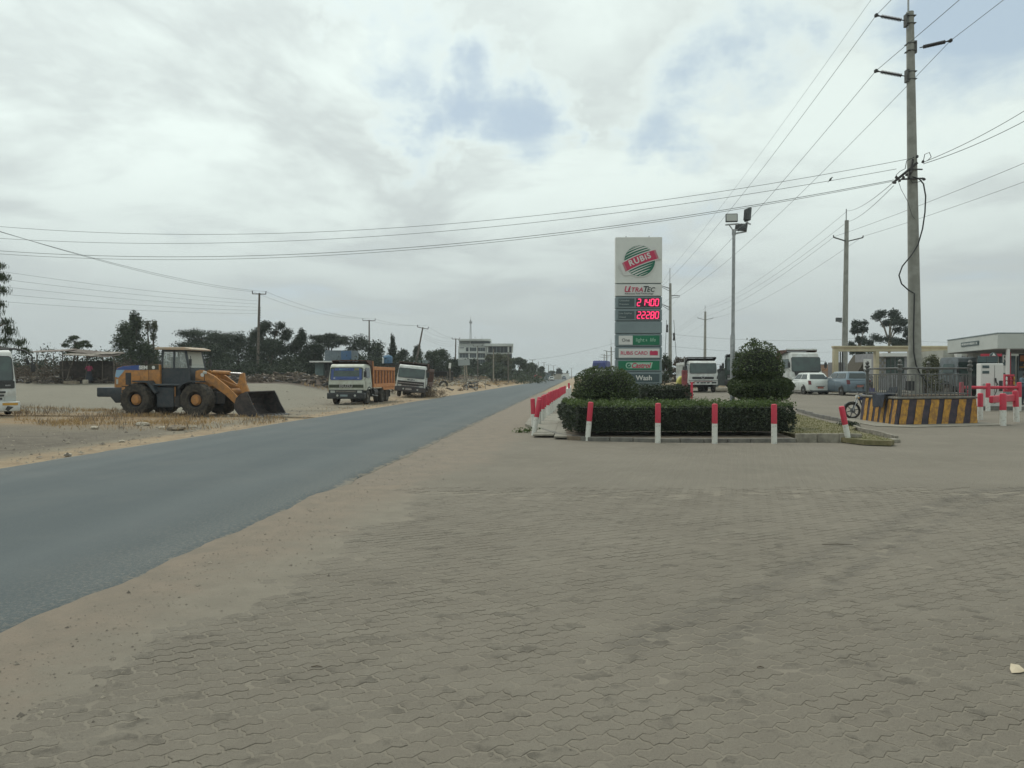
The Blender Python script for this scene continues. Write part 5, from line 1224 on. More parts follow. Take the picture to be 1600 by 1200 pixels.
o = text('lettering', 'SEM', .23, M_signwhite, hood, (-1.88, -.80, 2.21), offset=.010, sx=1.1); MB().lathe([(.08, 0), (.08, .01), (.001, .01)], (-1.36, -.795, 2.22), (0, -1, 0), M_signwhite, 14).build('round_badge', hood)
MB().prism([(-4.15, .86), (-4.15, 1.30), (-2.75, 1.30), (-2.62, .95), (-2.75, .62), (-3.2, .58), (-3.45, .86)], -1.0, 1.0, M_navy, axis='y').build('counterweight', LD, bevel=.06, smooth=True, segs=2)
MB().box((-2.72, -.9, 1.17), (.2, .3, .25), M_yellow).build('step_bracket', LD, bevel=.02)
MB().tube([(-1.7, .3, 2.3), (-1.7, .3, 2.5)], .10, M_dark, 10).build('air_cleaner', LD); MB().tube([(-2.3, 0, 2.25), (-2.3, 0, 2.55)], .06, M_dark, 8).build('exhaust', LD)
# rear mudguard
for s in (-1, 1): MB().poly([(-2.15, s * .8, 1.62), (-1.35, s * .8, 1.62), (-.92, s * .8, 1.08), (-1.02, s * .8, 1.04), (-1.42, s * .8, 1.52), (-2.15, s * .8, 1.56)], .42, M_navy, nrm=(0, s, 0)).build('mudguard', LD)
for s in (-1, 1): MB().prism([(.15, 1.28), (.35, 1.52), (.7, 1.62), (1.25, 1.60), (1.25, 1.54), (.72, 1.55), (.42, 1.45), (.22, 1.26)], s * .78, s * 1.28, M_navy, axis='y').build('mudguard', LD)
# platform, steps, frames
q = MB(); q.box((-.45, 0, 1.42), (1.9, 2.1, .10), M_navy); q.box((-.6, 0, .98), (1.1, 1.5, .8), M_navy); q.box((-1.6, 0, .8), (1.6, .75, .6), M_dark); q.box((.2, 0, .85), (.5, .9, .7), M_dark); q.box((1.0, 0, .82), (1.1, .7, .55), M_dark); q.tube([(-2.0, -.9, .75), (-2.0, .9, .75)], .16, M_dark, 10); q.tube([(1.0, -.9, .75), (1.0, .9, .75)], .16, M_dark, 10); q.build('frame', LD, bevel=.03)
for s in (-1, 1):
    MB().box((-.66, s * .86, .86), (.88, .22, .95), M_navy).build('tank', LD, bevel=.04); MB().box((-.02, s * .86, .66), (.28, .3, .5), M_dark).build('step', LD, bevel=.02)
    MB().tube([(-.14, s * .98, .62), (-.14, s * .98, 1.35)], .025, M_yellow, 6).build('handrail', LD)
# cab: frame, roof, panes
cabx = (-1.18, .42); cz = (1.46, 3.06)
q = MB(); q.prism([(-1.10, 1.45), (-1.10, 2.18), (.36, 2.18), (.44, 1.45)], -.66, .66, M_navy, axis='y')
for s in (-1, 1):
    for (a, b) in (((-1.04, 2.1), (-1.0, 3.06)), ((-.42, 2.1), (-.42, 3.06)), ((.34, 2.1), (.12, 3.06))): q.beam((a[0], s * .62, a[1]), (b[0], s * .60, b[1]), .09, .09, M_navy, up=(0, 1, 0))
    q.box((-.45, s * .61, 3.0), (1.15, .08, .1), M_navy)
q.box((-1.0, 0, 3.0), (.08, 1.2, .1), M_navy); q.box((.12, 0, 3.0), (.08, 1.2, .1), M_navy)
cb = q.build('cab', LD, bevel=.012)
M_pane = mat('dusty_cab_glass', (.5, .55, .53), None, rough=.25); M_pane.node_tree.nodes['Principled BSDF'].inputs['Transmission Weight'].default_value = .0; M_pane.node_tree.nodes['Principled BSDF'].inputs['Alpha'].default_value = .28
for s in (-1, 1):
    MB().poly([(-1.02, s * .63, 2.2), (-.45, s * .63, 2.2), (-.45, s * .61, 2.97), (-1.0, s * .61, 2.97)], .01, M_pane, nrm=(0, s, 0)).build('side_pane', cb)
    MB().poly([(-.39, s * .63, 2.2), (.30, s * .63, 2.2), (.12, s * .61, 2.97), (-.39, s * .61, 2.97)], .01, M_pane, nrm=(0, s, 0)).build('side_pane', cb)
MB().poly([(.35, -.58, 2.2), (.35, .58, 2.2), (.15, .56, 2.97), (.15, -.56, 2.97)], .01, M_pane).build('front_pane', cb); MB().poly([(-1.06, -.58, 2.2), (-1.06, .58, 2.2), (-1.03, .56, 2.97), (-1.03, -.56, 2.97)], .01, M_pane).build('rear_pane', cb)
MB().plate((-.1, -.0, 2.5), (.22, 0, -1), (0, 1, 0), .75, 1.1, .01, mat('sun_cloth', (.42, .42, .37), None, rough=.9)).build('front_blind', cb).location = (.36, 0, .08)
q = MB(); q.box((-.55, 0, 1.95), (.55, .55, .35), M_black); q.box((-.80, 0, 2.42), (.16, .52, .62), M_black); q.build('seat', cb, bevel=.04); q = MB(); q.tube([(.1, 0, 2.0), (-.08, 0, 2.38)], .03, M_black, 6); q.lathe([(.17, -.015), (.2, 0), (.17, .015), (.15, 0), (.17, -.015)], (-.08, 0, 2.38), (-.5, 0, .87), M_black, 16); q.build('steering_wheel', cb)
MB().prism([(-1.32, 3.05), (-1.28, 3.16), (.2, 3.15), (.56, 3.06), (.54, 3.0)], -.80, .80, mat('cab_roof_orange', (.46, .33, .23), (.38, .33, .26), 6, .7), axis='y').build('cab_roof', LD, bevel=.02)
for s in (-1, 1): MB().tube([(.42, s * .66, 2.0), (.52, s * .78, 2.3), (.52, s * .80, 2.75)], .015, M_black, 6).build('mirror_arm', LD); MB().box((.52, s * .82, 2.45), (.05, .16, .3), M_black).build('mirror', LD, bevel=.01)
# front tower, lift arms, cylinders, linkage
q = MB(); q.prism([(.50, .9), (.50, 2.05), (.75, 2.12), (1.1, 1.9), (1.25, 1.1), (1.1, .8)], -.42, -.34, M_yellow, axis='y'); q.prism([(.50, .9), (.50, 2.05), (.75, 2.12), (1.1, 1.9), (1.25, 1.1), (1.1, .8)], .34, .42, M_yellow, axis='y'); q.box((.8, 0, 1.4), (.5, .7, .1), M_yellow); q.build('tower', LD, bevel=.015)
for s in (-1, 1):
    q = MB(); q.prism([(.58, 1.76), (.62, 2.04), (.95, 2.10), (1.55, 1.82), (2.25, 1.30), (2.95, .62), (3.02, .40), (2.78, .36), (2.1, .95), (1.6, 1.28), (1.15, 1.55)], s * .50 - .05, s * .50 + .05, M_yellow, axis='y'); q.build('lift_arm', LD, bevel=.012)
    MB().lathe([(.09, 0), (.09, .02), (.001, .02)], (.95, s * .55, 1.88), (0, s, 0), M_signwhite, 12).build('pin_cover', LD)
    MB().tube([(.95, s * .36, 1.0), (1.75, s * .36, 1.30)], .075, M_dark, 8).build('lift_cylinder', LD)
MB().tube([(2.3, -.48, 1.12), (2.3, .48, 1.12)], .14, M_yellow, 10).build('cross_tube', LD)
q = MB(); q.prism([(2.55, 1.95), (2.72, 1.97), (2.80, 1.5), (3.02, .95), (2.9, .62), (2.76, .66), (2.55, 1.2), (2.42, 1.35), (2.42, 1.5)], -.07, .07, M_yellow, axis='y'); q.build('tilt_lever', LD, bevel=.012)
MB().tube([(2.46, -.1, 1.38), (2.46, .1, 1.38)], .10, M_yellow, 12).build('pin', LD); MB().tube([(1.15, 0, 2.0), (2.0, 0, 1.96)], .10, M_yellow, 12).build('tilt_cylinder', LD); MB().tube([(2.0, 0, 1.96), (2.62, 0, 1.93)], .045, M_chrome, 10).build('piston_rod', LD)
for y in (-.2, .2): MB().tube([(1.3, y, 2.14), (2.0, y, 2.1), (2.45, y, 2.12)], .018, M_cable, 6).build('hose', LD)
MB().beam((1.55, -.15, 1.7), (2.45, -.15, 1.35), .05, .05, M_yellow).build('link_rod', LD); MB().beam((2.3, .15, .9), (3.05, .15, .5), .1, .1, M_yellow).build('link_rod', LD)
for s in (-1, 1): MB().tube([(1.15, s * .72, 1.6), (1.15, s * .72, 1.95)], .015, M_dark, 5).build('lamp_stalk', LD); MB().box((1.17, s * .72, 1.98), (.1, .2, .13), M_lens).build('headlight', LD, bevel=.02)
# bucket: curved shell with side plates and cutting edge
bw = 1.27; shell = [(4.30, .03), (3.45, .05), (3.18, .14), (3.0, .36), (2.96, .66), (3.06, .98), (3.28, 1.20), (3.62, 1.33)]
inner = [(4.28, .07), (3.47, .09), (3.22, .18), (3.05, .38), (3.01, .66), (3.10, .95), (3.31, 1.16), (3.63, 1.28)]
q = MB(); vs = []
for y in (-bw, bw):
    for p in shell + inner[::-1]: vs.append((p[0], y, p[1]))
n = len(shell) * 2; q.add(vs, [(i, i + n, (i + 1) % n + n, (i + 1) % n) for i in range(n)], M_bucket); bk = q.build('bucket', LD)
for s in (-1, 1):
    q = MB(); q.prism([(4.30, .03), (3.45, .05), (3.18, .14), (3.0, .36), (2.96, .66), (3.06, .98), (3.28, 1.20), (3.62, 1.33), (3.78, 1.05), (3.95, .66), (4.16, .3)], s * bw - .03, s * bw + .03, M_bucket, axis='y'); q.build('side_plate', bk)
MB().box((4.36, 0, .04), (.24, bw * 2 + .1, .05), M_steel).build('cutting_edge', bk); bk.scale = (.88, 1, .86); bk.location = (.355, 0, .0)
for k in range(8):
    yk = -bw + .1 + k * (2 * bw - .2) / 7; MB().prism([(4.20, .02), (4.62, .02), (4.62, .035), (4.20, .13)], yk - .05, yk + .05, M_dark, axis='y').build('tooth', bk)

# ---- passenger cars, rear towards us
def car(label, loc, rz, paint, L, Wd, H, rear='hatch', plate=None, scale=1, cat='car', lampc=None, waist=.92):
    """front towards local +Y, tail at y = 0"""
    t = thing('parked_car', label, cat, loc, rz, scale=scale); w2 = Wd / 2
    g0 = .20
    # lower body lofted from sections along y: (y, half width, bottom, waist height)
    secs = [(0.0, .80, .32, waist - .22), (.05, .92, .24, waist - .08), (.28, .98, g0, waist), (.9, 1, g0, waist + .0), (L * .5, 1, g0, waist - .03), (L * .72, 1, g0, waist - .05), (L * .90, .95, g0, waist - .20), (L * .975, .88, .25, waist - .34), (L, .74, .32, waist - .42)]
    q = MB(); rings = []; N_ = 12
    for (y, k, zb, zt_) in secs:
        hw = w2 * k; ring = [(-hw * .86, zb), (-hw * .97, zb + .08), (-hw, (zb + zt_) / 2), (-hw * .985, zt_ - .12), (-hw * .92, zt_ - .02), (-hw * .6, zt_ + .02), (hw * .6, zt_ + .02), (hw * .92, zt_ - .02), (hw * .985, zt_ - .12), (hw, (zb + zt_) / 2), (hw * .97, zb + .08), (hw * .86, zb)]
        rings.append([(x, y, z) for x, z in ring])
    vs = [p for r_ in rings for p in r_]; n = N_; fs = [tuple(reversed(range(n))), tuple((len(rings) - 1) * n + k for k in range(n))]
    for i in range(len(rings) - 1):
        for k in range(n): fs.append((i * n + k, i * n + (k + 1) % n, (i + 1) * n + (k + 1) % n, (i + 1) * n + k))
    q.add(vs, fs, paint); body = q.build('body', t, bevel=.02, smooth=True, segs=2)
    # cabin
    wy0, wy1, ry0, ry1 = (.12, L * .74, .55, L * .56) if rear == 'hatch' else (.10, L * .74, .42, L * .54)
    zb = waist - .03; hwb, hwt = w2 * .93, w2 * .68
    low = [(-hwb, wy0), (-hwb * .8, wy0 - .05), (hwb * .8, wy0 - .05), (hwb, wy0), (hwb, wy1 - .3), (hwb * .75, wy1), (-hwb * .75, wy1), (-hwb, wy1 - .3)]
    up = [(-hwt, ry0), (-hwt * .8, ry0 - .04), (hwt * .8, ry0 - .04), (hwt, ry0), (hwt, ry1 - .1), (hwt * .8, ry1), (-hwt * .8, ry1), (-hwt, ry1 - .1)]
    q = MB(); vs = [(x, y, zb) for x, y in low] + [(x, y, H - .06) for x, y in up] + [(x * .86, y + (.12 if y < L * .4 else -.15), H) for x, y in up]
    fs = [tuple(range(16, 24))] + [(i, (i + 1) % 8, (i + 1) % 8 + 8, i + 8) for i in range(8)] + [(i + 8, (i + 1) % 8 + 8, (i + 1) % 8 + 16, i + 16) for i in range(8)]
    q.add(vs, fs, paint); q.build('roof', t, bevel=.02, smooth=True, segs=2)
    # windows
    def pane(nm, p0, p1, p2, p3, m=M_glass, t_=.012):
        pts = [Vector(p) for p in (p0, p1, p2, p3)]; c = sum(pts, Vector()) / 4; nn = (pts[1] - pts[0]).cross(pts[3] - pts[0]).normalized()
        return MB().poly([p + nn * .004 for p in pts], t_, m, nrm=tuple(nn)).build(nm, t, bevel=.004)
    def L_(f, a, b): return a + (b - a) * f
    zA, zB = zb + .10, H - .12; fa, fb = (zA - zb) / (H - .06 - zb), (zB - zb) / (H - .06 - zb)
    yr = lambda f: L_(f, wy0 - .05, ry0 - .04)
    pane('rear_window', (-hwb * .80, yr(fa) + .0, zA), (hwb * .80, yr(fa), zA), (hwt * .84, yr(fb), zB), (-hwt * .84, yr(fb), zB))
    for s in (-1, 1):
        xa, xb = s * L_(fa, hwb, hwt), s * L_(fb, hwb, hwt)
        ya0, yb0 = L_(fa, wy0, ry0) + .16, L_(fb, wy0, ry0) + .12; ya1, yb1 = L_(fa, wy1 - .3, ry1 - .1) - .1, L_(fb, wy1 - .3, ry1 - .1) - .08
        ym = (ya0 + ya1) / 2 - .05
        for (a0, a1, b0, b1) in ((ya0, ym - .05, yb0, ym - .05), (ym + .05, ya1, ym + .05, yb1)):
            pts = [(xa, a0, zA), (xa, a1, zA), (xb, b1, zB), (xb, b0, zB)]; pane('side_window', *(pts if s > 0 else [pts[1], pts[0], pts[3], pts[2]]))
        # tail lamps
        MB().poly([(s * w2 * .70, .012, waist - .30), (s * w2 * .93, .055, waist - .30), (s * w2 * .93, .10, waist - .02), (s * w2 * .74, .06, waist - .04)], .05, lampc or mat('tail_lamp', (.13, .015, .02), None, rough=.2), nrm=(0, -1, 0)).build('tail_lamp', t, bevel=.008)
        m_ = MB(); m_.box((s * (w2 + .10), wy1 - .75, waist + .12), (.18, .10, .13), paint); m_.build('mirror', t, bevel=.03)
        MB().box((s * (w2 + .0), L * .42, waist - .14), (.03, .14, .025), paint).build('door_handle', t, bevel=.005)
        MB().plate((s * (w2 * .995), L * .36, .55), (0, s, 0), (0, 0, 1), .01, .56, .006, M_dark).build('door_seam', t)
        for yy in (.72, L - .75):
            MB().lathe([(.36, 0), (.36, .02), (.001, .02)], (s * (w2 * .97), yy, .33), (s, 0, 0), M_black, 20).build('wheel_arch', t)
            wheel(t, (s * (w2 - .085), yy, .31), .31, .20, s, rr=.66, rim_m=M_steel, face=.35)
    MB().plate((0, .005, .36), (1, 0, 0), (0, 0, 1), Wd * .62, .14, .02, M_black if plate is None else paint, .03).build('bumper', t)
    MB().plate((0.05, -.015, .47 if rear == 'hatch' else .62), (1, 0, 0), (0, 0, 1), .42, .12, .012, plate or M_fred).build('number_plate', t)
    MB().plate((0.05, -.01, .56 if rear == 'hatch' else .71), (1, 0, 0), (0, 0, 1), .60, .035, .02, M_black).build('plate_lamp', t)
    MB().plate((0, .055, .74), (1, 0, 0), (0, 0, 1), .10, .06, .02, M_chrome, .02).build('badge', t)
    MB().plate((0, .0, .25), (1, 0, 0), (0, .5, 1), Wd * .8, .16, .01, M_black).build('undertray', t)
    return t
M_plate = mat('red_brown_plate', (.36, .13, .10), None, rough=.6)
M_wcar = mat('white_car_paint', (.60, .63, .60), (.54, .56, .53), 1.5, .3, coat=.4); M_scar = mat('steel_blue_car_paint', (.13, .175, .21), (.11, .15, .18), 2, .3, metal=.3, coat=.5)
d = 51.5; car('white hatchback seen from behind, parked between the white dump truck and the blue grey car', (X(1281, d), d, G(X(1281, d), d)), R(4), M_wcar, 3.8, 1.68, 1.50, plate=M_plate, waist=.98)
d = 49; car('blue grey family car parked right of the white hatchback, behind the motorcycle', (X(1343, d), d, G(X(1343, d), d)), R(3), M_scar, 4.5, 1.76, 1.58, 'estate', plate=M_plate, waist=1.05)
d = 128; t = car('pale car with something red beside it, parked beyond the leaning white truck', (X(680, d), d, G(X(680, d), d)), R(40), mat('pale_silver', (.38, .38, .40), None, rough=.4), 4.2, 1.75, 1.5)
d = 240; car('distant white car near the top of the road', (X(862, d), d, G(X(862, d), d)), R(0), M_wcar, 4.2, 1.75, 1.5)
d = 330; x_, y_ = uv2xy(d, -5.2); car('tiny far car on the road at the horizon', (x_, y_, .06), -TH, M_scar, 4.2, 1.75, 1.6)
# ------------------------------------------------------------------ trees
M_lfA = leafmat('foliage_dark', (.012, .021, .012), (.046, .063, .031), .7, .08, (.1, 1))
M_lfB = leafmat('foliage_mid', (.022, .036, .018), (.065, .085, .038), .7, .10, (.1, 1))
M_lfC = leafmat('foliage_olive', (.05, .055, .030), (.12, .125, .065), .8, .10, (.1, 1))
M_lfD = leafmat('foliage_eucalyptus', (.022, .034, .026), (.06, .08, .058), .6, .10, (.1, 1))
M_dryleaf = leafmat('dry_twigs', (.055, .042, .032), (.14, .11, .08), .9, .0)
def tree(label, px, w_px, y_top, y_bot, d, kind='round', m=None, leaf=None, n=2600, seed=1, trunk=True, name='tree', z0=None, group=None, tr_m=None, lean=0):
    k = d / F; x, y = X(px, d), d; zb = G(x, y) if z0 is None else z0; w = w_px * k / 2; zt, zl = Z(y_top, d), max(Z(y_bot, d), zb + .1)
    t = thing(name, label, 'tree', (x, y, zb), group=group); rng = np.random.default_rng(seed * 7 + 1); H_ = zt - zl; c0 = zl - zb
    cl, rd = [], []
    nb = {'acacia': 24, 'round': 24, 'cone': 22, 'euc': 26, 'feather': 40, 'bush': 14}[kind]; n = int(n * (2.3 if kind != 'feather' else 1.4))
    for i in range(nb):
        a = rng.random() * 6.28; rr = rng.random() ** .5
        if kind == 'acacia':
            lay = rng.choice([.86, .68, .5, .3], p=[.4, .3, .2, .1]); cl.append((math.cos(a) * rr * w * (.82 if lay > .6 else .95), math.sin(a) * rr * w * .8, c0 + H_ * (lay - .12 * rr))); rd.append((w * .30, w * .30, H_ * .13))
        elif kind == 'cone':
            f = (i + .5) / nb; ww = w * (1 - f) ** .7 + w * .12; cl.append((math.cos(a) * ww * .62, math.sin(a) * ww * .62, c0 + H_ * f * .93)); rd.append((ww * .5 + w * .08,) * 2 + (H_ * .13,))
        elif kind == 'euc':
            f = rng.random(); ww = w * (.35 + .65 * math.sin(math.pi * min(1, f * .85 + .1))); cl.append((math.cos(a) * rr * ww * .95, math.sin(a) * rr * ww, c0 + H_ * (.06 + .88 * f))); rd.append((w * .30, w * .28, H_ * .10))
        elif kind == 'feather':
            f = rng.random(); ww = w * (1 - .55 * f); cl.append((math.cos(a) * ww * (.3 + .7 * rr), math.sin(a) * ww * .8, c0 + H_ * f)); rd.append((w * .20, w * .2, H_ * .05))
        elif kind == 'bush':
            cl.append((math.cos(a) * rr * w * .8, math.sin(a) * rr * w * .7, c0 + H_ * (.15 + .55 * rng.random()))); rd.append((w * .34, w * .3, H_ * .26))
        else:
            e = rng.random() * 2 - 1; cl.append((math.cos(a) * w * .68 * math.sqrt(1 - e * e) * (.5 + .5 * rr), math.sin(a) * w * .6 * math.sqrt(1 - e * e), c0 + H_ * (.5 + .36 * e))); rd.append((w * .32, w * .3, H_ * .17))
    top = max(c[2] for c in cl)
    if trunk:
        q = MB(); tw = max(.08, min(.3, H_ * .035)); bz = c0 + H_ * (.25 if kind != 'acacia' else .1); ln = math.tan(R(lean))
        q.tube([(0, 0, -.2), (rng.normal() * .08 + ln * bz * .5, 0, bz * .5), (ln * bz, 0, bz)], [tw * 1.3, tw, tw * .8], tr_m or M_bark, 8)
        for i in rng.permutation(nb)[:9]:
            c = cl[i]; mid = (c[0] * .45 + rng.normal() * .1, c[1] * .45, bz + (c[2] - bz) * (.55 if kind != 'acacia' else .75)); q.tube([(ln * bz, 0, bz * .92), mid, c], [tw * .6, tw * .36, tw * .12], tr_m or M_bark, 6)
        q.build('trunk', t, smooth=True)
    leaf = leaf or max(.05, .0011 * d)
    C, A, B = leafcloud(rng, cl, rd, int(n / nb), leaf, .25 if kind == 'acacia' else 0)
    if kind == 'feather':
        A = A * .3; A[:, 2] -= np.abs(rng.normal(size=len(A))) * leaf * 1.2; B = B * .5
    C[:, 2] = np.maximum(C[:, 2], .02)
    # stray sprays give the outline its gaps and tips
    k2 = int(n * .12); idx = rng.integers(0, len(C), k2); off = rng.normal(size=(k2, 3)) * w * .035; C = np.concatenate([C, C[idx] + off]); A = np.concatenate([A, A[idx]]); B = np.concatenate([B, B[idx]])
    quads('crown', C, A, B, m or M_lfA, t); return t
tree('feathery dark tree cut off by the left edge above the minibus', -22, 122, 412, 556, 44, 'feather', M_lfB, .08, 9500, 2)
tree('small tree with an open crown rising above the tin roofed stall', 122, 44, 525, 556, 67, 'euc', M_lfB, .07, 1500, 3)
tree('dense dark conical tree behind the rear of the loader', 207, 76, 489, 585, 76, 'cone', M_lfB, .10, 5200, 4)
tree('thinner paler tree at the right side of the conical tree', 238, 30, 497, 590, 78, 'euc', M_lfC, .09, 1500, 5)
for i, (lb, px, w, yt, yb, d, kd, m, n) in enumerate((
    ('wide flat topped acacia right of the loader cab', 338, 112, 510, 560, 98, 'acacia', M_lfA, 6500),
    ('dark bushy tree under the flat topped acacia, just right of the loader cab', 322, 96, 535, 592, 92, 'round', M_lfA, 4500),
    ('dark tree filling the gap between the acacia and the wooden pole', 374, 84, 520, 592, 96, 'round', M_lfA, 4800),
    ('tall ragged tree with the highest crown, right beside the wooden pole', 424, 66, 499, 565, 95, 'euc', M_lfA, 5600),
    ('dark tree below the tall ragged one', 424, 84, 528, 592, 93, 'round', M_lfA, 5000),
    ('dark pointed tree right of the tall ragged one', 468, 56, 515, 592, 97, 'cone', M_lfA, 4600),
    ('umbrella crowned acacia above the grey upper storey of the shop', 515, 72, 519, 556, 104, 'acacia', M_lfA, 4200),
    ('dark round tree left of the shop', 490, 52, 532, 592, 98, 'round', M_lfA, 3600),
    ('brownish dark tree behind the cream dump truck cab', 570, 74, 521, 592, 106, 'round', M_lfA, 5200),
    ('narrow conifer right of the trees behind the dump truck', 612, 24, 523, 590, 108, 'cone', M_lfA, 1900),
    ('low round tree left of the leaning pole', 630, 36, 546, 592, 115, 'round', M_lfA, 1900),
    ('pointed grey green tree behind the foot of the leaning pole', 652, 34, 540, 592, 125, 'cone', M_lfB, 2300),
    ('broad bushy tree between the leaning pole and the office building', 684, 56, 544, 592, 128, 'round', M_lfB, 3600),
    ('low tree at the left corner of the office building', 708, 36, 560, 592, 135, 'round', M_lfA, 1800),
    ('tree standing in front of the left half of the office building', 736, 40, 560, 592, 160, 'round', M_lfA, 2400),
    ('olive tree in front of the right half of the office building', 776, 48, 551, 592, 165, 'euc', M_lfC, 3400),
    ('dark tree base below the olive tree by the office building', 768, 62, 565, 592, 160, 'round', M_lfB, 2600),
    ('broad wood tree at the right end of the office building', 808, 40, 558, 590, 185, 'round', M_lfB, 2600),
    ('lower tree right of the broad wood tree', 829, 26, 566, 590, 200, 'round', M_lfB, 1600),
    ('tree with a street pole in front of it down the road', 846, 17, 573, 590, 240, 'round', M_lfB, 1100),
    ('round lone tree near the top of the road', 873.5, 10.5, 575, 589, 330, 'round', M_lfA, 900),
    ('flat small tree left of the round lone tree', 862, 11, 579, 589, 320, 'acacia', M_lfB, 500),
    ('tiny pointed tree right of the round lone tree', 886.5, 4, 579.5, 589, 400, 'cone', M_lfB, 260),
    ('dark bush tree just right of the price sign', 1040, 24, 551, 604, 82, 'round', M_lfB, 1600),
    ('bare brownish thorn tree behind the concrete pole', 1062, 44, 557, 600, 86, 'euc', M_dryleaf, 2200),
    ('second bare brownish tree behind the cab of the white truck', 1087, 26, 560, 596, 90, 'euc', M_dryleaf, 1100),
    ('dark low bush far behind the grey container', 1128, 12, 572, 590, 150, 'round', M_lfB, 500),
    ('left eucalyptus above the beige frame', 1342, 38, 500, 556, 100, 'euc', M_lfD, 3000),
    ('taller eucalyptus with a pale forked trunk left of the big pole', 1389, 58, 483, 545, 98, 'euc', M_lfD, 4200),
    ('small eucalyptus crown just touching the left side of the big pole', 1419, 22, 512, 548, 99, 'euc', M_lfD, 1200),
    ('dark tree mass behind the posts of the beige frame', 1358, 40, 545, 600, 80, 'round', M_lfB, 2400),
    ('overgrown brownish green bush behind the planter, right of the big pole', 1456, 54, 551, 604, 49, 'bush', M_lfC, 5200))):
    tree(lb, px, w, yt, yb, d, kd, m, None, n, 11 + i, tr_m=M_barkpale if 'eucalyptus' in lb or 'bare' in lb else None)
# undergrowth, scrub and dry grass that nobody could count
def scrub(name, spots, m, leaf, per, seed, hgt=(.4, 1.2), wd=(.6, 1.8)):
    rng = np.random.default_rng(seed); cl, rd = [], []
    for x, y in spots:
        h_ = rng.uniform(*hgt); w_ = rng.uniform(*wd); cl.append((x, y, G(x, y) + h_ * .35)); rd.append((w_ * .5, w_ * .5, h_ * .65))
    C, A, B = leafcloud(rng, cl, rd, per, leaf); return quads(name, C, A, B, m, None, kind='stuff')
sp = [(X(px, d), d) for px, d in [(rnd.uniform(-120, 650), rnd.uniform(78, 100)) for _ in range(240)] if not (478 < px < 548 or (588 < px < 622 and d < 95))]
scrub('undergrowth', sp, M_lfA, .13, 230, 3, (1.5, 3.8), (2.5, 5))
sp = [(X(px, d), d) for px, d in [(rnd.uniform(-60, 300), rnd.uniform(64, 74)) for _ in range(90)]]
scrub('dry_scrub', sp, M_dryleaf, .08, 230, 4, (.8, 2.2), (1.2, 2.6))
sp = [(X(px, d), d) for px, d in [(rnd.uniform(690, 850), rnd.uniform(150, 230)) for _ in range(70)]]
scrub('roadside_undergrowth', sp, M_lfB, .2, 130, 5, (1.5, 4.5), (4, 8))
sp = [uv2xy(rnd.uniform(64, 190), rnd.gauss(-17, 2.6)) for _ in range(60)]
scrub('dry_bushes', sp, M_dryleaf, .06, 110, 6, (.3, .9), (.6, 1.5))
sp = [uv2xy(rnd.uniform(74, 110), rnd.uniform(5, 22)) for _ in range(60)] + [uv2xy(rnd.uniform(110, 260), rnd.uniform(8, 70)) for _ in range(70)]
scrub('dry_bushes_right', sp, M_dryleaf, .09, 110, 16, (.3, 1.1), (.8, 2.2))
x_, y_ = gpy(676, 612)[:2]
M_straw = leafmat('dry_straw', (.20, .13, .06), (.42, .29, .14), .9, .1)
M_straw2 = leafmat('grey_brown_straw', (.13, .10, .075), (.26, .20, .14), .9, .1)
scrub('dry_weed_heap', [(X(670, 62) + rnd.gauss(0, .7), 62 + rnd.gauss(0, .8)) for _ in range(14)], M_straw2, .05, 160, 7, (.6, 1.3), (.8, 1.4))
gpt = lambda px, py: gpy(px, py)[:2]
strip = [gpt(22, 637), gpt(120, 639), gpt(300, 648), gpt(440, 654), gpt(452, 660), gpt(380, 668), gpt(300, 674), gpt(200, 676), gpt(100, 672), gpt(20, 662)]
grass('dry_grass', strip, 20000, .04, .20, M_straw, lambda x, y: G(x, y), .011, lambda x, y: max(.03, .8 * sst(-.05, .45, noise.noise((x * .35, y * .5, 2)) + .4 * noise.noise((x * 1.5, y * 1.5, 0)))), .35)
grass('dead_weeds', strip, 3500, .10, .36, M_straw2, lambda x, y: G(x, y), .010, lambda x, y: .8 * (noise.noise((x * .4, y * .6, 9)) > .08), .4)
verge = [uv2xy(58, -12.6), uv2xy(190, -12.2), uv2xy(190, -24), uv2xy(58, -22)]
grass('verge_grass', verge, 14000, .08, .4, M_straw, lambda x, y: G(x, y), .03, lambda x, y: .8 * (noise.noise((x * .2, y * .2, 2)) > .0), .35)
edge = [uv2xy(24, -11.3), uv2xy(62, -11.2), uv2xy(62, -13.2), uv2xy(24, -13.5)]
grass('edge_grass', edge, 1500, .03, .14, M_straw, lambda x, y: G(x, y), .012, lambda x, y: .4 * (noise.noise((x * .5, y * .5, 2)) > .1), .35)
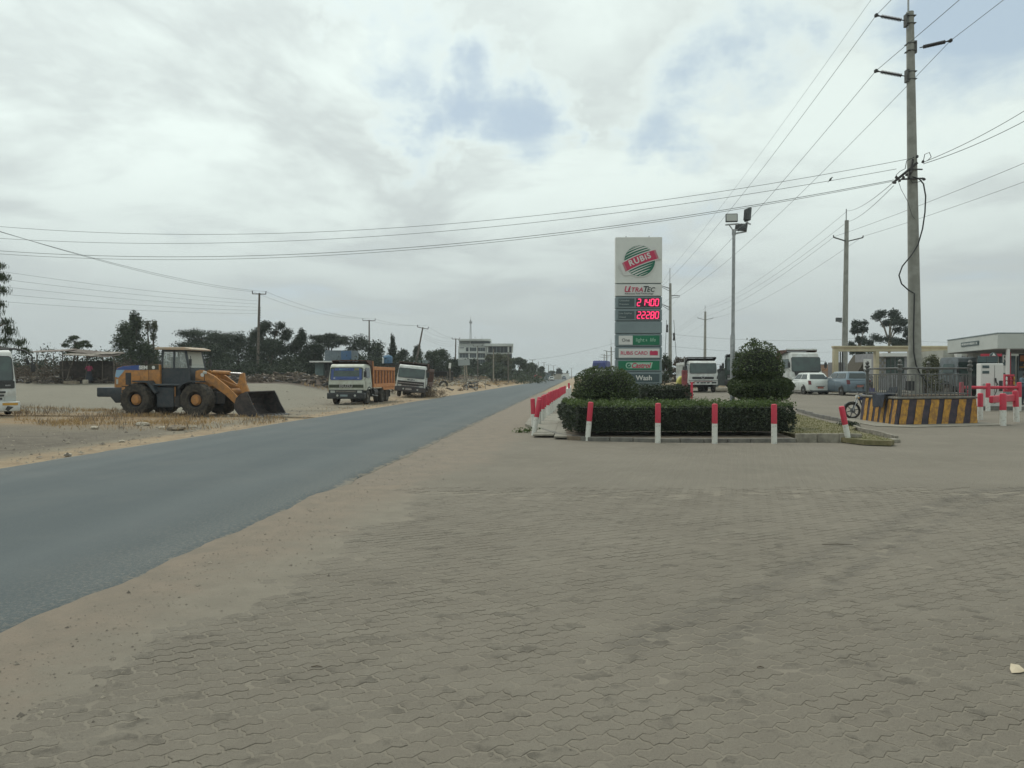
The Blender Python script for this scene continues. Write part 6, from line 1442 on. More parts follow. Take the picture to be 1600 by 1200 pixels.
# pale stones and litter in the grass
def rock(label, loc, s, m, seed, name='stone', cat='stone'):
    bm = bmesh.new(); bmesh.ops.create_icosphere(bm, subdivisions=2, radius=1)
    for v in bm.verts: v.co = Vector((v.co.x * s[0], v.co.y * s[1], v.co.z * s[2])) * (1 + .45 * noise.noise(v.co * 1.4 + Vector((seed, 0, 0)))); 
    me = bpy.data.meshes.new(name); bm.to_mesh(me); bm.free(); me.materials.append(m); me.update(); return link(name, me, None, loc, label=label, cat=cat)
M_rock = mat('pale_stone', (.44, .40, .33), (.30, .26, .2), 6, .9, bump=.3); M_rockd = mat('brown_stone', (.15, .12, .09), (.22, .18, .13), 5, .9, bump=.5)
for px, py, s, m, lb in ((222, 665, .22, M_rock, 'largest pale stone in the dry grass below the loader wheels'), (275, 672, .26, M_rockd, 'brown boulder at the front edge of the dry grass'), (195, 664, .10, M_rock, 'small pale stone left of the largest one'),
                         (253, 670, .13, M_rock, 'pale flat stone between the largest stone and the brown boulder'), (148, 670, .16, M_rock, 'yellowish stone at the left part of the dry grass'), (302, 668, .12, M_rock, 'pale stone right of the brown boulder'), (190, 691, .09, M_rock, 'small pale stone on the bare dirt near the road'),
                         (370, 675, .08, M_rockd, 'dark clod at the road edge below the bucket'), (105, 712, .09, M_rock, 'pale stone beside the road at far left')):
    x, y, z = gpy(px, py); rock(lb, (x, y, z + s * .15), (s, s * .8, s * .45), m, px)
# bits of scrap and rubble along the far bank, each loose piece tiny
q = MB()
for _ in range(420):
    px, d = rnd.uniform(20, 200), rnd.uniform(60.5, 66); x = X(px, d); z = G(x, d) + rnd.uniform(0, .5); a = rnd.random() * 3.14
    q.beam((x, d, z), (x + math.cos(a) * rnd.uniform(.2, .9), d + math.sin(a) * .3, z + rnd.gauss(0, .12)), rnd.uniform(.04, .2), rnd.uniform(.02, .12), rnd.choice([M_wood, M_rockd, M_dark, M_rust if False else M_wood, M_rock if rnd.random() < .25 else M_bark]))
q.build('scrap_heap', None, kind='stuff', fix=False)
q = MB()
for _ in range(260):
    u, v = rnd.uniform(66, 130), rnd.gauss(-20, 3); x, y = uv2xy(u, v); a = rnd.random() * 3.14
    q.beam((x, y, G(x, y) + .1), (x + math.cos(a) * rnd.uniform(.3, 1.1), y + .3, G(x, y) + rnd.uniform(0, .35)), rnd.uniform(.05, .3), rnd.uniform(.03, .2), rnd.choice([M_wood, M_rockd, M_rock, M_barkpale, M_dark]))
q.build('verge_debris', None, kind='stuff', fix=False)

q = MB()
for _ in range(650):
    px, d = rnd.uniform(250, 530), rnd.uniform(62, 76); x = X(px, d); z = G(x, d) + rnd.uniform(0, .22); a = rnd.random() * 3.14
    q.beam((x, d, z), (x + math.cos(a) * rnd.uniform(.2, .8), d + math.sin(a) * .3, z + rnd.gauss(0, .10)), rnd.uniform(.05, .3), rnd.uniform(.04, .22), rnd.choice([M_bark, M_rockd, M_dark, M_bark, M_wood]))
q.build('bank_rubble', None, kind='stuff', fix=False)
scrub('low_bank_scrub', [(X(px, d), d) for px, d in [(rnd.uniform(240, 500), rnd.uniform(64, 78)) for _ in range(70)]], M_dryleaf, .06, 60, 31, (.15, .5), (.8, 2.2))
# ------------------------------------------------------------------ left side structures
def at(px, d): x = X(px, d); return (x, d, G(x, d))
# stall with a tin roof on crooked poles
d = 61; o = at(122, d); st = thing('roadside_stall', 'open stall with a sagging rusty tin roof on crooked poles behind the minibus', 'stall', o); k = d / F; zz = lambda py: Z(py, d) - o[2]; xx = lambda px: X(px, d) - o[0]
M_tin = mat('rusty_tin', (.12, .09, .075), (.22, .19, .16), 3, .8, bump=.2); M_tin2 = mat('pale_tin', (.32, .29, .25), (.2, .17, .14), 3, .8)
for (a, b, ya, yb, m, dy) in ((56, 116, 549, 547, M_tin, 0), (98, 150, 546, 551, M_tin, .6), (118, 165, 553, 555, M_tin2, -.6), (140, 182, 551, 551.5, M_tin2, .5), (128, 178, 557, 552, M_tin, 1.2), (150, 184, 555, 556, M_tin, -.2)):
    p0, p1 = Vector((xx(a), dy - .4, zz(ya))), Vector((xx(b), dy - .4, zz(yb))); q = MB(); n = 12; dirv = (p1 - p0) / n
    for i in range(n): q.beam(p0 + dirv * i + Vector((0, -.7, -.12)), p0 + dirv * i + Vector((0, 1.2, .10)), dirv.length * 1.02, .03 + .03 * (i % 2), m)
    q.build('roof_sheet', st)
for px, top, bot, ln, r in ((108, 552, 604, .55, .07), (58, 549, 600, 0, .05), (85, 549, 600, -.1, .035), (98, 549, 602, 0, .05), (135, 554, 602, .1, .05), (178, 553, 602, 0, .05), (70, 549, 575, .3, .04), (160, 556, 602, 0, .04)):
    MB().tube([(xx(px) - ln * .6, 0, zz(606)), (xx(px) + ln * .1, 0, zz((top + bot) / 2)), (xx(px) + ln, 0, zz(top))], [r, r * .9, r * .7], M_wood, 6).build('pole', st)
q = MB(); q.tube([(xx(110), 0, zz(570)), (xx(102), 0, zz(558)), (xx(92), 0, zz(553))], .035, M_wood, 5); q.tube([(xx(113), 0, zz(566)), (xx(124), 0, zz(555))], .03, M_wood, 5); q.build('brace', st)
MB().beam((xx(50), .3, zz(578)), (xx(110), .3, zz(578)), .5, .06, M_wood).build('shelf', st); MB().box((xx(170), .8, zz(585)), (2.0, .1, 1.4), mat('dark_sacking', (.05, .04, .035), (.08, .065, .055), 4, .9)).build('back_screen', st); MB().box((xx(120), 1.4, zz(582)), (4.4, .08, 1.9), MATS['dark_sacking']).build('back_screen', st)
o = at(110, 59.5); tr_ = thing('water_trough', 'low stone trough at the foot of the leaning stall pole', 'trough', o); MB().box((0.1, 0, .12), (1.1, .6, .28), M_rockd, taper=(.9, .9)).build('trough', tr_, bevel=.03)
o = at(133.5, 59.5); bx_ = thing('crate', 'pale block standing on the ground below the person at the stall', 'crate', o); MB().box((0, 0, .16), (.32, .3, .34), M_rock).build('box', bx_, bevel=.02)

# shop with a grey upper storey
d = 84; o = at(515, d); sh = thing('shop_building', 'small grey and blue two storey sheet metal shop left of the dump truck', 'shop', o); zz = lambda py: Z(py, d) - o[2]; xx = lambda px: X(px, d) - o[0]
M_bg = mat('blue_grey_sheet', (.14, .17, .19), (.11, .135, .15), 2, .7); M_bl = mat('blue_sheet', (.05, .12, .24), (.07, .13, .22), 2, .6); M_teal = mat('teal_wall', (.19, .26, .25), (.15, .2, .2), 2, .8)
for i in range(9):
    a = xx(505) + (xx(530) - xx(505)) * i / 9; MB().box((a + .1, 1.0, (zz(547) + zz(565)) / 2), ((xx(530) - xx(505)) / 9 - .02, .1, zz(547) - zz(565)), M_bg).build('wall_sheet', sh)
MB().box((xx(538), 1.02, (zz(548) + zz(562)) / 2), (xx(546) - xx(530), .1, zz(548) - zz(562)), M_bl).build('blue_sheet', sh); MB().box((xx(525), 3, (zz(547) + zz(592)) / 2), (xx(547) - xx(505), 3.9, zz(547) - zz(592)), M_bg).build('wall', sh)
MB().box((xx(508.5), -.2, zz(565.6)), (xx(528) - xx(489), 2.6, .16), M_signwhite).build('awning', sh, bevel=.02)
for px in (496, 505): MB().box((xx(px), -1.45, zz(565.6)), (.18, .06, .2), M_dark).build('lamp', sh)
MB().box((xx(498), .6, (zz(567) + zz(596)) / 2), (xx(504) - xx(491), .8, zz(567) - zz(596)), M_teal).build('wall', sh); MB().box((xx(515), .9, (zz(567) + zz(596)) / 2), (xx(527) - xx(504.5), .3, zz(567) - zz(596)), M_black).build('opening', sh); MB().box((xx(513), .0, (zz(567) + zz(596)) / 2), (.12, .12, zz(567) - zz(596)), M_iron).build('post', sh)
# blue tank on a dark shed
d = 90; o = at(600, d); zz = lambda py: Z(py, d) - o[2]; xx = lambda px: X(px, d) - o[0]
sd_ = thing('dark_shed', 'low dark shed behind the orange tipper carrying the blue tank', 'shed', o); MB().box((xx(603), 0, zz(582)), (3.4, 2.4, zz(569) - zz(594)), MATS['dark_sacking']).build('wall', sd_); MB().box((xx(603), 0, zz(568.6)), (3.7, 2.7, .08), M_dark).build('roof', sd_)
tk_ = thing('water_tank', 'blue plastic water tank on top of the dark shed between the two dump trucks', 'water tank', (o[0] + xx(606), o[1], Z(568.2, d)))
q = MB(); hh = Z(554.5, d) - Z(568.2, d); prof = [(.001, 0), (.50, 0), (.54, .05)]
for i in range(5): prof += [(.54, hh * (.1 + i * .14)), (.57, hh * (.14 + i * .14)), (.54, hh * (.2 + i * .14))]
prof += [(.46, hh * .9), (.2, hh * .95), (.2, hh), (.001, hh)]; q.lathe(prof, (0, 0, 0), (0, 0, 1), mat('tank_blue', (.09, .19, .30), (.07, .15, .25), 3, .5), 18); q.build('tank', tk_, smooth=True)
MB().box((-.5, -.3, hh * .35), (.2, .3, hh * .6), M_signwhite).build('side_box', tk_)
# corrugated shelter
d = 112; o = at(657, d); zz = lambda py: Z(py, d) - o[2]; xx = lambda px: X(px, d) - o[0]
cs = thing('corrugated_shed', 'pale ribbed shed behind the leaning white truck', 'shed', o); M_rib = mat('pale_green_grey_sheet', (.21, .26, .25), (.15, .19, .18), 2, .7)
for i in range(12): MB().box((xx(646) + (xx(668) - xx(646)) * (i + .5) / 12, .05 * (i % 2), (zz(563) + zz(594)) / 2), ((xx(668) - xx(646)) / 12 - .01, .1, zz(563 + (1.5 if i < 5 else 0)) - zz(594)), M_rib if i % 3 else M_bg).build('wall_sheet', cs)
MB().box((xx(657), 2, zz(564)), (xx(668) - xx(646), 3.8, .1), M_dark).build('roof', cs)
# low dark lean-to and sign boards
d = 118; o = at(690, d); zz = lambda py: Z(py, d) - o[2]; xx = lambda px: X(px, d) - o[0]
le = thing('lean_to', 'low dark lean to behind the pale car and the half buried tyre', 'shed', o); MB().box((xx(688), 3, zz(580)), (xx(704) - xx(672), 3, .12), M_dark).build('roof', le); MB().box((xx(690), 4, zz(588)), (xx(704) - xx(674), .2, zz(581) - zz(596)), MATS['dark_sacking']).build('wall', le)
for px in (675, 698): MB().tube([(xx(px), 1.6, zz(600)), (xx(px), 1.6, zz(580))], .08, M_wood, 6).build('post', le)
def board(label, px, d, y0, y1, w_px, ybase, m, post_m, tilt=0, posts=(0,)):
    o = at(px, d); b = thing('sign_board', label, 'sign', o); zz = lambda py: Z(py, d) - o[2]; k = d / F
    q = MB(); q.box((0, -.08, 0), (w_px * k, .06, zz(y0) - zz(y1)), m); bb = q.build('board', b, bevel=.01); bb.location = (0, 0, (zz(y0) + zz(y1)) / 2); bb.rotation_euler = (0, R(tilt), 0)
    for p in posts: MB().tube([(p, 0, zz(ybase + 4)), (p * .6, 0, zz((y0 + y1) / 2))], .07 + .0004 * d, post_m, 6).build('post', b)
    return b
board('small white board tilted on a post right of the half buried tyre', 703, 104, 567, 575.5, 3.6, 598, M_signwhite, M_wood, 6)
board('wide pale board on a forked post before the left corner of the office building', 725, 108, 562, 571, 18, 600, mat('faded_board', (.30, .33, .33), None, rough=.8), M_barkpale, -3, (0.1, .5))
q = thing('market_table', 'thin wooden table frame on the verge right of the wide pale board', 'table', at(752, 100)); d = 100
MB().box((0, 0, 1.05), (1.3, .7, .06), M_barkpale).build('table_top', q)
for x in (-.55, .55):
    for y in (-.3, .3): MB().tube([(x, y, -.1), (x * .95, y, 1.03)], .035, M_barkpale, 5).build('leg', q)
# half buried tyre and small motorcycle heap
def gtyre(label, px, d, r, up=.6, rz=10):
    o = at(px, d); t = thing('old_tyre', label, 'tyre', (o[0], o[1], o[2] + r * up - r * .0), R(rz)); q = MB(); q.lathe([(r * .58, -.12), (r * .8, -.15), (r, -.12), (r, .12), (r * .8, .15), (r * .58, .12), (r * .56, 0), (r * .58, -.12)], (0, 0, 0), (0, 1, 0), M_tyre, 28); q.build('tyre', t, smooth=True); return t
gtyre('big truck tyre standing half buried on the verge right of the leaning truck', 693, 90, .56, .45)
def motorcycle(label, loc, rz, s=1, tank_m=None, rot=None):
    """front wheel towards -X"""
    t = thing('motorcycle', label, 'motorcycle', loc, rz, scale=s, rot=rot); M_al = mat('alloy_grey', (.10, .10, .10), None, rough=.4, metal=.6)
    for x, r in ((-.66, .325), (.62, .31)):
        q = MB(); q.lathe([(r * .80, -.045), (r * .95, -.05), (r, -.02), (r, .02), (r * .95, .05), (r * .80, .045), (r * .78, 0), (r * .80, -.045)], (x, 0, .325), (0, 1, 0), M_tyre, 32); w = q.build('tyre', t, smooth=True)
        q = MB(); q.lathe([(r * .82, -.03), (r * .74, -.03), (r * .72, 0), (r * .74, .03), (r * .82, .03)], (x, 0, .325), (0, 1, 0), M_al, 28); q.tube([(x, -.06, .325), (x, .06, .325)], .045, M_al, 10); q.lathe([(.11, 0), (.11, .008), (.04, .008)], (x, -.05, .325), (0, -1, 0), M_steel, 16); q.build('rim', w, smooth=True)
        for k in range(6):
            a = R(60 * k + 15); MB().beam((x + math.cos(a) * .03, 0, .325 + math.sin(a) * .03), (x + math.cos(a) * r * .76, 0, .325 + math.sin(a) * r * .76), .03, .022, M_al, up=(0, 1, 0)).build('spoke', w)
    q = MB()
    for s_ in (-1, 1): q.tube([(-.66, s_ * .085, .325), (-.42, s_ * .085, .92)], [.026, .02], M_chrome, 8)
    q.build('fork', t, smooth=True)
    MB().prism([(-.99, .42), (-.93, .58), (-.78, .68), (-.62, .69), (-.45, .62), (-.47, .59), (-.62, .66), (-.78, .645), (-.91, .56), (-.97, .41)], -.06, .06, M_black, axis='y').build('front_mudguard', t)
    q = MB(); q.lathe([(.001, -.10), (.07, -.07), (.09, 0), (.085, .02), (.001, .03)], (-.50, 0, .86), (-1, 0, .1), M_lens, 16); q.build('headlight', t, smooth=True)
    q = MB(); q.tube([(-.30, -.36, 1.02), (-.40, -.20, 1.06), (-.42, 0, 1.0), (-.40, .20, 1.06), (-.30, .36, 1.02)], .014, M_black, 8); hb = q.build('handlebar', t, smooth=True)
    for s_ in (-1, 1): q = MB(); q.tube([(-.34, s_ * .28, 1.05), (-.38, s_ * .34, 1.22)], .008, M_black, 5); q.box((-.39, s_ * .36, 1.25), (.03, .13, .09), M_black); q.build('mirror', hb, bevel=.01); MB().box((-.47, s_ * .17, .84), (.05, .07, .05), M_amber).build('indicator', t, bevel=.01)
    q = MB(); q.prism([(-.40, .74), (-.36, .90), (-.22, .98), (-.02, .94), (.08, .82), (-.02, .72)], -.13, .13, tank_m or M_black, axis='y'); q.build('fuel_tank', t, bevel=.04, smooth=True, segs=3)
    q = MB(); q.prism([(.02, .80), (.05, .87), (.35, .86), (.70, .93), (.74, .88), (.40, .78)], -.14, .14, M_black, axis='y'); q.build('saddle', t, bevel=.025, smooth=True, segs=2)
    q = MB(); q.box((-.05, 0, .45), (.34, .24, .30), M_dark); q.lathe([(.11, -.14), (.11, .14)], (.02, 0, .40), (0, 1, 0), M_al, 14); q.build('engine', t, bevel=.03); q = MB(); q.tube([(-.22, -.10, .35), (.1, -.14, .26), (.45, -.15, .32), (.8, -.15, .42)], [.02, .025, .045, .045], M_chrome, 8); q.build('exhaust', t, smooth=True)
    q = MB(); q.tube([(-.42, 0, .88), (-.1, 0, .72), (.3, 0, .74), (.62, 0, .72)], .025, M_black, 6); q.tube([(-.42, 0, .88), (-.24, 0, .4), (.15, 0, .25), (.62, .0, .32)], .025, M_black, 6)
    for s_ in (-1, 1): q.tube([(.62, s_ * .10, .32), (.5, s_ * .10, .74)], .022, M_chrome, 6)
    q.tube([(.6, -.15, .9), (.95, -.12, .95), (.95, .12, .95), (.6, .15, .9)], .014, M_black, 6); q.build('frame', t, smooth=True)
    MB().prism([(.45, .70), (.75, .74), (.95, .58), (.93, .55), (.74, .68), (.45, .66)], -.07, .07, M_black, axis='y').build('rear_mudguard', t); MB().box((.93, 0, .76), (.05, .12, .07), MATS['tail_lamp']).build('tail_light', t); return t
d = 88; o = at(736, d); motorcycle('motorcycle parked on the verge below the wide pale board', o, R(35), 1.05)
# office building with mast
d = 205; o = (X(758, d), d, 1.0); zz = lambda py: Z(py, d) - o[2]; xx = lambda px: X(px, d) - o[0]
M_owall = mat('office_white', (.56, .58, .55), (.47, .49, .465), .4, .8); M_owin = mat('office_dark_window', (.06, .075, .08), (.04, .05, .055), .5, .25)
ob = thing('office_building', 'white three storey office building with long dark window bands in the distance', 'building', o)
q = MB(); q.box(((xx(716) + xx(760)) / 2, 7, zz(541) / 2 - .5), (xx(760) - xx(716), 14, zz(541) + 1), M_owall); q.box(((xx(760) + xx(801)) / 2, 7.3, zz(541) / 2 - .5), (xx(799) - xx(760), 12, zz(541) + 1), M_owin); q.build('wall', ob)
MB().box(((xx(716) + xx(766)) / 2, 6, (zz(530) + zz(541)) / 2), (xx(765) - xx(717), 11, zz(531) - zz(541.2)), M_owall).build('upper_storey', ob)
MB().box(((xx(716) + xx(767)) / 2, 5.6, zz(531.2)), (xx(766) - xx(716), 13, zz(530) - zz(532.8)), M_owall).build('roof', ob); MB().box(((xx(736) + xx(766)) / 2, .42, zz(535)), (xx(765.5) - xx(735), .3, zz(533.4) - zz(536.6)), M_owin).build('window', ob); MB().box((xx(726), .42, zz(535.2)), (xx(734) - xx(718.5), .3, zz(533.6) - zz(537)), mat('office_shade', (.24, .27, .26), None, rough=.7)).build('window', ob)
MB().box(((xx(757.5) + xx(802)) / 2, 5.5, zz(539.3)), (xx(802) - xx(757.5), 15, zz(537.3) - zz(541.2)), M_owall).build('roof', ob)
for a, b, y0_, y1_ in ((718.5, 725, 543, 544), (728, 732, 543, 548.8), (734.2, 744, 543, 548.8), (747, 758, 543, 548.8), (718, 732, 552.3, 559), (734.2, 744, 552.3, 559), (747, 758, 552.3, 559), (718, 732, 562.5, 568), (747, 758, 562, 569)):
    w_ = MB().box(((xx(a) + xx(b)) / 2, -.02, (zz(y0_) + zz(y1_)) / 2), (xx(b) - xx(a), .12, zz(y0_) - zz(y1_)), M_owin).build('window', ob)
    if b - a > 6 and y1_ - y0_ > 3:
        for f in (.33, .67): MB().box((xx(a) + (xx(b) - xx(a)) * f, -.10, (zz(y0_) + zz(y1_)) / 2), (.08, .06, zz(y0_) - zz(y1_)), M_signgrey).build('mullion', w_)
for y0_ in (550.3, 560.3): MB().box(((xx(716) + xx(759)) / 2, -.25, zz(y0_)), (xx(759) - xx(716), .6, .45), M_owall).build('floor_band', ob)
for px in (733, 745.5, 759): MB().box((xx(px), -.2, zz(541) / 2), (.32, .45, zz(541)), M_owall).build('column', ob)
for px in (762, 794.5, 800.5): MB().box((xx(px), -1.2, (zz(541) + zz(551.5)) / 2), (.4, .3, zz(541) - zz(551.5)), M_owall).build('column', ob)
MB().box((xx(780), .8, zz(552)), (xx(800) - xx(760), 1, .4), M_owall).build('floor_band', ob)
for a in range(6): MB().box((xx(764) + a * (xx(793) - xx(764)) / 5, .95, zz(546.5)), (.12, .8, zz(541.5) - zz(551.5)), M_signgrey).build('mullion', ob)
q = MB(); zt0, zt1 = zz(530), zz(497)
for s1, s2 in ((-.28, -.16), (.28, -.16), (0, .32)): q.tube([(xx(733.5) + s1, 6 + s2, zt0), (xx(733.5) + s1 * .4, 6 + s2 * .4, zt1)], .05, M_steel, 4)
for i in range(16):
    z = zt0 + (zt1 - zt0) * i / 16; f = 1 - .6 * i / 16; q.tube([(xx(733.5) - .28 * f, 6, z), (xx(733.5) + .28 * f, 6, z + .3)], .035, M_steel, 4)
q.tube([(xx(733.5), 6, zt1), (xx(733.5), 6, zt1 + 1)], .04, M_steel, 4); q.build('mast', ob); MB().box((xx(733.7), 6, zz(501.5)), (.8, .5, .5), M_steel).build('aerial', ob)
for px, t_ in ((741, 524), (752, 523), (723, 529)): MB().tube([(xx(px), 5, zz(531)), (xx(px), 5, zz(t_))], .05, M_steel, 4).build('aerial', ob)
# far roadside kiosks
d = 235; o = at(837, d); kq = thing('kiosk', 'tiny red roofed kiosk under the trees far down the road', 'kiosk', o); MB().prism([(-1.9, 1.0), (-.8, 2.6), (1.9, 1.2)], -1.5, 1.5, M_red, axis='y').build('roof', kq); MB().box((0, 0, .55), (3.4, 2.6, 1.1), M_signwhite).build('wall', kq)
for i, (px, d, w, hgt, m, lb) in enumerate(((852, 280, 4, 2.8, M_bg, 'grey'), (868, 330, 5, 2.6, M_rock, 'tan'), (880, 400, 6, 3, M_signwhite, 'white'), (823, 210, 4, 1.8, M_bg, 'blue grey'))):
    o = at(px, d); kq = thing('kiosk', f'tiny {lb} roadside hut far down the left side of the road', 'kiosk', o); MB().box((0, 0, hgt / 2), (w, 3, hgt), m).build('wall', kq); MB().box((0, 0, hgt + .05), (w + .6, 3.6, .12), M_dark).build('roof', kq)
# ------------------------------------------------------------------ filling station side
# striped planter round the big pole
c0, c1, c2, c3 = Vector((13.57, 26.55)), Vector((16.9, 27.5)), Vector((16.75, 30.3)), Vector((13.72, 29.6))
PH = 1.0; pl = thing('planter', 'raised planter with hand painted black and yellow stripes at the foot of the big pole', 'planter', (c0.x, c0.y, 0))
rel = [c - c0 for c in (c0, c1, c2, c3)]
q = MB(); bt = [(-.07, -.07), (.06, -.06), (.05, .05), (-.06, .05)]
vs = [(p.x + b[0], p.y + b[1], 0) for p, b in zip(rel, bt)] + [(p.x, p.y, PH - .08) for p in rel]
q.add(vs, [(3, 2, 1, 0), (4, 5, 6, 7)] + [(i, (i + 1) % 4, (i + 1) % 4 + 4, i + 4) for i in range(4)], M_stripeK); q.build('wall', pl, bevel=.03)
q = MB(); cc = sum(rel, Vector((0, 0))) / 4; q.prism([tuple(cc + (p - cc) * 1.03) for p in rel], PH - .08, PH, M_kerbd, axis='z'); q.build('coping', pl, bevel=.02)
q = MB(); q.prism([tuple(cc + (p - cc) * .86) for p in rel], PH, PH + .05, M_soil, axis='z'); q.build('soil', pl)
def pstripe(a, b, s0, w, lean_, seed):
    """slanted yellow band on a wall between base corners a and b (2D), starting s0 m along"""
    a3, b3 = Vector((*a, 0)), Vector((*b, 0)); L = (b3 - a3).length; dv = (b3 - a3).normalized(); nn = Vector((dv.y, -dv.x, 0)); rg = random.Random(seed); up, dn = [], []
    for i in range(7):
        z = .03 + (PH - .13) * i / 6; sh = s0 + lean_ * (i / 6) + .012 * rg.uniform(-1, 1); e = .066 * (1 - z / PH) + .006
        for lst, s in ((dn, sh + .01 * rg.uniform(-1, 1)), (up, sh + w + .01 * rg.uniform(-1, 1))):
            s = max(-.0, min(L, s)); lst.append(a3 + dv * s + nn * e + Vector((0, 0, z)))
    if (up[0] - dn[0]).length < .02 and (up[-1] - dn[-1]).length < .02: return
    q = MB()
    for i in range(6):
        q.add([dn[i], up[i], up[i + 1], dn[i + 1]] + [p + nn * .004 for p in (dn[i], up[i], up[i + 1], dn[i + 1])], [(4, 5, 6, 7), (0, 1, 5, 4), (3, 7, 6, 2), (0, 4, 7, 3), (1, 2, 6, 5)], M_stripeY)
    q.build('yellow_stripe', pl)
L1 = (rel[1] - rel[0]).length
for i, s0 in enumerate((-.02, .62, 1.24, 1.84, 2.48, 3.1)): pstripe(rel[0], rel[1], s0, .33 + .03 * ((i * 7) % 3 - 1), .20, i)
for i, s0 in enumerate((.25, .75, 1.25, 1.72, 2.2, 2.66)): pstripe(rel[3], rel[0], s0, .27, .15, 20 + i)
# railing on the planter
rg_ = thing('railing', 'ornamental grey iron railing with finials standing on the striped planter', 'railing', (c0.x, c0.y, PH)); ins_ = [cc + (p - cc) * .90 for p in rel]
M_bar = mat('railing_grey', (.13, .135, .13), (.09, .09, .085), 8, .6, .2)
for i in range(4):
    a, b = Vector((*ins_[i], 0)), Vector((*ins_[(i + 1) % 4], 0)); L = (b - a).length; dv = (b - a) / L
    for z, r in ((1.02, .030), (.80, .018), (.10, .018)): MB().tube([a + Vector((0, 0, z)), b + Vector((0, 0, z))], r, M_bar, 8).build('rail', rg_)
    n = int(L / .165)
    for k in range(1, n):
        p = a + dv * (L * k / n); top = .80 if k % 3 else .62
        q = MB(); q.beam(p + Vector((0, 0, .0)), p + Vector((0, 0, top)), .024, .024, M_bar)
        if k % 3 == 0: q.lathe([(.045, -.008), (.055, 0), (.045, .008), (.037, 0), (.045, -.008)], p + Vector((0, 0, .68)), (dv.y, -dv.x, 0), M_bar, 12)
        q.build('iron_bar', rg_)
    q = MB(); q.lathe([(.055, 0), (.055, .9), (.085, .93), (.085, .98), (.055, 1.0), (.05, 1.04), (.10, 1.10), (.10, 1.13), (.04, 1.17), (.07, 1.22), (.075, 1.26), (.04, 1.31), (.001, 1.34)], a, (0, 0, 1), M_bar, 14); q.build('corner_post', rg_, smooth=True)
MB().box((.9, .9, .38), (.25, .15, .35), M_black).build('meter_box', rg_)
rng = np.random.default_rng(3); pt = thing('planter_bush', 'sparse brownish shrub growing inside the railing right of the big pole', 'plant', (15.7, 28.6, PH + .05)); C, A, B = leafcloud(rng, [(0, 0, .4), (.4, .2, .6), (-.3, .3, .3), (.2, -.3, .3), (.3, .1, 1.0)], [(.4, .4, .35)] * 5, 130, .035); quads('foliage', C, A, B, M_lfC, pt)
q = MB(); 
for k in range(5): q.tube([(0, 0, 0), (.2 * math.cos(k), .2 * math.sin(k * 2), .5), (.4 * math.cos(k), .35 * math.sin(k * 2), 1.1)], [.015, .01, .004], M_stem, 5)
q.build('stems', pt)
# painted ground slab round it
flat('planter_apron', [(12.5, 26.0), (13.4, 25.4), (17.6, 26.6), (17.4, 31), (13.0, 31)], .03, M_walk, t=.05, kind='structure')
# motorcycle behind the planter
M_mb = mat('motorcycle_blue', (.03, .035, .09), None, rough=.35)
motorcycle('black motorcycle with its front wheel showing left of the striped planter', (X(1333, 30.6) + .66, 30.6, .0), R(-4), 1.02, M_mb)
jk = thing('jacket', 'dark blue jacket hanging over the coping of the striped planter', 'jacket', (c0.x - .02, c0.y + 1.15, PH)); M_jk = mat('dark_blue_cloth', (.02, .028, .04), (.035, .04, .055), 6, .9, bump=.4)
q = MB(); prof = [(-.16, -.40), (-.14, -.15), (-.12, .02), (.05, .06), (.30, .05), (.42, .20), (.50, .30)]; vs = []
for j, y in enumerate((-.42, -.22, 0, .2, .38)):
    for i, (x, z) in enumerate(prof): vs.append((x + .02 * math.sin(j * 2 + i), y * (1 + .1 * math.sin(i)), z + .03 * math.sin(j * 1.7 + i * 1.1)))
n = len(prof); q.add(vs + [(x + .0, y, z + .04) for x, y, z in vs], [(j * n + i, j * n + i + 1, (j + 1) * n + i + 1, (j + 1) * n + i) for j in range(4) for i in range(n - 1)] + [((j * n + i) + 35, ((j + 1) * n + i) + 35, ((j + 1) * n + i + 1) + 35, (j * n + i + 1) + 35) for j in range(4) for i in range(n - 1)] + [(i, i + 35, i + 36, i + 1) for i in range(n - 1)] + [(28 + i, 29 + i, 64 + i, 63 + i) for i in range(n - 1)], M_jk); q.build('cloth', jk, smooth=True)

# beige frame (entrance structure)
d = 58; o = (X(1392, d), d, G(X(1392, d), d)); bf = thing('beige_frame', 'long beige plastered post and beam frame behind the parked cars', 'gateway', o); zz = lambda py: Z(py, d) - o[2]; xx = lambda px: X(px, d) - o[0]
MB().box(((xx(1301) + xx(1600)) / 2, 0, (zz(540.5) + zz(543.5)) / 2), (xx(1600) - xx(1301), .55, zz(540.5) - zz(543.3)), M_beige).build('beam_cap', bf, bevel=.01)
MB().box(((xx(1301.5) + xx(1600)) / 2, 0, zz(543.7)), (xx(1600) - xx(1302), .47, .05), M_terra).build('trim_line', bf)
MB().box(((xx(1302) + xx(1600)) / 2, 0, (zz(544.2) + zz(549.3)) / 2), (xx(1600) - xx(1302), .42, zz(544.2) - zz(549.3)), M_beige).build('beam', bf, bevel=.01)
MB().box(((xx(1420) + xx(1600)) / 2, -.03, zz(549.6)), (xx(1600) - xx(1420), .5, .05), M_terra).build('trim_line', bf)
for px, w in ((1305, 6.5), (1369, 5.5), (1429, 5.5)): MB().box((xx(px), 0, zz(549.3) / 2), (w * d / F, .40, zz(549.3)), M_beige).build('post', bf, bevel=.01)
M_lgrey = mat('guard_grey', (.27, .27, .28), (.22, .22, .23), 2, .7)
MB().box((xx(1315.5), 1.0, zz(572) * .5 + .0), (1.0, .8, zz(560)), M_lgrey).build('gate_box', bf, bevel=.02)
for px in (1311, 1314.5, 1318, 1321.5): MB().tube([(xx(px), .6, 0), (xx(px), .6, zz(549.4))], .05, M_iron, 6).build('gate_bar', bf)
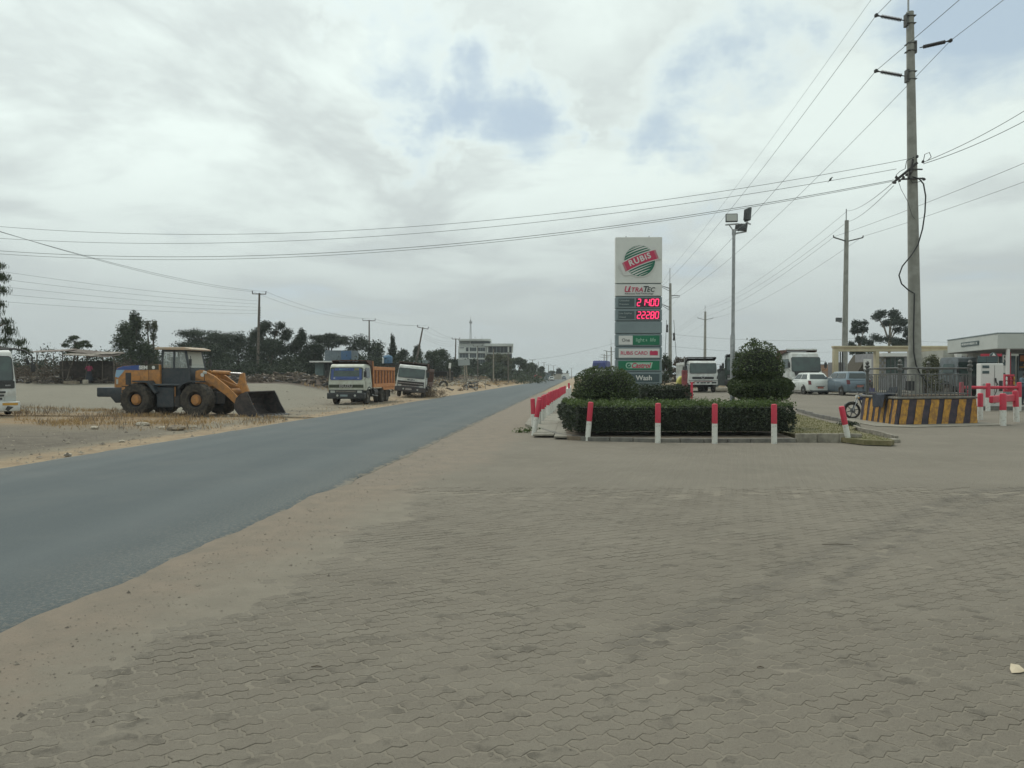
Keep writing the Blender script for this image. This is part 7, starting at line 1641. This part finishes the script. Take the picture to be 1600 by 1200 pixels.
# notice board
d = 46; o = at(1355, d); nb_ = thing('notice_board', 'white notice board seen above the blue grey car behind the railing', 'sign', o); MB().plate((0, 0, Z(569, d) - o[2]), (1, 0, 0), (0, 0, 1), .46, .62, .04, M_signwhite).build('board', nb_); MB().tube([(0, .06, 0), (0, .06, Z(575, d) - o[2])], .03, M_iron, 6).build('post', nb_); MB().plate((0, -.012, Z(569.5, d) - o[2]), (1, 0, 0), (0, 0, 1), .2, .3, .006, M_iron).build('emblem', nb_)
# thatched hut and shop behind the frame
d = 72; o = at(1345, d); hu = thing('thatched_hut', 'dark thatched hut seen through the beige frame', 'hut', o); MB().prism([(-1.7, .6), (-.0, 3.3), (1.7, .6)], -1.6, 1.6, mat('old_thatch', (.075, .065, .045), (.05, .042, .03), 6, .95, bump=.6), axis='y').build('roof', hu, bevel=.03); MB().box((0, 0, .4), (2.4, 2.2, .9), MATS['old_thatch']).build('wall', hu)
d = 68; o = at(1398, d); sp_ = thing('station_shop', 'grey shop front with a white fascia seen through the right part of the frame', 'shop', o); zz = lambda py: Z(py, d) - o[2]; xx = lambda px: X(px, d) - o[0]
MB().box((xx(1395), 2.2, zz(552) / 2), (xx(1426) - xx(1374), 4, zz(552)), M_lgrey).build('wall', sp_); MB().box((xx(1397), -.1, zz(554.5)), (xx(1420) - xx(1376), .5, .30), M_signwhite).build('fascia', sp_)
for a, b in ((1386, 1399), (1401, 1414)): w_ = MB().box(((xx(a) + xx(b)) / 2, .17, zz(571)), (xx(b) - xx(a), .1, zz(559) - zz(584)), M_glass2).build('window', sp_); MB().box(((xx(a) + xx(b)) / 2, .1, zz(571)), (.06, .06, zz(559) - zz(584)), M_iron).build('mullion', w_)
for r_ in range(7):
    for c_ in range(3): MB().box((xx(1376.5) + c_ * .2, .15, zz(586) + r_ * .27), (.18, .1, .24), M_lgrey if (r_ + c_) % 2 else M_kerb).build('block', sp_, bevel=.01)
# pinkish wall and container to the left
d = 80; o = at(1291, d); wl2 = thing('boundary_wall', 'pinkish boundary wall between the white dump truck and the beige frame', 'wall', o); zz = lambda py: Z(py, d) - o[2]; M_pink = mat('pink_render', (.36, .24, .18), (.30, .22, .18), 1.2, .9)
MB().box((.6, 0, zz(570) / 2), (3.2, .3, zz(570)), M_pink).build('wall', wl2); MB().box((.6, -.16, zz(578)), (3.2, .04, .25), M_terra).build('dark_course', wl2); MB().box((.6, -.02, zz(569.6)), (3.3, .4, .08), M_lgrey).build('coping', wl2)
d = 72; o = at(1131, d); ct_ = thing('container', 'grey shipping container behind the white truck left of the lamp post', 'container', o, R(-6)); M_ctn = mat('container_grey', (.17, .19, .185), (.13, .145, .14), 2, .7)
zt_ = Z(578.5, d) - o[2]; MB().box((.0, 2.2, zt_ / 2), (1.9, 4.4, zt_), M_ctn).build('body', ct_); MB().box((0, 2.2, zt_ + .04), (2.05, 4.6, .08), M_dark).build('roof', ct_)
for i in range(9): MB().box((-.84 + i * .21, -.02, zt_ / 2), (.10, .05, zt_ - .15), M_ctn).build('corrugation', ct_)
d = 60; o = at(1124.5, d); pp = thing('concrete_pipe', 'pale pipe section lying beside the white truck', 'pipe', (o[0], o[1], o[2] + .18), R(25)); q = MB(); q.lathe([(.13, -.6), (.20, -.6), (.20, .5), (.23, .5), (.23, .65), (.14, .65), (.13, -.6)], (0, 0, 0), (1, 0, -.0), M_rock, 18); q.build('pipe', pp, smooth=True)
# rubble mound and yellow sack
d = 70; x, y, z = at(1052, d); rock('low tan dirt heap left of the faded red gate post', (x, y, z), (2.0, 1.3, .7), mat('tan_heap', (.27, .21, .13), (.19, .15, .09), 3, .95, bump=.5), 3, 'dirt_heap', 'heap'); x, y, z = at(1139, 66); rock('tan dirt heap between the container and the lamp post', (x, y, z), (1.5, 1.2, .45), MATS['tan_heap'], 5, 'dirt_heap', 'heap')
d = 62; o = at(1064, d); ys_ = thing('yellow_sheet', 'small yellow plastic cover left of the faded red gate post', 'cover', o); q = MB(); q.prism([(-.35, .55), (-.3, 1.0), (-.05, 1.28), (.35, 1.30), (.45, .9), (.4, .55)], -.4, .4, mat('yellow_plastic', (.45, .42, .08), None, rough=.5), axis='y'); q.build('cover', ys_, bevel=.08); MB().box((0, 0, .3), (.7, .7, .6), M_wood).build('support', ys_)

# canopy
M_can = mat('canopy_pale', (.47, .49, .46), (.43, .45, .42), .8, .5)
can = thing('station_canopy', 'pale flat canopy of the filling station at the right edge', 'canopy', (27.0, 42.0, G(27, 42))); gz0 = G(27, 42)
pts = [(0, 0), (16, .0), (17.5, 8.5), (2.1, 8.5)]
zb_c, zt_c = Z(545, 42) - gz0, Z(521, 42) - gz0
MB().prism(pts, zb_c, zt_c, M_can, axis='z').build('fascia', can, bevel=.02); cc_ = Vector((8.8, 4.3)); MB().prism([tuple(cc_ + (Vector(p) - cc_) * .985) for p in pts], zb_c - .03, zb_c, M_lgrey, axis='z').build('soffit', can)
MB().prism([tuple(cc_ + (Vector(p) - cc_) * 1.004) for p in pts], zt_c, zt_c + .05, M_signgrey, axis='z').build('roof_edge', can)
u_ = Vector((-2.1, -8.5, 0)).normalized(); 
pc = Vector((2.1, 8.5, 0)) + u_ * 4.35; nrm_ = Vector((-8.5, 2.1, 0)).normalized(); a_ = MB().plate(pc + nrm_ * .012 + Vector((0, 0, zb_c + .46)), u_, (0, 0, 1), 3.1, .26, .02, M_signdark).build('name_board', can)
if True:
    q_ = MB(); rg = random.Random(4); s = -1.4
    while s < 1.35:
        w = rg.uniform(.06, .14); hh = rg.uniform(.10, .16); q_.plate(pc + nrm_ * .036 + u_ * s + Vector((0, 0, zb_c + .46)), u_, (0, 0, 1), w * .7, hh, .004, M_signpale); s += w + (.04 if rg.random() > .15 else .18)
    q_.build('lettering', a_, kind='stuff')
MB().tube([(X(1591, 41.2) - 27, -.8 + .9, 0), (X(1591.5, 41.2) - 27, .1, zb_c)], [.10, .10], M_signwhite, 12).build('column', can, smooth=True); MB().tube([(X(1591, 41.2) - 27, .1, 0), (X(1591, 41.2) - 27, .1, 1.0)], .115, M_signgrey, 12).build('column_base', can)
MB().box((3.1, 7.2, zb_c / 2), (.5, .5, zb_c), M_signwhite).build('column', can)
# pump island and dispenser
PIx, PIy = X(1553, 36.5), 36.5; gz1 = G(PIx, PIy)
flat('pump_island', [(PIx - 1.3, PIy - .55), (PIx + 5, PIy - .55), (PIx + 5, PIy + .8), (PIx - 1.3, PIy + .8)], gz1 + .16, M_kerbd, t=.3, kind='structure')
fp_ = thing('fuel_pump', 'tall pale fuel dispenser with small screens behind the red barriers', 'fuel pump', (X(1546.5, 36.3), 36.3, gz1 + .16), R(-8)); Hp = Z(568, 36.3) - gz1 - .16
MB().box((0, .0, Hp / 2), (1.0, .48, Hp), M_signwhite).build('body', fp_, bevel=.03)
for z in (Hp - .16, Hp - .42): MB().plate((-.29, -.243, z), (1, 0, 0), (0, 0, 1), .30, .13, .012, M_signdark).build('screen', fp_)
MB().plate((.10, -.243, Hp - .75), (1, 0, 0), (0, 0, 1), .012, 1.3, .008, M_iron).build('panel_seam', fp_); MB().plate((.38, -.243, Hp * .48), (1, 0, 0), (0, 0, 1), .16, .5, .02, M_black, .03).build('nozzle_holder', fp_); MB().plate((-.36, -.243, Hp * .46), (1, 0, 0), (0, 0, 1), .14, .3, .01, mat('round_mark_grey', (.3, .32, .3), None, rough=.6), .07).build('round_mark', fp_)
MB().tube([(.15, -.27, Hp * .62), (.17, -.33, Hp * .52), (.12, -.40, Hp * .36), (-.02, -.40, Hp * .2), (-.1, -.34, .22), (.1, -.3, .16), (.3, -.26, .35)], .018, M_cable, 8).build('hose', fp_, smooth=True); q = MB(); q.beam((.13, -.28, Hp * .66), (.15, -.30, Hp * .55), .05, .05, M_black); q.beam((.15, -.30, Hp * .58), (.22, -.34, Hp * .5), .03, .03, M_black); q.build('nozzle', fp_)
hb_ = thing('pump_header', 'dark header boards on a frame above the fuel dispenser', 'sign', (X(1546, 37), 37.2, gz1)); k = 37.2 / F
for a, b in ((1530.5, 1544), (1546, 1562)): MB().box((((a + b) / 2 - 1546) * k, 0, Z(561.5, 37.2) - gz1), ((b - a) * k, .1, 9.5 * k), M_signdark).build('panel', hb_, bevel=.01)
MB().poly([((1548 - 1546) * k, -.06, Z(556.5, 37.2) - gz1), ((1560 - 1546) * k, -.06, Z(556.5, 37.2) - gz1), ((1559 - 1546) * k, -.06, Z(553.6, 37.2) - gz1), ((1554 - 1546) * k, -.06, Z(550.6, 37.2) - gz1), ((1549 - 1546) * k, -.06, Z(553.6, 37.2) - gz1)], .06, M_signdark, nrm=(0, -1, 0)).build('arched_top', hb_)
MB().poly([((1554 + dx_ - 1546) * k, -.125, Z(y_, 37.2) - gz1) for dx_, y_ in ((-3, 556), (3, 556), (0, 551.6))], .004, M_signpale, nrm=(0, -1, 0)).build('emblem', hb_)
for a in (1530.8, 1562): MB().tube([((a - 1546) * k, 0, .15), ((a - 1546) * k, 0, Z(556, 37.2) - gz1)], .03, M_iron, 6).build('post', hb_)
# red equipment, banners, stacked stuff behind
def panel(name, label, px0, px1, y0, y1, d, m, th=.08, cat='banner', parent=None):
    o = (X((px0 + px1) / 2, d), d, G(X((px0 + px1) / 2, d), d)); t = thing(name, label, cat, o)
    MB().box((0, 0, (Z(y0, d) + Z(y1, d)) / 2 - o[2]), ((px1 - px0) * d / F, th, (y1 - y0) * d / F), m).build('panel', t, bevel=.008)
    if y1 < 600: MB().tube([(0, .1, 0), (0, .1, Z(y0, d) - o[2])], .03, M_iron, 6).build('post', t)
    return t, o
t, o = panel('feather_banner', 'tall narrow red banner behind the fuel dispenser', 1572.5, 1579, 550, 588, 44, M_red)
t, o = panel('price_banner', 'narrow dark banner with a pale letter R left of the red one', 1566, 1571.8, 551, 583, 43, M_signdark); text('lettering', 'R', 13 * 43 / F * 1.3, M_signwhite, t, (0, -.06, Z(561, 43) - o[2]), offset=.012, sx=.85); MB().box((0, -.06, Z(577, 43) - o[2]), (.17, .02, .42), M_signwhite).build('pale_block', t)
t, o = panel('display_rack', 'red display rack with small goods between the dispenser and the column', 1565.5, 1580.5, 585, 612, 41, M_red, .5, 'rack')
for i in range(3): MB().box((0, -.28, Z(588 + i * 7, 41) - o[2]), (.5, .06, .03), M_fred).build('shelf', t)
for i in range(9): MB().lathe([(.04, 0), (.045, .14), (.02, .18), (.02, .2)], (-.2 + (i % 3) * .2, -.30, Z(594 + (i // 3) * 7, 41) - o[2]), (0, 0, 1), (M_signwhite, M_red, M_stripeY)[i % 3], 8).build('bottle', t)
t, o = panel('promotion_board', 'orange and black promotion board right of the white column at the picture edge', 1592, 1612, 553, 579, 45, M_black); M_or2 = mat('board_orange', (.50, .17, .05), None, rough=.6); MB().plate((0, -.045, Z(560, 45) - o[2]), (1, 0, 0), (0, 0, 1), .7, .34, .006, M_or2).build('orange_field', t); MB().plate((0, -.045, Z(573.5, 45) - o[2]), (1, 0, 0), (0, 0, 1), .75, .07, .006, M_stripeY).build('yellow_strip', t)
text('lettering', '7', .42, M_stripeY, t, (-.10, -.055, Z(567, 45) - o[2]), shear=.3, offset=.01)
sb = thing('service_building', 'station building with dark openings and a red fascia in the shade below the canopy', 'building', (X(1545, 54), 54, G(X(1545, 54), 54))); gz2 = sb.location.z; k = 54 / F; xx = lambda px: (px - 1545) * k; zz = lambda py: Z(py, 54) - gz2
MB().box((xx(1580), 3, zz(547) / 2), (xx(1680) - xx(1480), 5, zz(547)), mat('building_cream', (.40, .40, .35), (.34, .34, .3), 1, .8)).build('wall', sb)
MB().box((xx(1545), .42, zz(552)), (xx(1572) - xx(1519), .12, .42), M_red).build('red_fascia', sb); 
for a, b in ((1501, 1513), (1518, 1530), (1533, 1562), (1568, 1592), (1596, 1640)): w_ = MB().box(((xx(a) + xx(b)) / 2, .44, (zz(556) + zz(598)) / 2), (xx(b) - xx(a), .12, zz(556) - zz(598)), M_glass if a != 1501 else M_lgrey).build('window', sb); MB().box(((xx(a) + xx(b)) / 2, .36, (zz(556) + zz(598)) / 2), (.07, .06, zz(556) - zz(598)), M_iron).build('mullion', w_)
MB().box((xx(1499), .2, zz(548) / 2), (.35, .35, zz(548)), M_signwhite).build('pillar', sb)
# grey truck standing behind the pump
t = truck('grey truck standing under the canopy behind the fuel dispenser', (X(1519, 46), 46, G(X(1519, 46), 46)), R(14), mat('grey_blue_paint', (.13, .15, .16), (.1, .115, .12), 3, .5), .84, 'modern', None, cat='truck', length=5.5, axles=(1.15, 4.0))
# barriers
def rpost(px, py, hgt, r=.085, z=0): 
    d = (CAM_H - z) * F / (py - HOR); return Vector((X(px, d), d, z))
BR = 'red and white barrier posts round the fuel pump'
bpos = {}
for nm, px, py, z, hgt, lb in (('a', 1532, 655, .02, 1.03, 'barrier post nearest the right corner of the striped planter'), ('b', 1567.5, 665, 0, 1.13, 'nearest of the barrier posts, in front of the red cross beam'), ('c', 1589, 659, .0, 1.16, 'barrier post leaning at the right end of the red cross beam'),
                              ('d', 1544, 638.5, .20, 1.16, 'barrier post directly in front of the fuel dispenser'), ('e', 1592.5, 638.5, .20, 1.20, 'rear barrier post at the right end of the long red rail'), ('f', 1503, 638, .2, 1.10, 'rear barrier post seen through the railing of the planter')):
    p = rpost(px, py, hgt, z=z); p.z = G(p.x, p.y); hh = (Z({'a': 614, 'b': 614.5, 'c': 610, 'd': 598.5, 'e': 597, 'f': 597}[nm], p.y) - p.z); bpos[nm] = p
    bollard(lb, p, hh, r=.10 if nm not in 'b' else .105, tilt=(-3 if nm == 'c' else 0, 0), group=BR, red=.52, cat='barrier post')
def rail(label, p0, p1, r): 
    q = MB(); p0, p1 = Vector(p0), Vector(p1); q.tube([(0, 0, 0), p1 - p0], r, M_red, 10); return q.build('guard_rail', None, loc=p0, smooth=True, label=label, cat='guard rail')
zr_ = Z(605.5, bpos['d'].y)
rail('long red rail between the rear barrier posts in front of the fuel dispenser', (bpos['d'].x, bpos['d'].y, zr_), (bpos['e'].x, bpos['e'].y, zr_), .075); rail('red rail running left from the dispenser post behind the planter railing', (bpos['f'].x, bpos['f'].y, zr_), (bpos['d'].x, bpos['d'].y, zr_), .075)
cb_ = thing('guard_beam', 'short thick red beam between the two front barrier posts', 'guard rail', (bpos['b'].x, bpos['b'].y + .12, 0)); v = bpos['c'] - bpos['b']; MB().beam((-.28, .12, Z(622.5, 28)), Vector((v.x + .0, v.y, Z(622.5, 28))), .12, .26, M_red).build('beam', cb_, bevel=.03)
x_ = bpos['b'] + Vector((-.05, 1.9, 0)); bollard('low barrier post hidden behind the nearest one', (x_.x, x_.y, G(x_.x, x_.y)), 1.2, r=.09, group=BR, cat='barrier post')
# folded paper on the paving at the right edge
p = gpy(1592, 1052); pa = thing('paper_scrap', 'crumpled cream paper scrap on the paving at the right edge', 'litter', (p[0], p[1], .004), R(20)); M_pap = mat('cream_paper', (.52, .44, .32), (.46, .38, .27), 9, .8)
q = MB(); v = [(-.055, -.01, .002), (-.01, -.03, .006), (.05, -.02, .004), (.06, .03, .02), (.01, .045, .03), (-.03, .02, .012), (.0, .005, .022)]
q.add(v + [(a, b, c - .0012) for a, b, c in v], [(0, 1, 6), (1, 2, 6), (2, 3, 6), (3, 4, 6), (4, 5, 6), (5, 0, 6), (7, 13, 8), (8, 13, 9), (9, 13, 10), (10, 13, 11), (11, 13, 12), (12, 13, 7)], M_pap); q.build('paper', pa, fix=False)
for (px, py, L, lb) in ((494, 1045, .035, 'thin dark twig lying on the paving at lower left'), (1310, 852, .16, 'dark twig lying on the paving below the fourth front post'), (1190, 1046, .02, 'small dark chip on the paving at lower right')):
    p = gpy(px, py); q = MB(); q.tube([(-L, 0, .006), (0, .006, .009), (L, -.004, .006)], [.003, .004, .002], M_bark, 5); q.build('twig', None, loc=(p[0], p[1], 0), label=lb, cat='twig')

# ------------------------------------------------------------------ people
M_skin = mat('dark_skin', (.06, .035, .022), None, rough=.6); M_hair = mat('black_hair', (.012, .011, .010), None, rough=.8)
def person(label, loc, rz, top_m, leg_m, pose='stand', h=1.65, skirt=None, scarf=None):
    t = thing('person', label, 'person', loc, rz); s = h / 1.65
    J = {'pelvis': (0, 0, .90), 'waist': (0, 0, 1.05), 'chest': (0, 0, 1.26), 'neck': (0, 0, 1.40), 'head0': (0, -.01, 1.46), 'head': (0, -.02, 1.58),
         'shL': (-.16, 0, 1.34), 'elL': (-.23, .02, 1.08), 'haL': (-.22, -.08, .84), 'shR': (.16, 0, 1.34), 'elR': (.24, .0, 1.09), 'haR': (.23, -.12, .86),
         'hpL': (-.09, 0, .86), 'knL': (-.10, -.02, .48), 'anL': (-.10, .03, .08), 'toL': (-.11, -.13, .03), 'hpR': (.09, 0, .86), 'knR': (.11, -.02, .48), 'anR': (.11, .03, .08), 'toR': (.12, -.13, .03)}
    if pose == 'reach': J.update(elL=(-.26, -.10, 1.12), haL=(-.18, -.34, 1.16), elR=(.24, -.12, 1.12), haR=(.14, -.36, 1.12), chest=(0, -.05, 1.26), neck=(0, -.09, 1.39), head0=(0, -.11, 1.45), head=(0, -.15, 1.56), knL=(-.12, -.06, .48))
    if pose == 'sit': J.update(knL=(-.13, -.42, .86), anL=(-.13, -.44, .46), toL=(-.13, -.56, .42), knR=(.13, -.42, .86), anR=(.13, -.44, .46), toR=(.13, -.56, .42), haL=(-.15, -.35, .95), haR=(.15, -.35, .95), elL=(-.24, -.08, 1.06), elR=(.24, -.08, 1.06))
    Rr = dict(pelvis=.13, waist=.115, chest=.135, neck=.052, head0=.07, head=.092, shL=.062, elL=.042, haL=.030, shR=.062, elR=.042, haR=.030, hpL=.088, knL=.058, anL=.038, toL=.032, hpR=.088, knR=.058, anR=.038, toR=.032)
    E = [('pelvis', 'waist'), ('waist', 'chest'), ('chest', 'neck'), ('neck', 'head0'), ('head0', 'head'), ('chest', 'shL'), ('shL', 'elL'), ('elL', 'haL'), ('chest', 'shR'), ('shR', 'elR'), ('elR', 'haR'), ('pelvis', 'hpL'), ('hpL', 'knL'), ('knL', 'anL'), ('anL', 'toL'), ('pelvis', 'hpR'), ('hpR', 'knR'), ('knR', 'anR'), ('anR', 'toR')]
    # fingers
    for sd in 'LR':
        hx = Vector(J['ha' + sd]); dr = (hx - Vector(J['el' + sd])).normalized(); side = Vector((1 if sd == 'L' else -1, 0, 0))
        for f in range(5):
            off = Vector((0, -.024 + f * .014, 0)) if f < 4 else side * .018 + Vector((0, -.03, .02)); b = 'f%s%d' % (sd, f); ln_ = (.075, .085, .08, .062, .05)[f]
            J[b] = tuple(hx + dr * ln_ * .5 + off); J[b + 'x'] = tuple(hx + dr * ln_ + off + side * .012); Rr[b] = .010; Rr[b + 'x'] = .008; E += [('ha' + sd, b), (b, b + 'x')]
    names = list(J); me = bpy.data.meshes.new('body'); me.from_pydata([Vector(J[n]) * s for n in names], [(names.index(a), names.index(b)) for a, b in E], []); ob_ = bpy.data.objects.new('body', me); COL.objects.link(ob_)
    sk = ob_.modifiers.new('s', 'SKIN'); lay = me.skin_vertices[0].data if me.skin_vertices else None
    if lay is None: bpy.context.view_layer.update(); lay = me.skin_vertices[0].data
    for i, n in enumerate(names): r = Rr[n] * s; lay[i].radius = (r * (1.25 if n in ('pelvis', 'waist', 'chest') else 1), r * (.85 if n in ('pelvis', 'waist', 'chest') else 1)); lay[i].use_root = n == 'pelvis'
    ss_ = ob_.modifiers.new('u', 'SUBSURF'); ss_.levels = 1; ss_.render_levels = 1
    me2 = bpy.data.meshes.new_from_object(ob_.evaluated_get(bpy.context.evaluated_depsgraph_get())); bpy.data.objects.remove(ob_); me2.materials.clear()
    for m in (M_skin, top_m, leg_m, M_black): me2.materials.append(m)
    for p in me2.polygons:
        c = p.center / s; arm = abs(c.x) > .19
        p.material_index = 0 if c.z > 1.385 or (arm and c.z < 1.17 and pose != 'none' and c.z > .6 and abs(c.x) > .17 and abs(c.y) > .0 and c.z < 1.12) else 1 if c.z > .93 else (3 if c.z < .07 else 2)
        p.use_smooth = True
    b = link('body', me2, t)
    hd = Vector(J['head']) * s; q = MB(); q.lathe([(.001, .085), (.05, .08), (.085, .045), (.098, 0), (.094, -.045), (.07, -.075)], hd + Vector((0, .018, .02)), (0, -.25, 1), scarf or M_hair, 16); q.build('hair' if not scarf else 'headscarf', t, smooth=True)
    q = MB(); q.lathe([(.018, 0), (.008, .03)], hd + Vector((0, -.082, -.02)), (0, -1, .3), M_skin, 8)
    for e in (-.033, .033): q.lathe([(.001, .008), (.010, .004), (.011, 0)], hd + Vector((e, -.085, .005)), (0, -1, 0), M_signwhite, 8)
    q.plate(hd + Vector((0, -.092, -.05)), (1, 0, 0), (0, 0, 1), .045, .012, .004, mat('lips', (.10, .04, .035), None, rough=.5)); q.build('face', t)
    for e in (-1, 1): MB().lathe([(.001, -.01), (.022, 0), (.001, .012)], hd + Vector((e * .095, .01, -.005)), (e, .3, 0), M_skin, 8).build('ear', t)
    if skirt: q = MB(); q.lathe([(.15 * s, .98 * s), (.19 * s, .85 * s), (.22 * s, .6 * s), (.26 * s, .22 * s), (.24 * s, .21 * s)], (0, 0, 0), (0, 0, 1), skirt, 20); q.build('skirt', t, smooth=True)
    return t
M_pinkc = mat('pink_cloth', (.36, .06, .12), (.28, .05, .1), 8, .9); M_dkc = mat('dark_cloth', (.02, .025, .035), (.035, .04, .05), 6, .95); M_greyc = mat('grey_cloth', (.24, .25, .24), (.15, .16, .155), 12, .9); M_purp = mat('purple_cloth', (.10, .09, .22), (.07, .06, .16), 8, .9); M_bluec = mat('grey_blue_cloth', (.11, .16, .20), (.085, .12, .15), 6, .9)
person('person with a pink top and long dark skirt standing under the tin roofed stall', at(139.5, 60.5), R(20), M_pinkc, M_dkc, 'reach', 1.68, skirt=M_dkc, scarf=None)
d = 33.5; person('person in a purple top sitting behind the motorcycle, seen through the railing', (X(1361, d), d, G(X(1361, d), d) - .05), R(10), M_purp, M_dkc, 'sit', 1.45)
sl_ = thing('stool', 'low wooden block stool under the person in purple behind the planter', 'stool', (X(1361, d), d + .05, G(X(1361, d), d))); MB().box((0, 0, .30), (.4, .36, .6), M_wood).build('seat', sl_, bevel=.02)
d = 39.5; person('person in a loose grey blue shirt beside the white column at the right edge', (X(1597, d), d, G(X(1597, d), d)), R(35), M_bluec, M_dkc, 'reach', 1.7)

# ------------------------------------------------------------------ air
if True:
    hz = bpy.data.materials.new('haze_air'); hz.use_nodes = True; t_ = hz.node_tree; t_.nodes.clear(); out = t_.nodes.new('ShaderNodeOutputMaterial'); vol = t_.nodes.new('ShaderNodeVolumePrincipled')
    vol.inputs['Color'].default_value = (.86, .92, .95, 1); vol.inputs['Density'].default_value = .00045; vol.inputs['Anisotropy'].default_value = .2; t_.links.new(vol.outputs[0], out.inputs['Volume'])
    bm = bmesh.new(); bmesh.ops.create_cube(bm, size=1); me = bpy.data.meshes.new('haze'); bm.to_mesh(me); bm.free(); me.materials.append(hz)
    hb = link('haze', me, None, (0, 1500, 14), kind='stuff'); hb.scale = (6800, 7200, 30.6)
